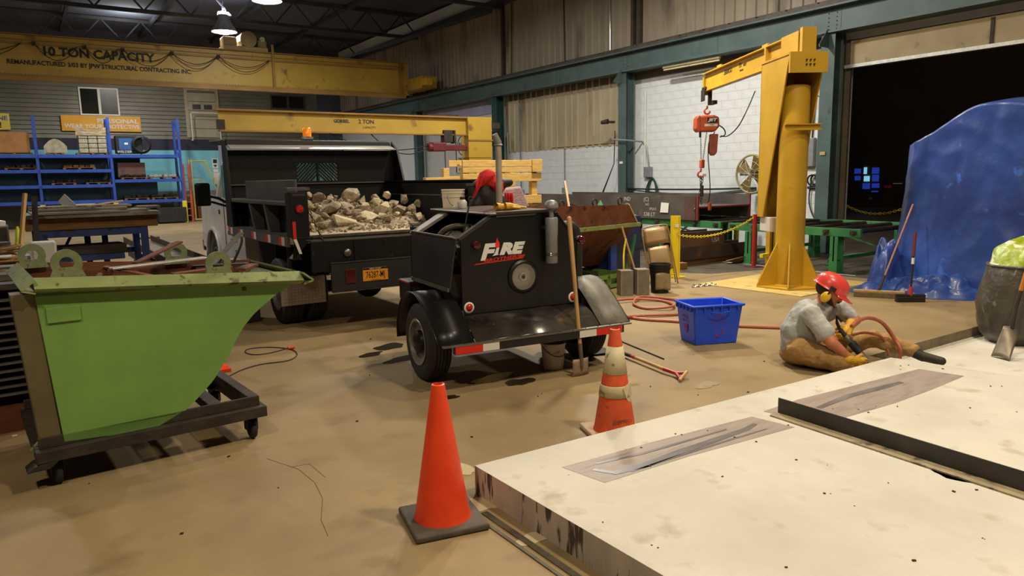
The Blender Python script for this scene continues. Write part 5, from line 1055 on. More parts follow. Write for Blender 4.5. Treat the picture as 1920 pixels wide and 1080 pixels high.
# bracket: two long tapering plates, head box, back plate, roller box
for s in (-.26, .24):
    mb = MB(); mb.hexa([AP(.42, s, 1.02), AP(.62, s, 1.02), AP(.62, s+.02, 1.02), AP(.42, s+.02, 1.02), AP(-.34, s, 3.32), AP(.62, s, 3.32), AP(.62, s+.02, 3.32), AP(-.34, s+.02, 3.32)])
    mb.build('bracket_plate', M_yel, J, bev=.002)
mb = MB(); mb.hexa([AP(.60, -.26, 1.02), AP(.62, -.26, 1.02), AP(.62, .26, 1.02), AP(.60, .26, 1.02), AP(.60, -.26, 3.32), AP(.62, -.26, 3.32), AP(.62, .26, 3.32), AP(.60, .26, 3.32)]); mb.build('front_plate', M_yel, J)
abox(MB(), -.36, .60, -.27, .27, 3.30, 3.33).build('head_plate', M_yel, J); abox(MB(), -.38, -.34, -.27, .27, 3.05, 3.33).build('rear_plate', M_yel, J)
abox(MB(), -.36, -.28, -.10, .10, 3.33, 3.66).build('back_gusset', M_yel, J)
abox(MB(), -.25, .3, -.11, -.09, 3.33, 3.63).build('cheek_plate', M_yel, J); abox(MB(), -.25, .3, .09, .11, 3.33, 3.63).build('cheek_plate', M_yel, J)
for k in range(6):
    s = -.10+.055*(k % 3)+.06; z = 3.22-(k//3)*.06; o_ = MB().cyl(AP(-.38, s, z), AP(-.405, s, z), .012, n=6).build('bolt', M_grim, J)
mb = MB(); abox(mb, -.26, -.24, -.26, .26, 2.28, 2.36); mb.build('cross_channel', M_yel, J); abox(MB(), -.30, -.24, -.26, .26, 2.35, 2.365).build('cross_channel', M_yel, J); abox(MB(), -.30, -.24, -.26, .26, 2.275, 2.29).build('cross_channel', M_yel, J)
abox(MB(), .24, .60, -.22, .22, .80, 1.02).build('roller_box', mat('white_box', '#c9c3ba', '#d8d3ca', .4, scale=3), J, bev=.01)
abox(MB(), .622, .624, -.14, -.10, 1.30, 1.36).build('sticker', M_paper, J)
def lett(s, size, t, z): 
    o = text('lettering', s, size, J, AP(t, .009, z), (math.radians(90), 0, math.atan2(ad.y, ad.x)+PI), M_black, .0006, .002, 0, 'CENTER'); return o
for s_, sz, t, z in (('GORBEL', .11, 2.75, 3.50), ('1/2', .10, 2.15, 3.52), ('TON', .06, 1.95, 3.50), ('CAPACITY', .035, 2.1, 3.43)):
    o = text('lettering', s_, sz, J, AP(t, -.009, z), (math.radians(90), 0, math.atan2(ad.y, ad.x)), M_black, .0006, .002, 0, 'CENTER')
    o.rotation_euler = (math.radians(90), 0, math.atan2(-ad.y, -ad.x) + PI); 
mb = MB()
for i in range(4):
    a = math.radians(45+90*i); mb.cyl((math.cos(a)*.9*1.0, math.sin(a)*.55, .012), (math.cos(a)*.9, math.sin(a)*.55, .05), .02, n=6)
# hoist hanging at the arm end
base = Vector((9.38, 6.62, 0)) + AP(3.86, 0, 0)
H = root('electric_chain_hoist', base, 0, 'red electric chain hoist hanging from the tip of the yellow jib', 'hoist'); tz = 3.28
fx = CR.xy.to_3d().normalized(); fy = Vector((-fx.y, fx.x, 0))   # hoist faces the aisle
def HP(a, b, z): return fx*a + fy*b + Vector((0, 0, z))
mb = MB(); 
for s in (-.07, .07): mb.obox(HP(-.02, 0, 3.20) + ad*0 + sd_*s, (.20, .02, .22), rotm(0, 0, math.atan2(ad.y, ad.x)))
for s in (-.085, .085):
    for t in (-.07, .07): mb.cyl(ad*t + sd_*s + Vector((0, 0, 3.33)), ad*t + sd_*(s*.55) + Vector((0, 0, 3.33)), .035, n=14)
mb.obox(HP(.10, 0, 3.06), (.28, .10, .07), rotm(0, 0, math.atan2(ad.y, ad.x))); mb.build('trolley', M_grim, H, bev=.004)
def hook(cx, z, R, parent, mt_): 
    pts = [HP(cx, 0, z+R*1.9), HP(cx, 0, z+R*1.1)] + [HP(cx - R*math.sin(a), 0, z + R*math.cos(a)) for a in [math.radians(q) for q in range(0, 281, 28)]]
    return MB().tube(pts, [R*.30]*2 + [R*.34]*(len(pts)-3) + [R*.15], 8).build('hook', mt_, parent, smooth='all')
hook(0.0, 2.90, .055, H, M_hoist)
mb = MB(); mb.prism([(-.24, -.08), (-.22, .10), (-.14, .16), (.12, .16), (.22, .12), (.23, -.06), (.14, -.16), (-.16, -.16)], HP(0, -.10, 2.66), fx, (0, 0, 1), fy*.22); mb.build('motor_body', M_hoist, H, bev=.035, smooth=True, seg=3)
MB().prism([(-.245, -.1), (-.235, .11), (-.19, .16), (-.15, .16), (-.15, -.16), (-.2, -.16)], HP(0, -.115, 2.66), fx, (0, 0, 1), fy*.25).build('end_cover', M_hoist, H, bev=.02)
MB().prism([(-.02, -.01), (-.02, .09), (.18, .09), (.18, -.01)], HP(0, -.106, 2.68), fx, (0, 0, 1), fy*.006).build('name_plate', M_black, H); an = math.atan2(fx.y, fx.x)
text('lettering', 'JET', .075, H, HP(.08, -.1075, 2.725), (math.radians(90), 0, an), M_paper, .0006, .003, .2, 'CENTER', 1.5); MB().prism([(-.07, -.06), (-.07, -.015), (.18, -.015), (.18, -.06)], HP(0, -.1065, 2.665), fx, (0, 0, 1), fy*.004).build('white_plate', M_paper, H)
text('lettering', '1 TON', .035, H, HP(.06, -.108, 2.628), (math.radians(90), 0, an), M_hoistd, .0006, .001)
chain(HP(-.12, 0, 2.50), HP(-.10, 0, 1.98), 0, 'load_chain', M_grim, H, .045, .014, .005); chain(HP(.00, 0, 2.50), HP(-.06, 0, 1.98), 0, 'load_chain', M_grim, H, .045, .014, .005)
MB().box(-.05, .05, -.035, .035, 1.80, 1.97).build('hook_block', M_hoist, H, bev=.02).location = HP(-.08, 0, 0); hook(-.10, 1.68, .06, H, M_hoist); MB().obox(HP(-.02, 0, 1.66), (.06, .02, .05)).build('safety_tag', M_paper, H)
mb = MB(); mb.prism([(.06, 0), (.22, 0), (.20, -.36), (.15, -.42), (.09, -.42), (.05, -.36)], HP(0, -.06, 2.46), fx, (0, 0, 1), fy*.12); mb.build('chain_bag', mat('hoist_bag', '#84402c', '#96503a', .7, scale=8), H, bev=.02)
MB().cyl(HP(-.13, 0, 2.40), HP(-.13, 0, 2.52), .02, n=8).build('limit_bush', M_grim, H)
chain(HP(-.10, 0, 1.62), HP(-.08, 0, 1.12), 0, 'sling_chain', M_grim, H, .06, .022, .009); chain(HP(-.06, 0, 1.60), HP(-.16, 0, 1.05), 0, 'sling_chain', M_grim, H, .06, .022, .009)
MB().obox(HP(-.07, 0, 1.35), (.05, .05, .22)).build('shortening_grab', M_grim, H, bev=.01); MB().torus(HP(-.19, 0, .98), .035, .008, (0, 1, 0)).build('sling_hook', M_steel, H)
mb = MB(); mb.tube(spline([HP(.16, 0, 2.5), HP(.05, 0, 2.3), HP(.04, 0, 2.0), HP(.07, 0, 1.7), HP(.09, 0, 1.35), HP(.06, 0, 1.10)], 5), .010, 6); mb.tube(spline([HP(.22, 0, 2.64), HP(.34, 0, 2.55), HP(.36, 0, 2.44), HP(.26, 0, 2.40)], 4), .012, 6); mb.build('pendant_cable', M_cable, H)
tipw = Vector((9.38, 6.62, 0)) - base + AP(1.45, 0, 3.28)
mb = MB(); mb.tube(spline([HP(.28, 0, 2.42), HP(.42, .0, 2.42), HP(.62, .0, 2.60), HP(.80, 0, 2.95), HP(.93, 0, 3.27)], 6), .011, 6); mb.build('power_cable', M_cable, H)
MB().obox(HP(.09, 0, 1.04), (.07, .05, .16)).build('pendant_control', mat('pendant_orange', '#b8502a', rough=.5), H, bev=.012)

# ---------------------------------------------------------------- roller conveyors
def conveyor(y0, y1, x0, x1, z, label, nr, legs):
    c = root('roller_conveyor', (x0, y0, 0), 0, label, 'conveyor', 'green roller conveyors'); L_ = y1-y0; W = x1-x0
    for x in (0, W):
        MB().box(x-.03, x+.03, 0, L_, z-.135, z).build('side_beam', M_greenc, c, bev=.003)
    for k in range(nr):
        y = .12 + k*(L_-.24)/(nr-1); ro = MB().cyl((.03, y, z-.04), (W-.03, y, z-.04), .042, n=14).build('roller', M_grim, c, smooth=True)
        MB().box(-.06, -.03, y-.05, y+.05, z-.09, z-.03).cyl((-.075, y, z-.055), (-.03, y, z-.055), .03, n=10).build('bearing', M_grim, ro)
    for y in legs:
        for x in (0, W):
            MB().box(x-.09, x+.09, y-.012, y+.012, .02, z-.135).box(x-.09, x-.075, y-.07, y+.07, .02, z-.135).box(x+.075, x+.09, y-.07, y+.07, .02, z-.135).build('leg', M_greenc, c)
            MB().box(x-.12, x+.12, y-.09, y+.09, 0, .02).box(x-.095, x+.095, y-.075, y+.075, .02, .20).build('foot', M_greenc, c)
        MB().box(0, W, y-.03, y+.03, .22, .28).build('cross_brace', M_greenc, c)
    if len(legs) > 1: MB().bar((W, legs[0]+.1, .2), (W, legs[1]-.1, z-.16), .05, .02).bar((0.2, legs[0]+.3, .08), (W-.2, legs[0]+.9, z-.2), .05, .03).build('diagonal_brace', M_greenc, c)
    return c
conveyor(6.60, 9.27, 11.22, 13.2, .75, 'green roller conveyor table with black rollers behind the yellow mast', 6, (.42, 2.15))
conveyor(9.45, 15.5, 11.22, 13.2, .76, 'green roller conveyor section carrying the big steel girder', 12, (1.5, 4.4))
MB().box(11.0, 11.02, 6.2, 9.4, 0, .003)
o = MB().hexa([(11.10, 6.6, .001), (11.13, 6.6, .001), (11.12, 9.3, .001), (11.09, 9.3, .001), (11.10, 6.6, .004), (11.13, 6.6, .004), (11.12, 9.3, .004), (11.09, 9.3, .004)]).build('floor_line', M_paper, fl)
# big girder on the rollers, end painted red
gd = root('plate_girder', (11.15, 10.0, .765), 0, 'big grey steel girder with chalk writing and red painted end lying on rollers', 'steel beam')
gw = 1.62; gl_ = 6.0
MB().box(0, .03, .02, gl_, 0, .49).build('flange', M_mill, gd); MB().box(gw-.03, gw, .02, gl_, 0, .49).build('flange', M_mill, gd); MB().box(.03, gw-.03, .02, gl_, .25, .27).build('web', M_mill, gd)
MB().box(-.005, .035, -.005, .02, 0, .49).box(gw-.035, gw+.005, -.005, .02, 0, .49).box(.035, gw-.035, -.005, .02, .245, .275).build('red_end', mat('girder_red', '#7c2420', '#8f302a', .6, scale=5), gd)
MB().box(-.012, -.001, .05, .35, 0, .49).build('red_primer', mat('girder_brown', '#4c332d', '#5b4038', .6, scale=4), gd)
for s_, y, z, sz in (('IND', 2.05, .40, .12), ('(T)', 2.05, .26, .12), ('MT431', 2.3, .10, .12), ('(C)', 1.45, .40, .12), ('NO', 1.42, .29, .07), ('SPLICE', 1.25, .20, .07), ('538 LT', 1.35, .08, .12)):
    text('chalk_writing', s_, sz, gd, (-.002, y, z), (math.radians(90), 0, math.radians(-90)), M_chalk, .0006)
tag(MB().add([(11.135, 11.02, .90), (11.135, 10.79, .90), (11.135, 10.77, 1.10), (11.135, 10.99, 1.11)], [(0, 1, 2, 3)]).build('paper_sheet', M_paper, solid=.003), 'white paper sheet stuck on the girder beside chalk writing', 'paper')
# stacked beams below
def hbeam(x0, x1, y, z, h, w, mt_, lb):
    b = root('steel_beam', (x0, y, z), 0, lb, 'steel beam', 'steel beams stacked by the bollard'); L = x1-x0
    MB().box(0, L, 0, .018, 0, h).build('flange', mt_, b); MB().box(0, L, w-.018, w, 0, h).build('flange', mt_, b); MB().box(0, L, .018, w-.018, h/2-.008, h/2+.008).build('web', mt_, b); return b
hbeam(9.95, 12.1, 9.35, .10, .24, .42, M_rustd, 'bottom and longest brown steel beam of the floor stack')
hbeam(9.95, 11.2, 9.36, .342, .18, .42, mat('rusty_beam', '#523a28', '#694c36', .6, scale=3), 'middle rust brown beam of the floor stack with chalk letters')
hbeam(9.95, 11.15, 9.37, .524, .09, .40, M_rustd, 'thin top beam of the floor stack, under the conveyor rail')
text('chalk_writing', 'USA', .12, bpy.data.objects['steel_beam.001'], (1.0, -.002, .09), (math.radians(90), 0, 0), M_chalk, .0006)
tag(MB().box(9.62, 9.80, 9.0, 9.14, 0, .12).build('wood_block', M_woodd, bev=.008), 'small wood block on the floor in front of the beam stack', 'block')
tag(MB().box(10.1, 11.9, 9.4, 9.5, 0, .098).build('timber_bearer', M_woodd), 'dark timber bearer under the steel beam stack', 'timber')
tag(rock('sand_bag', (11.15, 8.95, .07), (.35, .2, .08), 77, M_woodd), 'lumpy dark sack on the floor at the end of the beams', 'sack')
hbeam(8.0, 9.7, 10.6, .25, .45, .42, M_rustd, 'brown steel beam seen behind the folding chair')
# ---------------------------------------------------------------- brown hopper
rh = root('dump_hopper', (6.25, 7.95, 0), -11, 'rust brown self-dumping hopper with green trim behind the compressor', 'hopper')
# local x along lip, y away
pts0 = [(0.0, .0, .95), (1.62, 0, .97)]
mb = MB(); mb.add([(-.2, 0, .96), (1.62, 0, .96), (1.52, .35, .55), (-.1, .35, .55), (1.40, .55, .30), (0, .55, .30), (1.40, 1.05, .25), (0, 1.05, .25), (1.5, 1.25, 1.25), (-.2, 1.25, 1.25)], [(0, 1, 2, 3), (3, 2, 4, 5), (5, 4, 6, 7), (7, 6, 8, 9), (1, 8, 6, 4, 2), (0, 3, 5, 7, 9)])
mb.build('hopper_body', M_rust, rh, solid=.006)
MB().prism([(-.25, .96), (1.62, .98), (1.41, 1.25), (-.25, 1.29)], (0, .0, 0), (1, 0, 0), (0, 0, 1), (0, .01, 0)).build('extension_plate', M_rust, rh); MB().bar((1.63, -.005, .98), (1.42, -.005, 1.25), .012, .012).build('plate_edge', M_cream, rh)
MB().bar((-.25, -.03, .94), (1.66, -.03, .94), .05, .055).build('green_rim', M_greenw, rh);
MB().prism([(1.33, .25), (1.42, .25), (1.52, .5), (1.60, .78), (1.56, .78), (1.45, .5)], (0, -.02, 0), (1, 0, 0), (0, 0, 1), (0, .03, 0)).build('green_gusset', M_greenc, rh)
fb = MB(); fb.box(.0, 1.45, .0, .06, .16, .22); fb.box(.0, 1.45, .0, .06, .02, .07); fb.box(1.38, 1.45, 0, .06, .07, .16); fb.box(.9, .98, 0, .06, .07, .16); fb.box(.0, 1.45, .9, 1.0, .02, .22); fb.box(1.35, 1.45, .06, .9, .02, .22); fb.build('fork_base', mat('pale_green', '#6d8a44', '#7d9a50', .6, scale=4, spot=('#4b4a2c', 9, .6, .06)), rh)
MB().box(.1, .25, .1, .9, .02, .28).box(.6, .8, .1, .9, .02, .28).build('base_runner', M_grim, rh)
for x in (-.1, .62, 1.22): MB().torus((x, .02, 1.31), .05, .012, (0, 1, 0), 16, 6).build('ring_lug', M_grim, rh)
def rw(x, y, z): return Vector((6.25, 7.95, 0)) + Matrix.Rotation(math.radians(11), 3, 'Z') @ Vector((x, y, z))
bt = root('drink_bottle', rw(.95, .18, 1.18), 0, 'green plastic drink bottle top showing over the brown hopper', 'bottle')
MB().lathe([(0, 0), (.04, 0), (.04, .09), (.015, .13), (.015, .15)], n=14).build('bottle_body', mat('bottle_green', '#5fae78', '#7dc394', .15), bt, smooth=True)
tag(MB().bar(rw(.55, .4, 1.0), rw(.86, .8, 1.62), .03, .03).build('wooden_shaft', M_woodh), 'wooden shaft leaning out of the brown hopper to the wall', 'pole')
# timber crate / stacked pallets
ct = root('pallet_stack', (7.75, 13.2, 0), 4, 'tall stack of yellow pine pallets and blocks beside the exhaust stack', 'pallet')
def pb_(x0, x1, y0, y1, z0, z1): MB().box(x0, x1, y0, y1, z0, z1).build('board', M_wood, ct, bev=.006)
for z0, z1, x0 in ((1.92, 2.06, -.12), (1.80, 1.91, -.12), (1.60, 1.78, -.12), (1.12, 1.30, .15), (.55, .72, .15), (.05, .22, .15)): pb_(x0, 1.80, 0, .05, z0, z1)
pb_(1.55, 1.80, -.05, .05, 1.80, 2.07); 
for x in (-.10, .72, 1.58): pb_(x, x+.14, .05, .19, 0, 1.92)
for x in (-.10, .72, 1.58): pb_(x, x+.14, 1.0, 1.14, 0, 1.92)
for z in (2.03, 1.68, 1.21, .6): pb_(.1, 1.8, 1.14, 1.18, z-.08, z+.06)
pb_(-.7, 1.0, .6, .75, 1.60, 1.72)
for y in (.25, .6): pb_(.1, 1.7, y, y+.14, 1.95, 2.0)
tag(MB().box(8.35, 8.95, 13.0, 13.19, .60, .98).cyl((8.35, 13.1, .79), (8.95, 13.1, .79), .19).build('wooden_reel', mat('tan_roll', '#b98d42', '#c99c50', .6, scale=6), bev=.01), 'tan cylindrical roll between the pallet boards', 'roll')
tag(MB().box(8.15, 8.95, 12.65, 12.95, 0, .995).build('steel_drum', M_grim, bev=.03), 'dark box under the pink sack beside the pallets', 'box')
tag(MB().hexa([(8.1, 12.7, 1.0), (9.0, 12.7, 1.0), (9.0, 12.9, 1.0), (8.1, 12.9, 1.0), (8.1, 12.7, 1.45), (8.75, 12.7, 1.50), (8.75, 12.9, 1.50), (8.1, 12.9, 1.45)]).build('pink_bag', mat('dull_pink', '#8f7270', '#a2827e', .8, scale=6, bump=.6), bev=.04), 'dull pink sack resting inside the pallet stack', 'sack')
# NISD style certified sign on the far wall
sg = root('wall_sign', (WX-.04, 24.9, 1.9), 0, 'white certified fabricator banner with a round black emblem on the far wall', 'sign')
MB().box(-.02, 0, -1.1, 0, 0, 1.35).build('board', M_paper, sg); MB().box(-.03, -.02, -1.13, -1.08, 0, 1.35).build('border', M_black, sg); MB().box(-.03, -.02, -.02, .03, 0, 1.35).build('border', M_black, sg)
MB().torus((-.025, -.5, 1.02), .36, .02, (1, 0, 0), 28, 4).build('emblem', M_black, sg); text('lettering', 'AISC', .3, sg, (-.024, -.5, 1.02), (math.radians(90), 0, math.radians(-90)), M_black, .002, .01)
for s_, z in (('CERTIFIED', .50), ('FABRICATOR', .30), ('FACILITY', .10)): text('lettering', s_, .17, sg, (-.024, -.5, z), (math.radians(90), 0, math.radians(-90)), M_black, .002, .004)
# ---------------------------------------------------------------- items by the bollard
b = root('bollard', (8.86, 8.42, 0), 0, 'flat yellow safety post with chain in front of the beam stack', 'bollard')
MB().box(-.07, .07, -.02, .02, 0, 1.02).box(-.075, -.06, -.05, .02, 0, 1.02).box(.06, .075, -.05, .02, 0, 1.02).build('post', M_gold, b).rotation_euler = (0, 0, -.6); MB().box(-.14, .14, -.12, .12, 0, .015).build('foot_plate', M_gold, b)
text('lettering', 'CAUTION', .05, b, (.045, -.055, .90), (math.radians(90), math.radians(90), -.6), M_black, .0005)
MB().obox((-.02, -.06, .86), (.06, .004, .05), rotm(0, 0, -.6)).build('sticker', M_paper, b)
def redpost(x, y, h, lb):
    r = root('chain_post', (x, y, 0), 0, lb, 'post', 'red chain posts'); MB().cyl((0, 0, .015), (0, 0, h), .04, n=16).build('post', M_red, r, smooth=True); MB().box(-.12, .12, -.12, .12, 0, .015).build('foot_plate', mat('maroon_foot', '#6b1f1c', rough=.6), r); return r
redpost(10.9, 8.43, .95, 'red chain post beside the yellow mast column'); redpost(8.75, 9.35, .95, 'red chain post partly hidden by the folding chair')
yc = chain((8.90, 8.36, .70), (10.86, 8.43, .90), .14, 'yellow_chain', M_gold, None, .055, .018, .006); tag(yc, 'yellow plastic chain sagging between bollard and red post', 'chain')
fc = chain((8.25, 7.45, .02), (8.65, 7.4, .02), 0, 'floor_chain', M_chrome, None, .06, .022, .008); tag(fc, 'bright steel chain lying on the floor by the chair feet', 'chain')
# folding chair, folded and leaning
ch = root('folding_chair', (8.06, 7.86, 0), 25, 'folded tan metal chair leaning against the blue cabinet', 'chair')
ch.rotation_euler = (math.radians(-14), math.radians(-9), math.radians(-38)); MS = M_chair; ch.scale = (.93, .93, .93)
MB().tube(spline([(.22, 0, 0), (.22, 0, .6), (.215, 0, .95), (.17, 0, 1.01), (0, 0, 1.02), (-.17, 0, 1.01), (-.215, 0, .95), (-.22, 0, .6), (-.22, 0, .22)], 4), .012, 8).build('frame', MS, ch, smooth='all')
MB().grid(lambda u, v: (-.20+.40*u, -.01-.02*math.sin(u*PI), .70+.28*v), 8, 4).build('backrest', MS, ch, solid=.004, smooth='all')
MB().grid(lambda u, v: ((-.19+.38*u)*(1-.1*v), -.03-.012*math.sin(u*PI)*math.sin(v*PI), .26+.40*v), 8, 6).build('seat', MS, ch, solid=.006, smooth='all')
MB().tube([(.19, .03, .03), (.20, .02, .62)], .010, 8).build('leg', MS, ch); MB().tube([(-.19, .03, .03), (-.20, .02, .62)], .010, 8).build('leg', MS, ch); MB().tube([(-.19, .03, .12), (.19, .03, .12)], .007, 6).build('stretcher', MS, ch); MB().tube([(-.22, 0, .22), (.22, 0, .16)], .007, 6).build('stretcher', MS, ch)
# blue cabinet
cb_ = root('blue_cabinet', (7.95, 8.62, 0), -8, 'dark blue steel cabinet with papers on top beside the brown hopper', 'cabinet')
MB().box(-.40, .38, 0, .55, .02, 1.04).build('body', mat('cabinet_blue', '#1a2550', '#222f63', .5, scale=3), cb_, bev=.01); MB().box(-.42, -.28, -.05, 0, 0, .95).build('blue_post', M_blue, cb_); MB().box(-.39, .37, -.005, 0, .5, .505).build('door_gap', M_black, cb_)
tag(MB().add([(7.72, 8.62, 1.05), (8.25, 8.70, 1.05), (8.22, 9.1, 1.055), (7.70, 9.0, 1.14)], [(0, 1, 2, 3)]).build('paper_stack', M_paper, solid=.008), 'white papers spread on the blue cabinet', 'paper')
# masonry blocks, bucket, tools
for i, (x, y, h, lb) in enumerate([(7.02, 7.62, .36, 'grey concrete block standing on end, left one of the pair'), (7.22, 7.50, .37, 'grey concrete block standing on end, right one of the pair')]):
    b = root('concrete_block', (x, y, 0), 25, lb, 'block', 'concrete blocks by the bucket'); MB().box(-.09, .09, -.10, .10, 0, h).build('block_body', mat('cinder_grey', '#77705f', '#8c8472', .9, scale=8, bump=.4), b, bev=.005); MB().box(-.092, -.085, -.1, .1, 0, h).build('cut_face', mat('cinder_pale', '#a59c88', rough=.9), b)
bk = root('bucket', (7.56, 7.47, 0), 0, 'black bucket wrapped with a tan rag beside the concrete blocks', 'bucket')
MB().lathe([(0, 0), (.125, 0), (.15, .40), (.16, .40), (.16, .42), (.15, .42), (.14, .38)], n=28).build('bucket_body', M_blackm, bk, smooth=True)
for z in (.34, .365): MB().torus((0, 0, z), .152, .006).build('bucket_rib', M_blackm, bk)
MB().grid(lambda u, v: (math.cos(-2.8+u*1.9)*(.148+.006*math.sin(u*9)), math.sin(-2.8+u*1.9)*(.148+.006*math.sin(u*9)), .05+v*.24+.015*math.sin(u*5)), 16, 6).build('tan_rag', mat('tan_rag', '#8f7c57', '#a8946c', .9, scale=7, bump=.4), bk, solid=.006, smooth='all')
pk = MB().tube([(7.45, 7.75, .02), (7.25, 7.95, .95)], .016, 8).build('digging_bar', M_woodh); tag(pk, 'worn wooden tool handle leaning beside the blue post', 'tool')
mb = MB(); mb.tube(spline([(7.10, 7.72, .0), (7.11, 7.75, .4), (7.16, 7.8, .6), (7.22, 7.82, .78)], 5), .014, 8); tag(mb.build('pickaxe', M_gold, smooth=True), 'curved yellow tool handle behind the concrete blocks', 'tool')
mb = MB(); mb.tube([(7.35, 7.8, .0), (7.34, 7.92, .55)], .018, 8); tag(mb.build('mattock', M_woodd), 'dark wooden handle between the blocks and the chair', 'tool')
# ---------------------------------------------------------------- wall services, fan, bollards on the wall
fn = root('wall_fan', (13.55, 10.6, 1.66), 0, 'large round drum fan on the white block wall behind the mast', 'fan')
MB().torus((0, 0, 0), .42, .025, (1, 0, .0), 40, 8).build('guard_ring', mat('fan_cream', '#8f8458', '#a3986a', .5, scale=6), fn, smooth=True)
for k in range(12):
    a = 2*PI*k/12
    MB().tube([(-.10, 0, 0), (-.08, math.cos(a)*.2, math.sin(a)*.2), (-.0, math.cos(a)*.42, math.sin(a)*.42)], .004, 4).build('guard_wire', M_cream, fn)
MB().torus((-.06, 0, 0), .28, .004, (1, 0, 0), 36, 4).torus((-.09, 0, 0), .14, .004, (1, 0, 0), 36, 4).build('guard_ring', M_cream, fn)
for k in range(4):
    a = 2*PI*k/4+.5; c, s = math.cos(a), math.sin(a)
    MB().add([(.02, c*.06-s*.05, s*.06+c*.05), (.05, c*.38-s*.19, s*.38+c*.19), (-.02, c*.38+s*.16, s*.38-c*.16), (-.02, c*.06+s*.05, s*.06-c*.05)], [(0, 1, 2, 3)]).build('blade', mat('fan_blade', '#5f4e24', '#74612f', .4, scale=5), fn, solid=.006)
MB().cyl((.0, 0, 0), (.16, 0, 0), .08, n=18).build('motor', M_grim, fn); MB().box(.16, .62, -.05, .05, -.05, .05).box(.12, .17, -.42, .42, -.03, .03).build('fan_bracket', M_grim, fn)
def pipe(pts, r, lb, m_=M_galv, cat='conduit', name='conduit'): o = MB().tube(pts, r, 8).build(name, m_, smooth=True); return tag(o, lb, cat)
X = WX-.022
pipe([(X, 15.75, 2.62), (X, 18.9, 2.60)], .02, 'horizontal tan conduit at the foot of the corrugated panel', M_tan); pipe([(X, 18.15, 2.55), (X, 18.15, 1.25)], .018, 'thin vertical conduit on the white wall left of the tall column'); 
pipe([(X-.04, 20.55, 4.5), (X-.04, 20.5, 1.2)], .02, 'long vertical conduit down the corrugated panel and white wall', mat('blue_grey_pipe', '#5f6a78', '#707a88', .5, scale=4))
jb = []
for i, (y, z, w, h, lb) in enumerate([(18.15, 1.18, .10, .16, 'small metal socket box at the end of the thin conduit'), (20.5, 1.1, .2, .16, 'grey socket box at the foot of the long conduit'), (14.45, 1.62, .26, .28, 'grey junction box above the coiled green hose'), (9.62, 1.80, .34, .60, 'grey electrical box on wall right of the yellow mast')]):
    r = root('junction_box', (WX-.10, y, z), 0, lb, 'electrical box'); MB().box(0, .09, -w/2, w/2, 0, h).build('box_body', M_galv, r, bev=.008); MB().box(-.004, 0, -w/2+.02, w/2-.02, .02, h-.02).build('cover', M_galv, r)
pipe([(X, 14.45, 1.9), (X, 14.55, 2.45), (X, 14.70, 2.58), (13.62, 14.80, 2.62), (13.62, 15.3, 2.66)], .025, 'bent conduit rising from the junction box over the column')
pipe([(X, 14.60, 1.9), (X, 14.60, 3.9)], .03, 'vertical white pipe on the wall right of the column', M_white); pipe([(X, 9.55, 2.4), (X, 9.50, 3.3), (13.8, 9.2, 3.35)], .014, 'thin wire hanging on wall beside the right column', M_cable, 'cable', 'cable')
pipe(spline([(X, 9.35, 1.9), (X, 9.30, 2.6), (X, 9.36, 2.95), (X, 9.22, 3.02), (X, 9.2, 2.0)], 5), .016, 'grey cable loop hanging beside the right column', M_galv, 'cable', 'cable')
pipe(sag((13.9, 15.0, 1.32), (X, 10.95, 1.34), .03, 10), .022, 'upper black cable running along the white wall', M_cable, 'cable', 'cable'); pipe(sag((13.9, 15.0, 1.30), (X, 10.9, 1.27), .10, 10), .016, 'lower black cable sagging along the white wall', M_cable, 'cable', 'cable')
pipe([(X, 9.6, 1.35), (X, 9.1, 1.33)], .03, 'black cable shelf below the electrical box', M_cable, 'cable', 'cable')
gh = root('hose_coil', (X+.005, 14.3, 1.60), 0, 'coil of green hose hanging on the wall right of column', 'hose')
for k, (w, h) in enumerate(((.16, .60), (.20, .66), (.13, .54), (.24, .70))): MB().tube(spline([(-.01*k, -w, -h), (-.01*k, -w*.9, -h*.4), (-.01*k, 0, 0), (-.01*k, w*.9, -h*.4), (-.01*k, w, -h)], 5), .016, 6).build('hose_loop', M_greenhose, gh, smooth=True)
bc2 = root('cable_coil', (X-.02, 9.42, 1.62), 0, 'black cable coil hung on the wall behind the mast', 'cable')
MB().torus((0, 0, -.1), .10, .02, (1, 0, 0)).torus((-.02, .04, -.12), .12, .018, (1, .1, .2)).build('coil', M_cable, bc2, smooth=True); MB().tube(spline([(0, .1, -.15), (0, .12, -.6), (0, -.05, -.95), (0, -.2, -.7)], 5), .014, 6).build('tail', M_cable, bc2)
rm = root('red_wall_tool', (X-.02, 9.16, 1.72), 0, 'small red and black tool hanging on wall by the right column', 'tool'); MB().box(-.05, 0, -.10, .10, -.05, .05).build('tool_body', mat('pale_red', '#b8705c', rough=.6), rm, bev=.015); MB().tube([(-.03, .0, .0), (-.04, .16, .1)], .02, 6).build('grip', M_cable, rm)
for i, (x, y, h, lb) in enumerate([(13.5, 9.45, 1.02, 'yellow steel bollard with black band by the wall behind the conveyor'), (13.45, 10.9, 1.15, 'thin yellow pipe post left of the mast against the wall')]):
    r = root('wall_bollard', (x, y, 0), 0, lb, 'bollard'); R = .13 if i == 0 else .06
    MB().cyl((0, 0, 0), (0, 0, h), R, n=20).build('post', M_gold, r, smooth=True)
    if i == 0: MB().lathe([(R+.003, .25), (R+.003, .50)], n=20).build('black_band', M_black, r); MB().grid(lambda u, v: (math.cos(3.4+u*.8)*(R+.002), math.sin(3.4+u*.8)*(R+.002), .72+v*.16), 6, 1).build('label', M_cream, r)
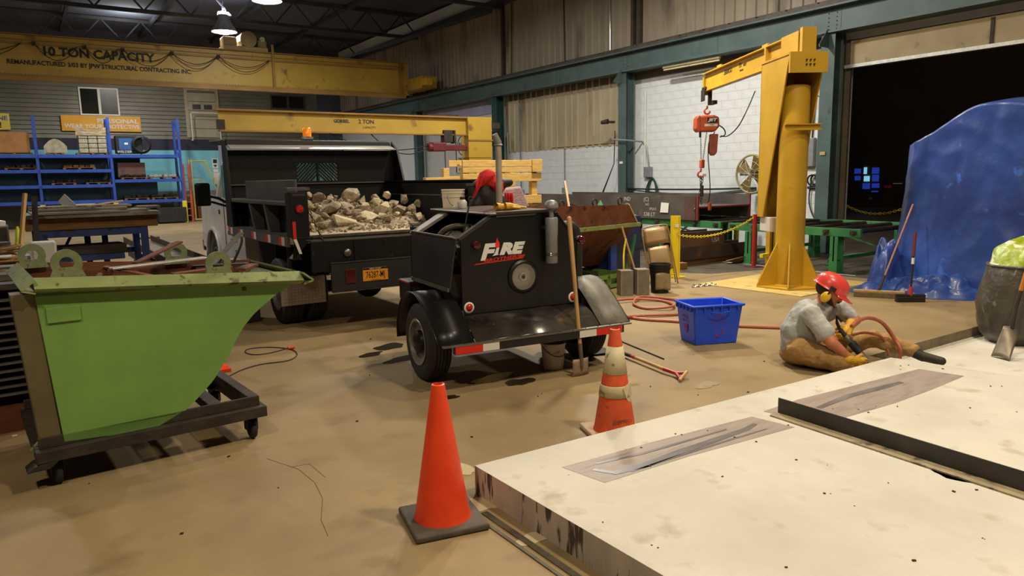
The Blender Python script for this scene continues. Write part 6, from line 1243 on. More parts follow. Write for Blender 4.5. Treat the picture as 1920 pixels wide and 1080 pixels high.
yf_ = root('channel_stand', (10.32, 7.62, 0), 0, 'yellow steel channel stand behind the mast base', 'stand'); MB().box(-.12, -.06, -.04, .04, 0, 1.0).box(.02, .12, -.06, .06, 0, .98).box(-.12, .12, -.04, .04, .96, 1.02).build('channel', M_yel, yf_, bev=.004); MB().box(-.02, .0, -.02, .02, .0, .9).build('rod', M_grim, yf_)
MB().box(-.28, .0, -.03, .03, .30, .36).build('kick_bar', M_gold, yf_)
cl = root('column_lamp', (13.6, 15.4, 3.14), 0, 'dark bracket lamp fixed on the tall green column', 'lamp'); MB().cyl((-.1, .25, 0), (-.02, .05, .02), .05, .07).box(-.02, .15, -.05, .05, -.03, .03).build('lamp_body', M_grim, cl, bev=.01); 
for y0 in (15.28, 15.33): pipe([(13.65, 15.25, 2.9), (13.66, 15.3, 2.0), (13.62, y0+.6, .9)], .012, 'black cable hanging down left of the tall column' if y0 < 15.3 else 'second black cable splaying from the tall column foot', M_cable, 'cable', 'cable')
pipe([(X-.1, 21.2, 3.2), (X-.1, 21.2, 2.2), (X-.1, 20.9, 2.15)], .03, 'grey pipe bracket beside the second column'); 
sp = root('pipe_stub', (13.55, 21.2, 3.1), 0, 'dark round pipe fitting on the column above the exhaust', 'pipe'); MB().cyl((-.25, -.1, 0), (.1, 0, 0), .13, n=16).cyl((-.3, .1, -.25), (-.05, .1, -.25), .10, n=12).build('fitting', M_grim, sp)
wire = [((WX-.05, 16.0, 7.7), (WX-.05, 15.98, 4.98), M_chrome, 'bright vertical wire down the upper wall sheet'), ((WX-.05, 20.9, 7.4), (WX-.05, 21.0, 4.98), M_rail, 'dark cable hanging on the upper wall above the second column'), ((WX-.05, 18.1, 7.2), (WX-.05, 18.05, 4.98), M_rail, 'dark conduit on the upper wall between the columns')]
for a, b, m_, lb in wire: pipe([a, b], .022, lb, m_, 'cable', 'cable')
tl = root('tube_light', (13.7, 12.6, 4.36), 0, 'old unlit fluorescent batten below the runway beam', 'lamp'); MB().box(-.04, .04, -.9, .9, -.05, 0).build('housing', M_tanpaint, tl, bev=.01); MB().cyl((0, -.88, -.08), (0, .88, -.08), .02, n=10).build('tube', M_cream, tl); MB().cyl((0, -.6, 0), (0, -.6, .07), .01, n=6).cyl((0, .6, 0), (0, .6, .07), .01, n=6).build('hanger', M_rail, tl)
# chain posts far inside the dark bay
for i, (px, py, h) in enumerate([(1600, 405, 1.0)]):
    r = root('chain_post', (17.2, 10.9, 0), 0, 'dim yellow post with chain inside the dark bay', 'post'); MB().cyl((0, 0, 0), (0, 0, 1.05), .05, n=12).build('post', M_gold, r); MB().cyl((.25, .1, 0), (.15, .1, 1.05), .03, n=8).build('post', M_gold, r)
chn = chain((17.2, 10.86, 1.0), (17.0, 8.50, 1.1), .40, 'dim_chain', M_gold, None, .08, .025, .01); tag(chn, 'dim yellow chain sagging in the dark bay', 'chain')
yg = root('yellow_gate_post', (17.0, 8.35, 0), 0, 'yellow post with a square cut-out beside the blue tarp', 'post'); MB().box(-.02, .02, -.16, -.11, 0, 1.38).box(-.02, .02, .11, .16, 0, 1.38).box(-.02, .02, -.11, .11, 1.32, 1.38).box(-.02, .02, -.11, .11, 0, 1.0).build('plate', M_gold, yg)
# ---------------------------------------------------------------- seated worker
mu = root('person', deep(1505, 672, 6.45), 0, 'person in red hard hat and grey t-shirt seated on the floor using a chipping hammer', 'person')
O = Vector(mu.location); O.z = 0; mu.location = O
def D(px, py, d, dz=0.0): v = deep(px, py, d) - O; v.z += dz; return v
FX = Vector((CR.x, CR.y, 0)).normalized(); FY = Vector((-FX.y, FX.x, 0)); UZ = Vector((0, 0, 1))
pel = D(1500, 648, 6.46); che = D(1520, 592, 6.40); nek = D(1545, 566, 6.36); hed = D(1555, 545, 6.33)
rs_ = D(1521, 590, 6.20); re_ = D(1560, 643, 6.08); rw_ = D(1598, 676, 6.06); ls_ = D(1572, 578, 6.56); le_ = D(1604, 600, 6.52); lw_ = D(1592, 614, 6.38)
rh_ = D(1502, 658, 6.30); rk = D(1586, 680, 6.12); ra = D(1548, 676, 6.50); lh_ = D(1520, 655, 6.60); lk = D(1637, 644, 6.72); la = D(1708, 667, 6.60); lt = D(1766, 668, 6.42)
for v in (pel, rh_, rk, ra, lh_, lk, la, lt): v.z = max(v.z, .085)
lk.z = max(lk.z, .16); lt.z = .01; la.z = .07
hf = (FX*.80 - FY*.30 - UZ*.50).normalized(); hs = hf.cross(UZ).normalized(); hu = hs.cross(hf).normalized()
HM = Matrix((hs, hf, hu)).transposed()     # local x=right side of head, y=face, z=up
def hp2(x, y, z): return hed + HM @ Vector((x, y, z))
body = blob('body', [('c', pel, che, .125, .13), ('c', che, nek, .12, .06), ('c', nek, hp2(0, -.01, -.05), .058, .060), ('b', hp2(0, 0, .02), .098, (1, 1.1, 1.15)), ('c', hp2(0, .045, -.05), hp2(0, .075, -.075), .060, .040),
    ('c', hp2(0, .10, -.005), hp2(0, .122, -.03), .014, .018), ('c', hp2(-.088, 0, -.01), hp2(-.096, -.005, -.03), .02, .016), ('c', hp2(.088, 0, -.01), hp2(.096, -.005, -.03), .02, .016), ('c', hp2(-.02, .105, -.062), hp2(.02, .105, -.062), .010, .010),
    ('c', che, rs_, .08, .065), ('c', rs_, re_, .060, .050), ('c', re_, rw_, .049, .032), ('c', che, ls_, .08, .065), ('c', ls_, le_, .060, .048), ('c', le_, lw_, .047, .032),
    ('c', pel, rh_, .12, .10), ('c', rh_, rk, .09, .065), ('c', rk, ra, .06, .04), ('c', pel, lh_, .12, .10), ('c', lh_, lk, .09, .06), ('c', lk, la, .055, .038)], M_skin, mu, .009, 3)
M_eye = mat('eye', '#1c1410', rough=.3)
for s in (-1, 1): MB().ball(hp2(s*.034, .102, .012), .011, 10, 8).build('eye', M_eye, mu, smooth=True)
blob('beard', [('c', hp2(-.055, .045, -.075), hp2(0, .09, -.108), .026, .028), ('c', hp2(.055, .045, -.075), hp2(0, .09, -.108), .026, .028), ('c', hp2(-.07, .02, -.03), hp2(-.055, .045, -.075), .016, .024), ('c', hp2(.07, .02, -.03), hp2(.055, .045, -.075), .016, .024)], M_hair, mu, .006, 3)
MB().tube([hp2(-.03, .112, -.05), hp2(0, .124, -.046), hp2(.03, .112, -.05)], .008, 8).build('moustache', M_hair, mu, smooth=True)
blob('hair', [('b', hp2(0, -.025, .02), .100, (1, 1.05, .9))], M_hair, mu, .009, 2)
# shirt: torso with short sleeves
rm_ = rs_.lerp(re_, .58); lm_ = ls_.lerp(le_, .66)
shirt = blob('tshirt', [('c', pel + UZ*.0 - FX*.02, pel.lerp(che, .5) - FX*.045, .150, .165), ('c', pel.lerp(che, .5) - FX*.045, che - FX*.015, .165, .150), ('b', pel - UZ*.02 + FX*.0, .165, (1.0, 1.0, .55)), ('c', che, nek - UZ*.045, .135, .075), ('c', che, rs_, .11, .083), ('c', rs_, rm_, .083, .076), ('c', rm_, rm_.lerp(re_, .15), .076, .079), ('c', che, ls_, .11, .083), ('c', ls_, lm_, .083, .074), ('c', pel.lerp(che, .4) + FX*.05, che + FX*.06, .12, .09),
    ('c', pel - FX*.12 - UZ*.02, pel - FX*.10 - FY*.10 - UZ*.03, .035, .035), ('c', pel - FY*.14 - UZ*.01, pel + FX*.08 - FY*.15 + UZ*.0, .030, .028), ('c', nek - UZ*.05 - FX*.06, rs_ + UZ*.0, .055, .06)], M_shirt, mu, .010, 3)
tx = bpy.data.textures.new('fold', 'CLOUDS'); tx.noise_scale = .09
def folds(o, s): d = o.modifiers.new('d', 'DISPLACE'); d.texture = tx; d.strength = s; d.mid_level = .5
folds(shirt, .028)
pants = blob('trousers', [('b', pel - UZ*.07, .165, (1.05, 1.05, .62)), ('c', pel - UZ*.03, rh_, .145, .12), ('c', rh_, rk, .118, .088), ('c', rk, ra, .085, .065), ('c', pel - UZ*.03, lh_, .145, .12), ('c', lh_, lk, .118, .085), ('c', lk, la, .080, .062), ('c', rk - FX*.06, rk + FX*.0 - UZ*.02, .095, .080), ('c', lk.lerp(la, .3), lk.lerp(la, .7) , .085, .07)], M_pants, mu, .010, 3); folds(pants, .035)
def boot(a, t, up=UZ):
    d = (t-a).normalized(); b = blob('boot', [('c', a - d*.02, a + d*.10 - UZ*.02, .055, .045), ('c', a + d*.08 - UZ*.02, t, .045, .038)], M_boot, mu, .008, 2); return b
boot(la, lt); boot(ra, ra + FX*.05 + FY*.12 - UZ*.02)
# gloves: palm and five separate fingers closed on the tool
def glove(wr, pd, across, palmn, name='glove'):
    """wr wrist, pd towards fingers, across from index to little finger, palmn palm normal (curl direction)"""
    pd = pd.normalized(); across = across.normalized(); pn = palmn.normalized(); P = []
    P += [('c', wr - pd*.05, wr, .046, .040), ('c', wr, wr + pd*.07 - across*.018, .036, .030), ('c', wr, wr + pd*.07 + across*.018, .036, .028)]
    for k, (L1, r) in enumerate(((.036, .0125), (.040, .0130), (.037, .0125), (.030, .011))):
        b0 = wr + pd*.088 + across*(-.033 + .022*k); b1 = b0 + pd*L1*.8 + pn*L1*.35; b2 = b1 + pn*L1*.85 + pd*L1*.1; b3 = b2 + pn*L1*.25 - pd*L1*.55
        P += [('c', b0 - pd*.02, b1, r*1.1, r), ('c', b1, b2, r, r*.95), ('c', b2, b3, r*.95, r*.85)]
    t0 = wr + pd*.02 - across*.032; t1 = t0 - across*.028 + pd*.030 + pn*.012; t2 = t1 + pd*.022 + pn*.030; P += [('c', t0, t1, .019, .016), ('c', t1, t2, .016, .013)]
    return blob(name, P, M_glove, mu, .005, 2)
tipT = D(1634, 686, 6.20); topT = D(1578, 622, 6.34); td = (tipT-topT).normalized()
glove(rw_ + (tipT-rw_).normalized()*.02, (FX*.9 - UZ*.25 + FY*.15), (-UZ*.8 - FX*.25), (FY*.9 + FX*.1))
glove(lw_, (-FX*.55 - UZ*.55 - FY*.55), (UZ*-.4 + FX*.5 - FY*.1), (-FX*.4 - UZ*.2 + FY*.7))
# hard hat and muffs (worn, parts of the person)
def hxf(mb, dz=-.012): mb.v = [tuple(hp2(v[0], v[1], v[2] + dz)) for v in mb.v]; return mb
mb = MB(); mb.lathe([(.132, .028), (.122, .032), (.120, .05), (.117, .09), (.102, .125), (.072, .152), (.035, .166), (0.001, .169)], (0, -.005, 0), (0, 0, 1), 36, 1.22)
hat = hxf(mb).build('hard_hat', M_hat, mu, smooth='all', solid=.004)
mb = MB(); mb.grid(lambda u, v: (math.sin(-1.15+u*2.3)*(.122+v*.018), -.005+math.cos(-1.15+u*2.3)*(.148+v*.075*math.cos((u-.5)*2.2)), .034 - v*.022), 20, 5); hxf(mb).build('hat_visor', M_hat, hat, solid=.005, smooth='all')
for s in (-.03, 0, .03):
    mb = MB(); mb.tube([(s, -.145*math.cos(a)*1.0, .045+.122*math.sin(a)*(1-abs(s)*2)) for a in [PI*(.15+.7*i/12) for i in range(13)]], .008, 6); hxf(mb).build('hat_ridge', M_hat, hat, smooth='all')
for s in (-1, 1):
    mb = MB(); mb.ball((s*.135, -.012, -.035), .048, 18, 12, (.6, .85, 1.05)); mo = hxf(mb).build('ear_muff', M_muff, mu, smooth=True)
    mb = MB(); mb.ball((s*.112, -.012, -.035), .044, 16, 10, (.5, .85, 1.05)); hxf(mb).build('muff_cushion', M_blackm, mo, smooth=True)
    mb = MB(); mb.tube([(s*.150, -.012, -.01), (s*.158, -.01, .03), (s*.140, -.005, .055)], .008, 6); mb.obox((s*.140, -.0, .055), (.03, .05, .03)); hxf(mb).build('muff_arm', M_blackm, mo)
# pneumatic chipping hammer
ph = root('chipping_hammer', O + topT, 0, 'steel and black pneumatic chipping hammer held by the seated man', 'tool')
def ps(t): return td*t
L0 = (tipT-topT).length
for a, b, r, m_ in ((-.02, .05, .022, M_blackm), (.05, .12, .030, M_steel), (.12, L0*.62, .036, M_blackm), (L0*.62, L0*.84, .026, M_steel), (L0*.84, L0+.02, .012, M_steel)): MB().cyl(ps(a), ps(b), r, r*.92, 18).build('hammer_section', m_, ph, bev=.003, smooth=True)
MB().tube([ps(-.02), ps(-.06)+UZ*.03, ps(-.07)+UZ*.08, ps(.0)+UZ*.09], .014, 8).build('handle', M_blackm, ph, smooth=True)
# ---------------------------------------------------------------- blue tarp shape
tp_ = root('tarp_covered_machine', (10.4, 4.4, 0), 0, 'tall machine wrapped in a blue tarpaulin in front of the dark doorway', 'tarp')
path = [(12.6, 6.3), (11.5, 6.0), (10.72, 5.62), (10.60, 5.25), (10.52, 4.75), (10.50, 4.3), (10.62, 3.8), (10.8, 3.2), (11.3, 2.6), (12.2, 2.3), (13.2, 2.2)]
zt_ = [2.0, 2.05, 2.06, 2.22, 2.50, 2.52, 2.40, 2.34, 2.3, 2.25, 2.2]
pthv = spline([(x, y, z) for (x, y), z in zip(path, zt_)], 8); NP = len(pthv)-1
def tarpf(u, v):
    i = u*NP; j = min(int(i), NP-1); p = pthv[j].lerp(pthv[j+1], i-j); ctr = Vector((12.0, 4.2, 2.62)); out = (Vector((p.x, p.y, 0)) - Vector((12.0, 4.2, 0))).normalized()
    if v <= .8:
        t = v/.8; z = p.z*t; fl_ = .22*(1-t)**2.2 + .05*(1-t); q = Vector((p.x, p.y, z)) + out*(fl_ - .02)
    else:
        t = (v-.8)/.2; q = Vector((p.x, p.y, p.z)).lerp(ctr, t); q.z += .10*math.sin(t*PI)*.5
    n = mnoise.noise(Vector((u*9, v*2.2, 1))); n2 = mnoise.noise(Vector((u*24, v*5, 4))); n3 = 1-abs(mnoise.noise(Vector((u*14+v*3, v*6-u*5, 9))))
    k = .035*n + .014*n2 + .035*(n3-.7); q += out*k
    return tuple(q - Vector((10.4, 4.4, 0)))
MB().grid(tarpf, 150, 80).build('tarp_sheet', M_tarp, tp_, smooth='all')
MB().box(.5, 2.3, -1.4, 1.2, .0, 1.9).build('machine_core', M_grim, tp_)
def crumple(name, c, rx, ry, h, rot, seed, label, mt=M_tarp):
    def fn(u, v):
        a = u*2*PI; r = v; x = math.cos(a)*rx*r; y = math.sin(a)*ry*r; z = h*(1-r**1.6)
        s = Vector((x*4.5+seed, y*4.5, seed)); n = abs(mnoise.noise(s)); n2 = abs(mnoise.noise(s*2.3)); k = (1-r**4)
        z = max(0.004, z*(.75+.5*n) + (.16*n+.08*n2)*k*min(1, h*3)); x += .08*mnoise.noise(s+Vector((5, 0, 0))); y += .08*mnoise.noise(s+Vector((0, 5, 0)))
        return (x*math.cos(rot)-y*math.sin(rot), x*math.sin(rot)+y*math.cos(rot), z)
    o = MB().grid(fn, 110, 34).build(name, mt, smooth='all'); o.location = c; tag(o, label, 'tarp'); return o
crumple('tarp_heap', (10.15, 4.95, 0), 1.05, .40, .26, math.radians(-62), 3.1, 'crumpled end of the blue tarp heaped on the floor by the brooms')
crumple('tarp_heap', (10.35, 5.68, 0), .30, .26, .80, 0, 7.7, 'narrow upright bunch of blue tarp left of the covered machine')
# brooms
def broom(hc, hd_, L, hw, top, label, mh, head_m, red=False):
    r = root('push_broom', hc, 0, label, 'broom', 'push brooms by the tarp'); d = Vector(hd_).normalized(); R = Matrix((d, Vector((-d.y, d.x, 0)), UZ)).transposed()
    MB().obox((0, 0, .085), (L, .06, .03), R).build('broom_head', M_woodh if not red else M_blackm, r, bev=.006); MB().obox((0, 0, .036), (L*.98, .075, .072), R).build('bristles', head_m, r, bev=.008)
    t = Vector(top) - Vector(hc); MB().tube([(0, 0, .09), t], .013, 10).build('broom_handle', mh, r, smooth=True)
    if red: MB().cyl((0, 0, .08), t*.12 + Vector((0, 0, .09)), .035, .02, 12).build('socket', M_red, r); MB().tube([t*.62+Vector((0,0,.03)), t], .020, 10).build('grip', mat('dark_red_grip', '#6e2420', rough=.6), r); MB().tube([t*.50+Vector((0, 0, .04)), t*.60+Vector((0, 0, .03))], .018, 10).build('white_band', M_paper, r)
    else: MB().tube([(0, 0, .10), t*.16+Vector((0, 0, .09))], .018, 10).build('socket', M_grim, r)
c1 = onz(1647, 558, 0); broom((c1.x, c1.y, 0), (.35, -.60, 0), .62, .08, ony(1712, 383, c1.y+.10), 'wooden push broom with its long pinkish handle leaning on the tarp', mat('pink_handle', '#9a6452', '#ad7863', .5, scale=10), mat('tan_bristle', '#5f5138', '#7a6848', .9, scale=30))
c2 = onz(1706, 566, 0); broom((c2.x, c2.y, 0), (.6, -.5, 0), .36, .08, ony(1716, 436, c2.y+.06), 'short black broom with red socket and dark red grip by the tarp', M_blackm, M_blackm, True)
# rubble bag and green bag
bg = root('rubble_bag', onz(1899, 640, -.1), 0, 'grey plastic rubble sack standing at the right edge', 'bag')
def bagf(u, v):
    a = u*2*PI; r = .30 + .05*math.sin(v*PI) - .10*max(0, .12-v)/.12*.7; n = mnoise.noise(Vector((math.cos(a)*2, math.sin(a)*2, v*3))); n2 = mnoise.noise(Vector((math.cos(a)*6, math.sin(a)*6, v*9)))
    r += .035*n + .012*n2; return (math.cos(a)*r + .04*v, math.sin(a)*r, v*.80)
MB().grid(bagf, 48, 26).build('sack_body', M_bag, bg, smooth='all'); MB().tube([bagf(i/24, 1.0) for i in range(24)], .016, 6, True).build('rolled_top', M_bag, bg, smooth='all')
gb = root('green_bag', Vector(bg.location) + Vector((.06, 0, .72)), 0, 'green and white plastic bag stuffed into the grey sack', 'bag')
def gbf(u, v):
    a = u*2*PI; th = v*PI*.5; r = .30*math.cos(th)**.8; n = mnoise.noise(Vector((math.cos(a)*2.5, math.sin(a)*2.5, v*3+8)))
    return (math.cos(a)*(r+.03*n) + .18*v, math.sin(a)*(r+.03*n), .06 + .30*math.sin(th) + .04*n)
MB().grid(gbf, 44, 20).build('bag_body', M_bagg, gb, smooth='all'); MB().grid(lambda u, v: (math.cos(u*6.283)*(.25+.05*v), math.sin(u*6.283)*(.25+.05*v), .0+.06*v), 30, 2).build('bag_skirt', M_bagg, gb)
rs2 = root('scoop_shovel', onz(1872, 672, -.1), 0, 'steel shovel with orange shaft leaning on the grey sack at the right edge', 'shovel'); rl_ = Vector(rs2.location)
def rr(px, py, z): return onz(px, py, z) - rl_
A1, A2, A3, A4 = rr(1858, 668, -.095), rr(1893, 677, -.095), deep(1912, 622, 6.95)-rl_, deep(1882, 611, 6.98)-rl_
MB().grid(lambda u, v: tuple(A1.lerp(A2, u).lerp(A4.lerp(A3, u), v) + Vector((.0, 0, .02*math.sin(u*PI)))), 8, 8).build('blade', mat('worn_blade', '#6b6252', '#857b68', .45, .5, scale=5), rs2, solid=.004, smooth='all')
s0 = (A3+A4)/2; s1 = deep(1905, 575, 6.95)-rl_; s2 = deep(1914, 545, 6.93)-rl_; s3 = deep(1926, 505, 6.9)-rl_
MB().tube([s0, s1, s2], .020, 10).build('socket', M_grim, rs2, smooth=True); MB().tube([s2, s3, s3 + (s3-s2)*2], .020, 10).build('shaft', mat('orange_shaft', '#b26a24', '#c47a30', .5, scale=8), rs2, smooth=True)
# ---------------------------------------------------------------- pallet rack along the back wall
RY = 34.6
rk_ = root('pallet_rack', (0, RY, 0), 0, 'long blue pallet rack along the back wall loaded with goods', 'rack')
for x in (-2.0, .61, 3.19, 5.84):
    for y in (0, 1.05): MB().box(x-.05, x+.05, y-.04, y+.04, 0, 4.45).build('upright', M_blue, rk_)
    for z in (.5, 1.6, 2.7, 3.8): MB().bar((x, 0, z), (x, 1.05, z+.6), .04, .04, (1, 0, 0)).build('brace', M_blue, rk_)
    MB().box(x-.09, x+.09, -.12, -.04, 0, .95).build('yellow_guard', M_gold, rk_)
for x0, x1, zs in ((-2.0, .61, (2.87, 2.28, 1.67, 1.03)), (.61, 3.19, (2.87, 2.28, 1.67, 1.03)), (3.19, 5.84, (2.87, 1.85, .98))):
    for z in zs:
        for y in (-.06, 1.06): MB().box(x0+.05, x1-.05, y-.03, y+.03, z-.07, z+.06).build('beam', M_blue, rk_)
        MB().box(x0+.05, x1-.05, .0, 1.0, z+.0, z+.03).build('deck', M_bluedk, rk_)
MB().box(-2.0, 3.15, 1.14, 1.15, 1.05, 2.86).build('back_sheet', mat('back_sheet_blue', '#1d4a63', '#28596f', .5, scale=3), rk_); MB().box(3.23, 5.0, 1.14, 1.15, 1.0, 1.84).build('back_sheet', mat('back_sheet_blue', '#1d4a63'), rk_); MB().box(3.23, 4.4, 1.14, 1.15, 1.9, 2.86).build('back_sheet', mat('back_sheet_blue', '#1d4a63'), rk_)
def rtag(o, lb, cat): return tag(o, lb, cat)
def pallet(x, z, w=1.1, lb='low wooden pallet', d=.9, top=None):
    p = root('pallet', (x, RY+.08, z), 0, lb, 'pallet', 'pallets on the blue rack')
    for k in range(3): MB().box(k*(w-.1)/2, k*(w-.1)/2+.1, 0, d, 0, .09).build('runner', M_woodd, p)
    MB().box(0, w, 0, d, .09, .11).build('deck_boards', M_woodd, p); return p
pallet(-.72, 2.90, 1.2, 'pallet under the big cardboard box on the rack'); pallet(.95, 2.90, .6, 'pallet under the wrapped machine on the rack'); pallet(1.98, 2.90, 1.15, 'pallet under the tan wrapped load on the rack')
rtag(MB().box(-.66, .42, RY+.1, RY+.95, 3.012, 3.80).build('cardboard_box', M_card, bev=.02), 'large cardboard box on the top shelf at the left edge', 'box')
w = root('wrapped_machine', (1.27, RY+.5, 3.012), 0, 'dark blue machine under clear wrap on the rack top shelf', 'machine'); blob('machine_body', [('c', (-.1, 0, .2), (.15, 0, .2), .24, .24), ('c', (0, 0, .2), (0, 0, .42), .22, .16)], mat('machine_blue', '#16203c', '#202c4e', .4, scale=5), w, .03, 3); MB().grid(lambda u, v: (-.4+.8*u, -.30, .0+.55*v*math.sin(PI*(.15+.7*u))), 10, 5).build('wrap', M_gwrap, w)
w = root('wrapped_load', (2.05, RY+.1, 3.012), 0, 'tan crinkled load of boxes wrapped in plastic on the rack', 'box')
for k in range(4):
    for i in range(3): MB().box(.04+i*.34, .36+i*.34, .0, .8, .0+k*.19, .17+k*.19).build('carton', M_gwrap, w, bev=.02)
MB().grid(lambda u, v: (-.04+1.14*u, -.03+.02*mnoise.noise(Vector((u*6, v*4, 0))), .70+.35*v*(1-.35*math.sin(u*PI)) ), 16, 5).build('loose_wrap', mat('tan_wrap', '#97876a', '#ab9b7c', .5, scale=5), w)
w = root('welding_machine', (3.42, RY+.1, 2.93), 0, 'blue welding machine with a coiled black cable on the rack', 'machine'); MB().box(0, 1.0, 0, .6, .06, .80).build('case', M_blackm, w, bev=.03); MB().box(.12, .68, -.012, 0, .2, .68).build('blue_panel', M_jerry, w); MB().box(.32, .45, -.02, -.012, .42, .5).build('sticker', M_paper, w)
text('lettering', 'WELDER', .14, w, (.3, -.014, .12), (math.radians(90), 0, 0), M_paper, .002); MB().box(.05, .10, .0, .05, 0, .06).box(.9, .95, 0, .05, 0, .06).build('foot', M_blackm, w)
for k in range(3): MB().torus((.95, -.08-.04*k, .42), .36-.03*k, .03, (0, 1, 0)).build('cable_loop', M_cable, w, smooth=True)
for x, z, w_, lb, mm in ((-.5, 2.31, 1.1, 'pallet with a wire basket on the rack second shelf', M_grim), (1.45, 2.31, 1.15, 'reddish low pallet in the middle of the rack second shelf', M_card), (1.0, 1.70, .85, 'pallet of small parts on the rack third shelf', M_grim), (2.2, 1.70, .9, 'pallet of dark castings on the rack third shelf', M_grim), (3.5, 1.88, 1.0, 'pallet with clear film on the third bay shelf', M_grim), (4.6, 1.88, 1.1, 'pallet with white bagged goods in the third bay', M_paper), (3.55, 1.01, .95, 'pallet of round rings on the low shelf of the third bay', M_grim), (4.6, 1.01, 1.05, 'pallet of flat bars on the low shelf of the third bay', M_grim)):
    p = pallet(x, z, w_, lb); r9 = random.Random(int(x*100))
    for k in range(6): MB().obox((w_*(k+.5)/6, .35+.2*r9.random(), .11+.06), (w_/6.5, .35, .12 if k % 2 else .08), rotm(0, 0, r9.uniform(-.2, .2))).build('goods', mm, p, bev=.02)
rtag(MB().box(3.45, 4.5, RY+.55, RY+.9, 2.0, 2.62).build('carton_tray', mat('pinkish_carton', '#8a6a62', '#9a7a70', .8, scale=5), bev=.02), 'pinkish open carton behind the film in the third bay', 'box')
c = root('dark_crate', (4.7, RY-.4, 0), 0, 'dark mesh crate on floor under the rack third bay', 'crate'); MB().box(0, 1.15, 0, .9, .05, .68).build('crate_body', M_blackm, c, bev=.02)
for k in range(7): MB().box(.05+k*.17, .08+k*.17, -.02, 0, .08, .66).build('bar', M_grim, c)
rtag(MB().box(3.6, 4.4, RY-.5, RY-.1, 0, .22).build('floor_pallet', M_woodd), 'low stack of timber on the floor in front of the rack', 'pallet'); rtag(MB().box(3.65, 4.2, RY-.45, RY-.15, .221, .4).build('carton', M_card, bev=.02), 'flattened carton on the timber stack before the rack', 'box')
# ladder, rolling stair, boxes by the blue wall
ld = root('ladder', (6.02, 35.2, 0), 0, 'orange ladder standing against the light blue wall by the rack', 'ladder'); MLd = mat('ladder_orange', '#d8502a', '#e05c34', .5, scale=5)
for x in (0, .24): MB().box(x-.045, x+.045, 0, .1, 0, 2.55).build('rail', MLd, ld)
for k in range(8): MB().box(.03, .21, .03, .07, .25+k*.3, .29+k*.3).build('rung', M_galv, ld)
rsr = root('rolling_stair', (6.35, 35.0, 0), 0, 'pale yellow tube rolling stair against the light blue wall', 'stair'); MY = mat('pale_yellow_tube', '#b5a84f', '#c4b75e', .5, scale=5)
for y in (0, .6):
    MB().tube(spline([(0, y, .05), (0, y, 2.55), (.05, y, 2.66), (.55, y, 2.66), (.62, y, 2.6), (1.15, y, 1.25), (1.30, y, .7)], 3), .025, 6).build('handrail', MY, rsr); MB().tube([(.0, y, 1.85), (.35, y, 1.85), (.62, y, 1.55)], .02, 6).build('mid_rail', MY, rsr); MB().tube([(0, y, .08), (1.3, y, .08)], .025, 6).build('base_rail', MY, rsr)
for k in range(4): MB().box(.3+.22*k, .55+.22*k, 0, .6, 1.45-.32*k, 1.48-.32*k).build('tread', MY, rsr)
rtag(MB().box(6.62, 7.25, 35.9, 36.5, .1, 1.15).build('brown_carton', mat('brown_carton', '#7c4a28', '#8c5830', .8, scale=4), bev=.02), 'tall brown carton behind the rolling stair', 'box'); rtag(MB().box(6.3, 7.4, 35.8, 36.6, 0, .1).build('carton_pallet', M_woodd), 'pallet beneath the brown carton behind the stair', 'pallet')
rtag(MB().box(6.28, 6.58, 35.9, 36.4, .1, .9).build('brown_carton', mat('brown_carton', '#7c4a28'), bev=.02), 'narrow brown carton beside the orange ladder', 'box')
sg = root('safety_sign', (WX, 0, 0), 0, 'x', 'sign'); bpy.data.objects.remove(sg)
s_ = root('safety_sign', (1.66, WY-.13, 4.02), 0, 'orange sign reading WEAR YOUR PERSONAL PROTECTIVE above the rack', 'sign'); MB().box(0, 3.05, 0, .03, 0, .66).build('board', M_signy, s_)
text('lettering', 'PERSONAL', .25, s_, (2.15, -.004, .44), (math.radians(90), 0, 0), M_paper, .003, .006, 0, 'CENTER', 1.35); text('lettering', 'WEAR YOUR PROTECTIVE', .24, s_, (1.55, -.004, .20), (math.radians(90), 0, 0), M_paper, .003, .006, 0, 'CENTER', 1.02)
s_ = root('safety_sign', (-2.6, WY-.13, 4.02), 0, 'yellow sign ending in NE and an exclamation mark at the left edge', 'sign'); MB().box(0, 2.45, 0, .03, 0, .66).build('board', M_signp, s_)
text('lettering', 'SAFETY ZONE', .24, s_, (2.38, -.004, .46), (math.radians(90), 0, 0), M_jerry, .003, .006, 0, 'RIGHT', 1.1); text('lettering', '!', .32, s_, (2.12, -.004, .18), (math.radians(90), 0, 0), M_black, .003, .01)
s_ = root('notice', (7.62, WY-.06, 2.38), 0, 'white notice with black arrow pictograms on the light blue wall', 'sign'); MB().box(0, .26, 0, .02, 0, .46).build('board', M_paper, s_); MB().box(.04, .22, -.005, 0, .24, .42).prism([(.04, .16), (.22, .16), (.13, .04)], (0, 0, 0), (1, 0, 0), (0, 0, 1), (0, -.005, 0)).build('pictogram', M_black, s_)
s_ = root('wall_box', (7.62, WY-.2, 1.62), 0, 'white metal box on the light blue wall below the notice', 'box'); MB().box(0, .36, 0, .16, 0, .55).build('box_body', M_paper, s_, bev=.01); MB().box(.03, .25, .14, .16, .58, .72).build('sticker', M_paper, s_)
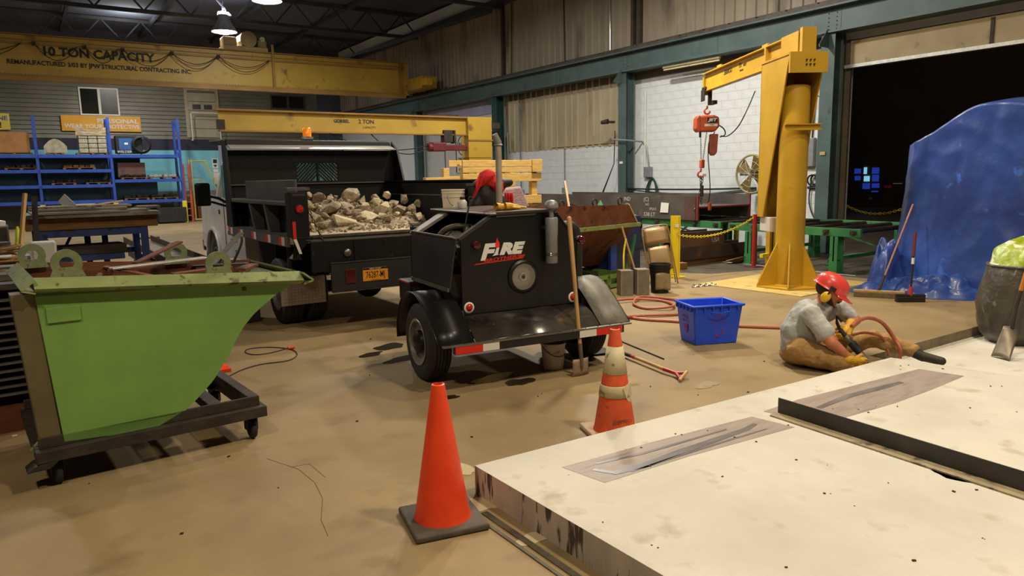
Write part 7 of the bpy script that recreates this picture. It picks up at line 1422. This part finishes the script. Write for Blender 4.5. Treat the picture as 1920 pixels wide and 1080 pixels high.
# ---------------------------------------------------------------- blue steel stand with dusty plates
st = root('steel_stand', (.12, 12.0, 0), 0, 'dark blue welded steel stand carrying dusty plates behind the green hopper', 'stand')
for x in (.0, 1.28):
    for y in (-.35, .65): MB().box(x-.045, x+.045, y-.045, y+.045, 0, 1.10).build('leg', M_bluedk, st)
for x in (.62, .85): MB().box(x-.04, x+.04, .60, .66, .0, 1.0).build('leg', M_bluedk, st)
for y in (-.35, .65): MB().box(-.04, 1.32, y-.04, y+.04, 1.0, 1.10).build('top_beam', M_bluedk, st); MB().box(-.04, 1.0 if y < 0 else 1.32, y-.04, y+.04, .66, .74).build('low_beam', M_bluedk, st)
for x in (.0, 1.28): MB().box(x-.04, x+.04, -.35, .65, 1.0, 1.09).build('end_beam', M_bluedk, st)
MB().bar((.02, -.36, 1.02), (.52, -.36, .30), .05, .09).build('diagonal', M_bluedk, st); MB().bar((-.05, -.3, 1.1), (-.05, .6, .3), .05, .06).build('diagonal', M_bluedk, st); MB().bar((.28, .64, .70), (.42, .64, .98), .03, .04).build('diagonal', M_bluedk, st)
MB().box(.1, 1.1, -.3, .5, .745, .76).build('shelf_sheet', M_grim, st)
tag(MB().obox((.75, 12.0, .81), (.8, .5, .10), rotm(0, 0, .1)).build('dark_plate', M_grim), 'dark steel plates lying on the lower shelf of the stand', 'steel plate')
tag(MB().box(-.02, 1.58, 11.58, 11.72, 1.102, 1.27).build('timber', M_woodd, bev=.01), 'long brown timber across the front of the blue stand', 'timber'); tag(MB().box(-.02, 1.5, 12.5, 12.62, 1.102, 1.27).build('timber', M_woodd, bev=.01), 'brown timber across the rear of the blue stand', 'timber')
pls = [((.80, 12.05, 1.295), (1.62, 1.25, .05), 0, 'widest dusty steel plate, bottom of the stack on the stand'), ((.62, 11.95, 1.335), (1.15, 1.1, .03), .03, 'dusty plate second from the bottom of the stack'), ((1.30, 11.92, 1.335), (.36, .8, .03), -.05, 'short drilled plate at the right of the stack'), ((.45, 12.0, 1.37), (.75, .9, .03), .10, 'square dusty plate at the left of the stack'), ((1.02, 12.05, 1.37), (.45, .7, .03), -.08, 'plate with scratched marks in the middle of the stack'), ((.30, 12.15, 1.40), (.42, .6, .03), .2, 'small grey plate on top at the left'), ((.95, 12.15, 1.40), (.7, .35, .03), .05, 'narrow plate on top at the right'), ((1.55, 12.2, 1.365), (.28, .4, .03), 0, 'small plate jutting out at the far right of the stack')]
for c_, s3_, a, lb in pls: tag(MB().obox(c_, s3_, rotm(0, 0, a)).build('steel_plate', M_plate if s3_[0] != .75 else M_mill, bev=.002), lb, 'steel plate', 'dusty plates on the blue stand')
tag(MB().obox((.52, 12.2, 1.44), (.02, .4, .14), rotm(.5, .5, .6)).build('bent_offcut', M_plate), 'bent pointed offcut standing on the dusty plates', 'scrap'); tag(MB().obox((.66, 12.3, 1.425), (.42, .03, .015), rotm(0, 0, .15)).build('white_strip', M_paper), 'white strip lying on the dusty plates', 'strip'); tag(MB().obox((1.0, 12.3, 1.432), (.5, .03, .02), rotm(0, -.12, .3)).build('thin_bar', M_woodh), 'thin tan bar lying across the dusty plates', 'bar')
for i in range(14): tag(MB().obox((rnd.uniform(.1, 1.4), rnd.uniform(11.6, 12.4), 1.352+.03*(i % 3)), (rnd.uniform(.06, .18), rnd.uniform(.02, .06), .012), rotm(0, 0, rnd.uniform(0, 3))).build('small_offcut', M_plate if i % 2 else M_mill), 'small metal offcut strewn over the dusty plate stack', 'scrap', 'small offcuts on the dusty plates')
# channels on blocks
def chan(x, y0, y1, z, w, lb, m_=M_rustd):
    c = root('steel_channel', (x, y0, z), 0, lb, 'steel channel', 'long steel channels'); MB().box(0, w, 0, y1-y0, 0, .015).build('web', M_plate, c); MB().box(0, .015, 0, y1-y0, .015, .12).build('flange', m_, c); MB().box(w-.015, w, 0, y1-y0, .015, .12).build('flange', m_, c); return c
chan(1.62, 10.6, 16.8, .52, .52, 'upper long steel channel behind the hopper, open side up'); chan(1.56, 10.2, 15.6, .35, .5, 'lower steel channel under the open one behind the hopper')
for y in (11.2, 14.6): tag(MB().box(1.55, 2.15, y, y+.12, 0, .349).build('support_block', M_woodd, bev=.01), 'timber block holding up the %s end of the steel channels' % ('near' if y < 12 else 'far'), 'block')
tag(MB().box(2.9, 3.45, 25.2, 25.3, 0, .05).build('floor_bar', M_rustd), 'short brown bar lying on the open floor near the rack', 'bar')
blobw = MB(); blobw.grid(lambda u, v: (2.0+.5*(u-.5), 9.2+.3*(v-.5), .72+.07*math.sin(PI*u)*math.sin(PI*v)), 8, 8); tag(blobw.build('white_sheet', M_paper, solid=.004, smooth='all'), 'white plastic sheet behind the hopper lug', 'sheet'); tag(MB().box(1.72, 2.28, 9.0, 9.4, 0, .715).build('small_drum', M_grim, bev=.02), 'dark box behind the hopper under the white sheet', 'box')
# bench with rope, stick, boxes at the left edge
bn2 = root('work_bench', (-1.5, 8.3, 0), 0, 'dark cluttered bench at the left edge behind the hopper', 'bench'); MB().box(0, 1.58, 0, 1.1, .82, .88).build('bench_top', mat('bench_dark', '#4a4236', '#5f5546', .7, scale=5), bn2)
for x in (.05, 1.45): 
    for y in (.05, .95): MB().box(x, x+.08, y, y+.08, 0, .82).build('leg', M_grim, bn2)
MB().box(.0, 1.55, .9, 1.0, .2, .8).build('back_panel', M_blackm, bn2)
rp = root('rope_coil', (-.25, 8.9, .882), 0, 'brown rope and wire heaped in loops on the bench', 'rope'); r11 = random.Random(9)
for k in range(9): MB().torus((r11.uniform(-.08, .08), r11.uniform(-.08, .08), .03+k*.02), .20+r11.uniform(-.05, .07), .012, (r11.uniform(-.2, .2), r11.uniform(-.2, .2), 1), 26, 6).build('rope_loop', mat('rope_brown', '#6b4c22', '#8a6630', .9, scale=30), rp, smooth='all')
tag(MB().obox((-.12, 9.6, .50), (.10, .10, 1.0)).build('white_box', M_paper, bev=.01), 'narrow white carton upended beside the bench', 'box')
tag(MB().box(.02, .26, 9.95, 10.2, .0, 1.06).build('white_box', mat('grey_white', '#a9a59c', '#bab6ad', .8, scale=4), bev=.02), 'stacked pale boxes standing between bench and blue stand', 'box')
tag(MB().bar((-.10, 10.2, .9), (.02, 10.3, 1.62), .035, .035).build('wooden_stake', M_woodh), 'slim wooden stake upright at the left edge', 'pole'); tag(MB().box(-.6, .0, 10.1, 10.5, 0, .899).build('grey_bin', M_galv, bev=.02), 'grey box holding up the wooden stake at the left edge', 'box')
tag(MB().bar((.02, 10.5, .0), (.11, 10.62, 1.58), .06, .03).build('dark_bar', M_blackm), 'dark steel bar leaning beside the blue stand', 'bar')
tag(MB().box(-1.6, -.25, 13.5, 14.3, 0, 1.1).build('clutter_crate', M_grim, bev=.02), 'dark crate among clutter at the left edge', 'crate'); tag(MB().obox((-.7, 13.9, 1.16), (.8, .4, .11), rotm(0, .1, .2)).build('white_carton', M_paper, bev=.01), 'white carton on top of the dark crate at the left edge', 'box'); tag(MB().cyl((-.35, 11.0, 0), (-.35, 11.0, 1.02), .16, n=16).build('clutter_drum', M_grim), 'dark drum standing behind the bench at the left edge', 'drum')
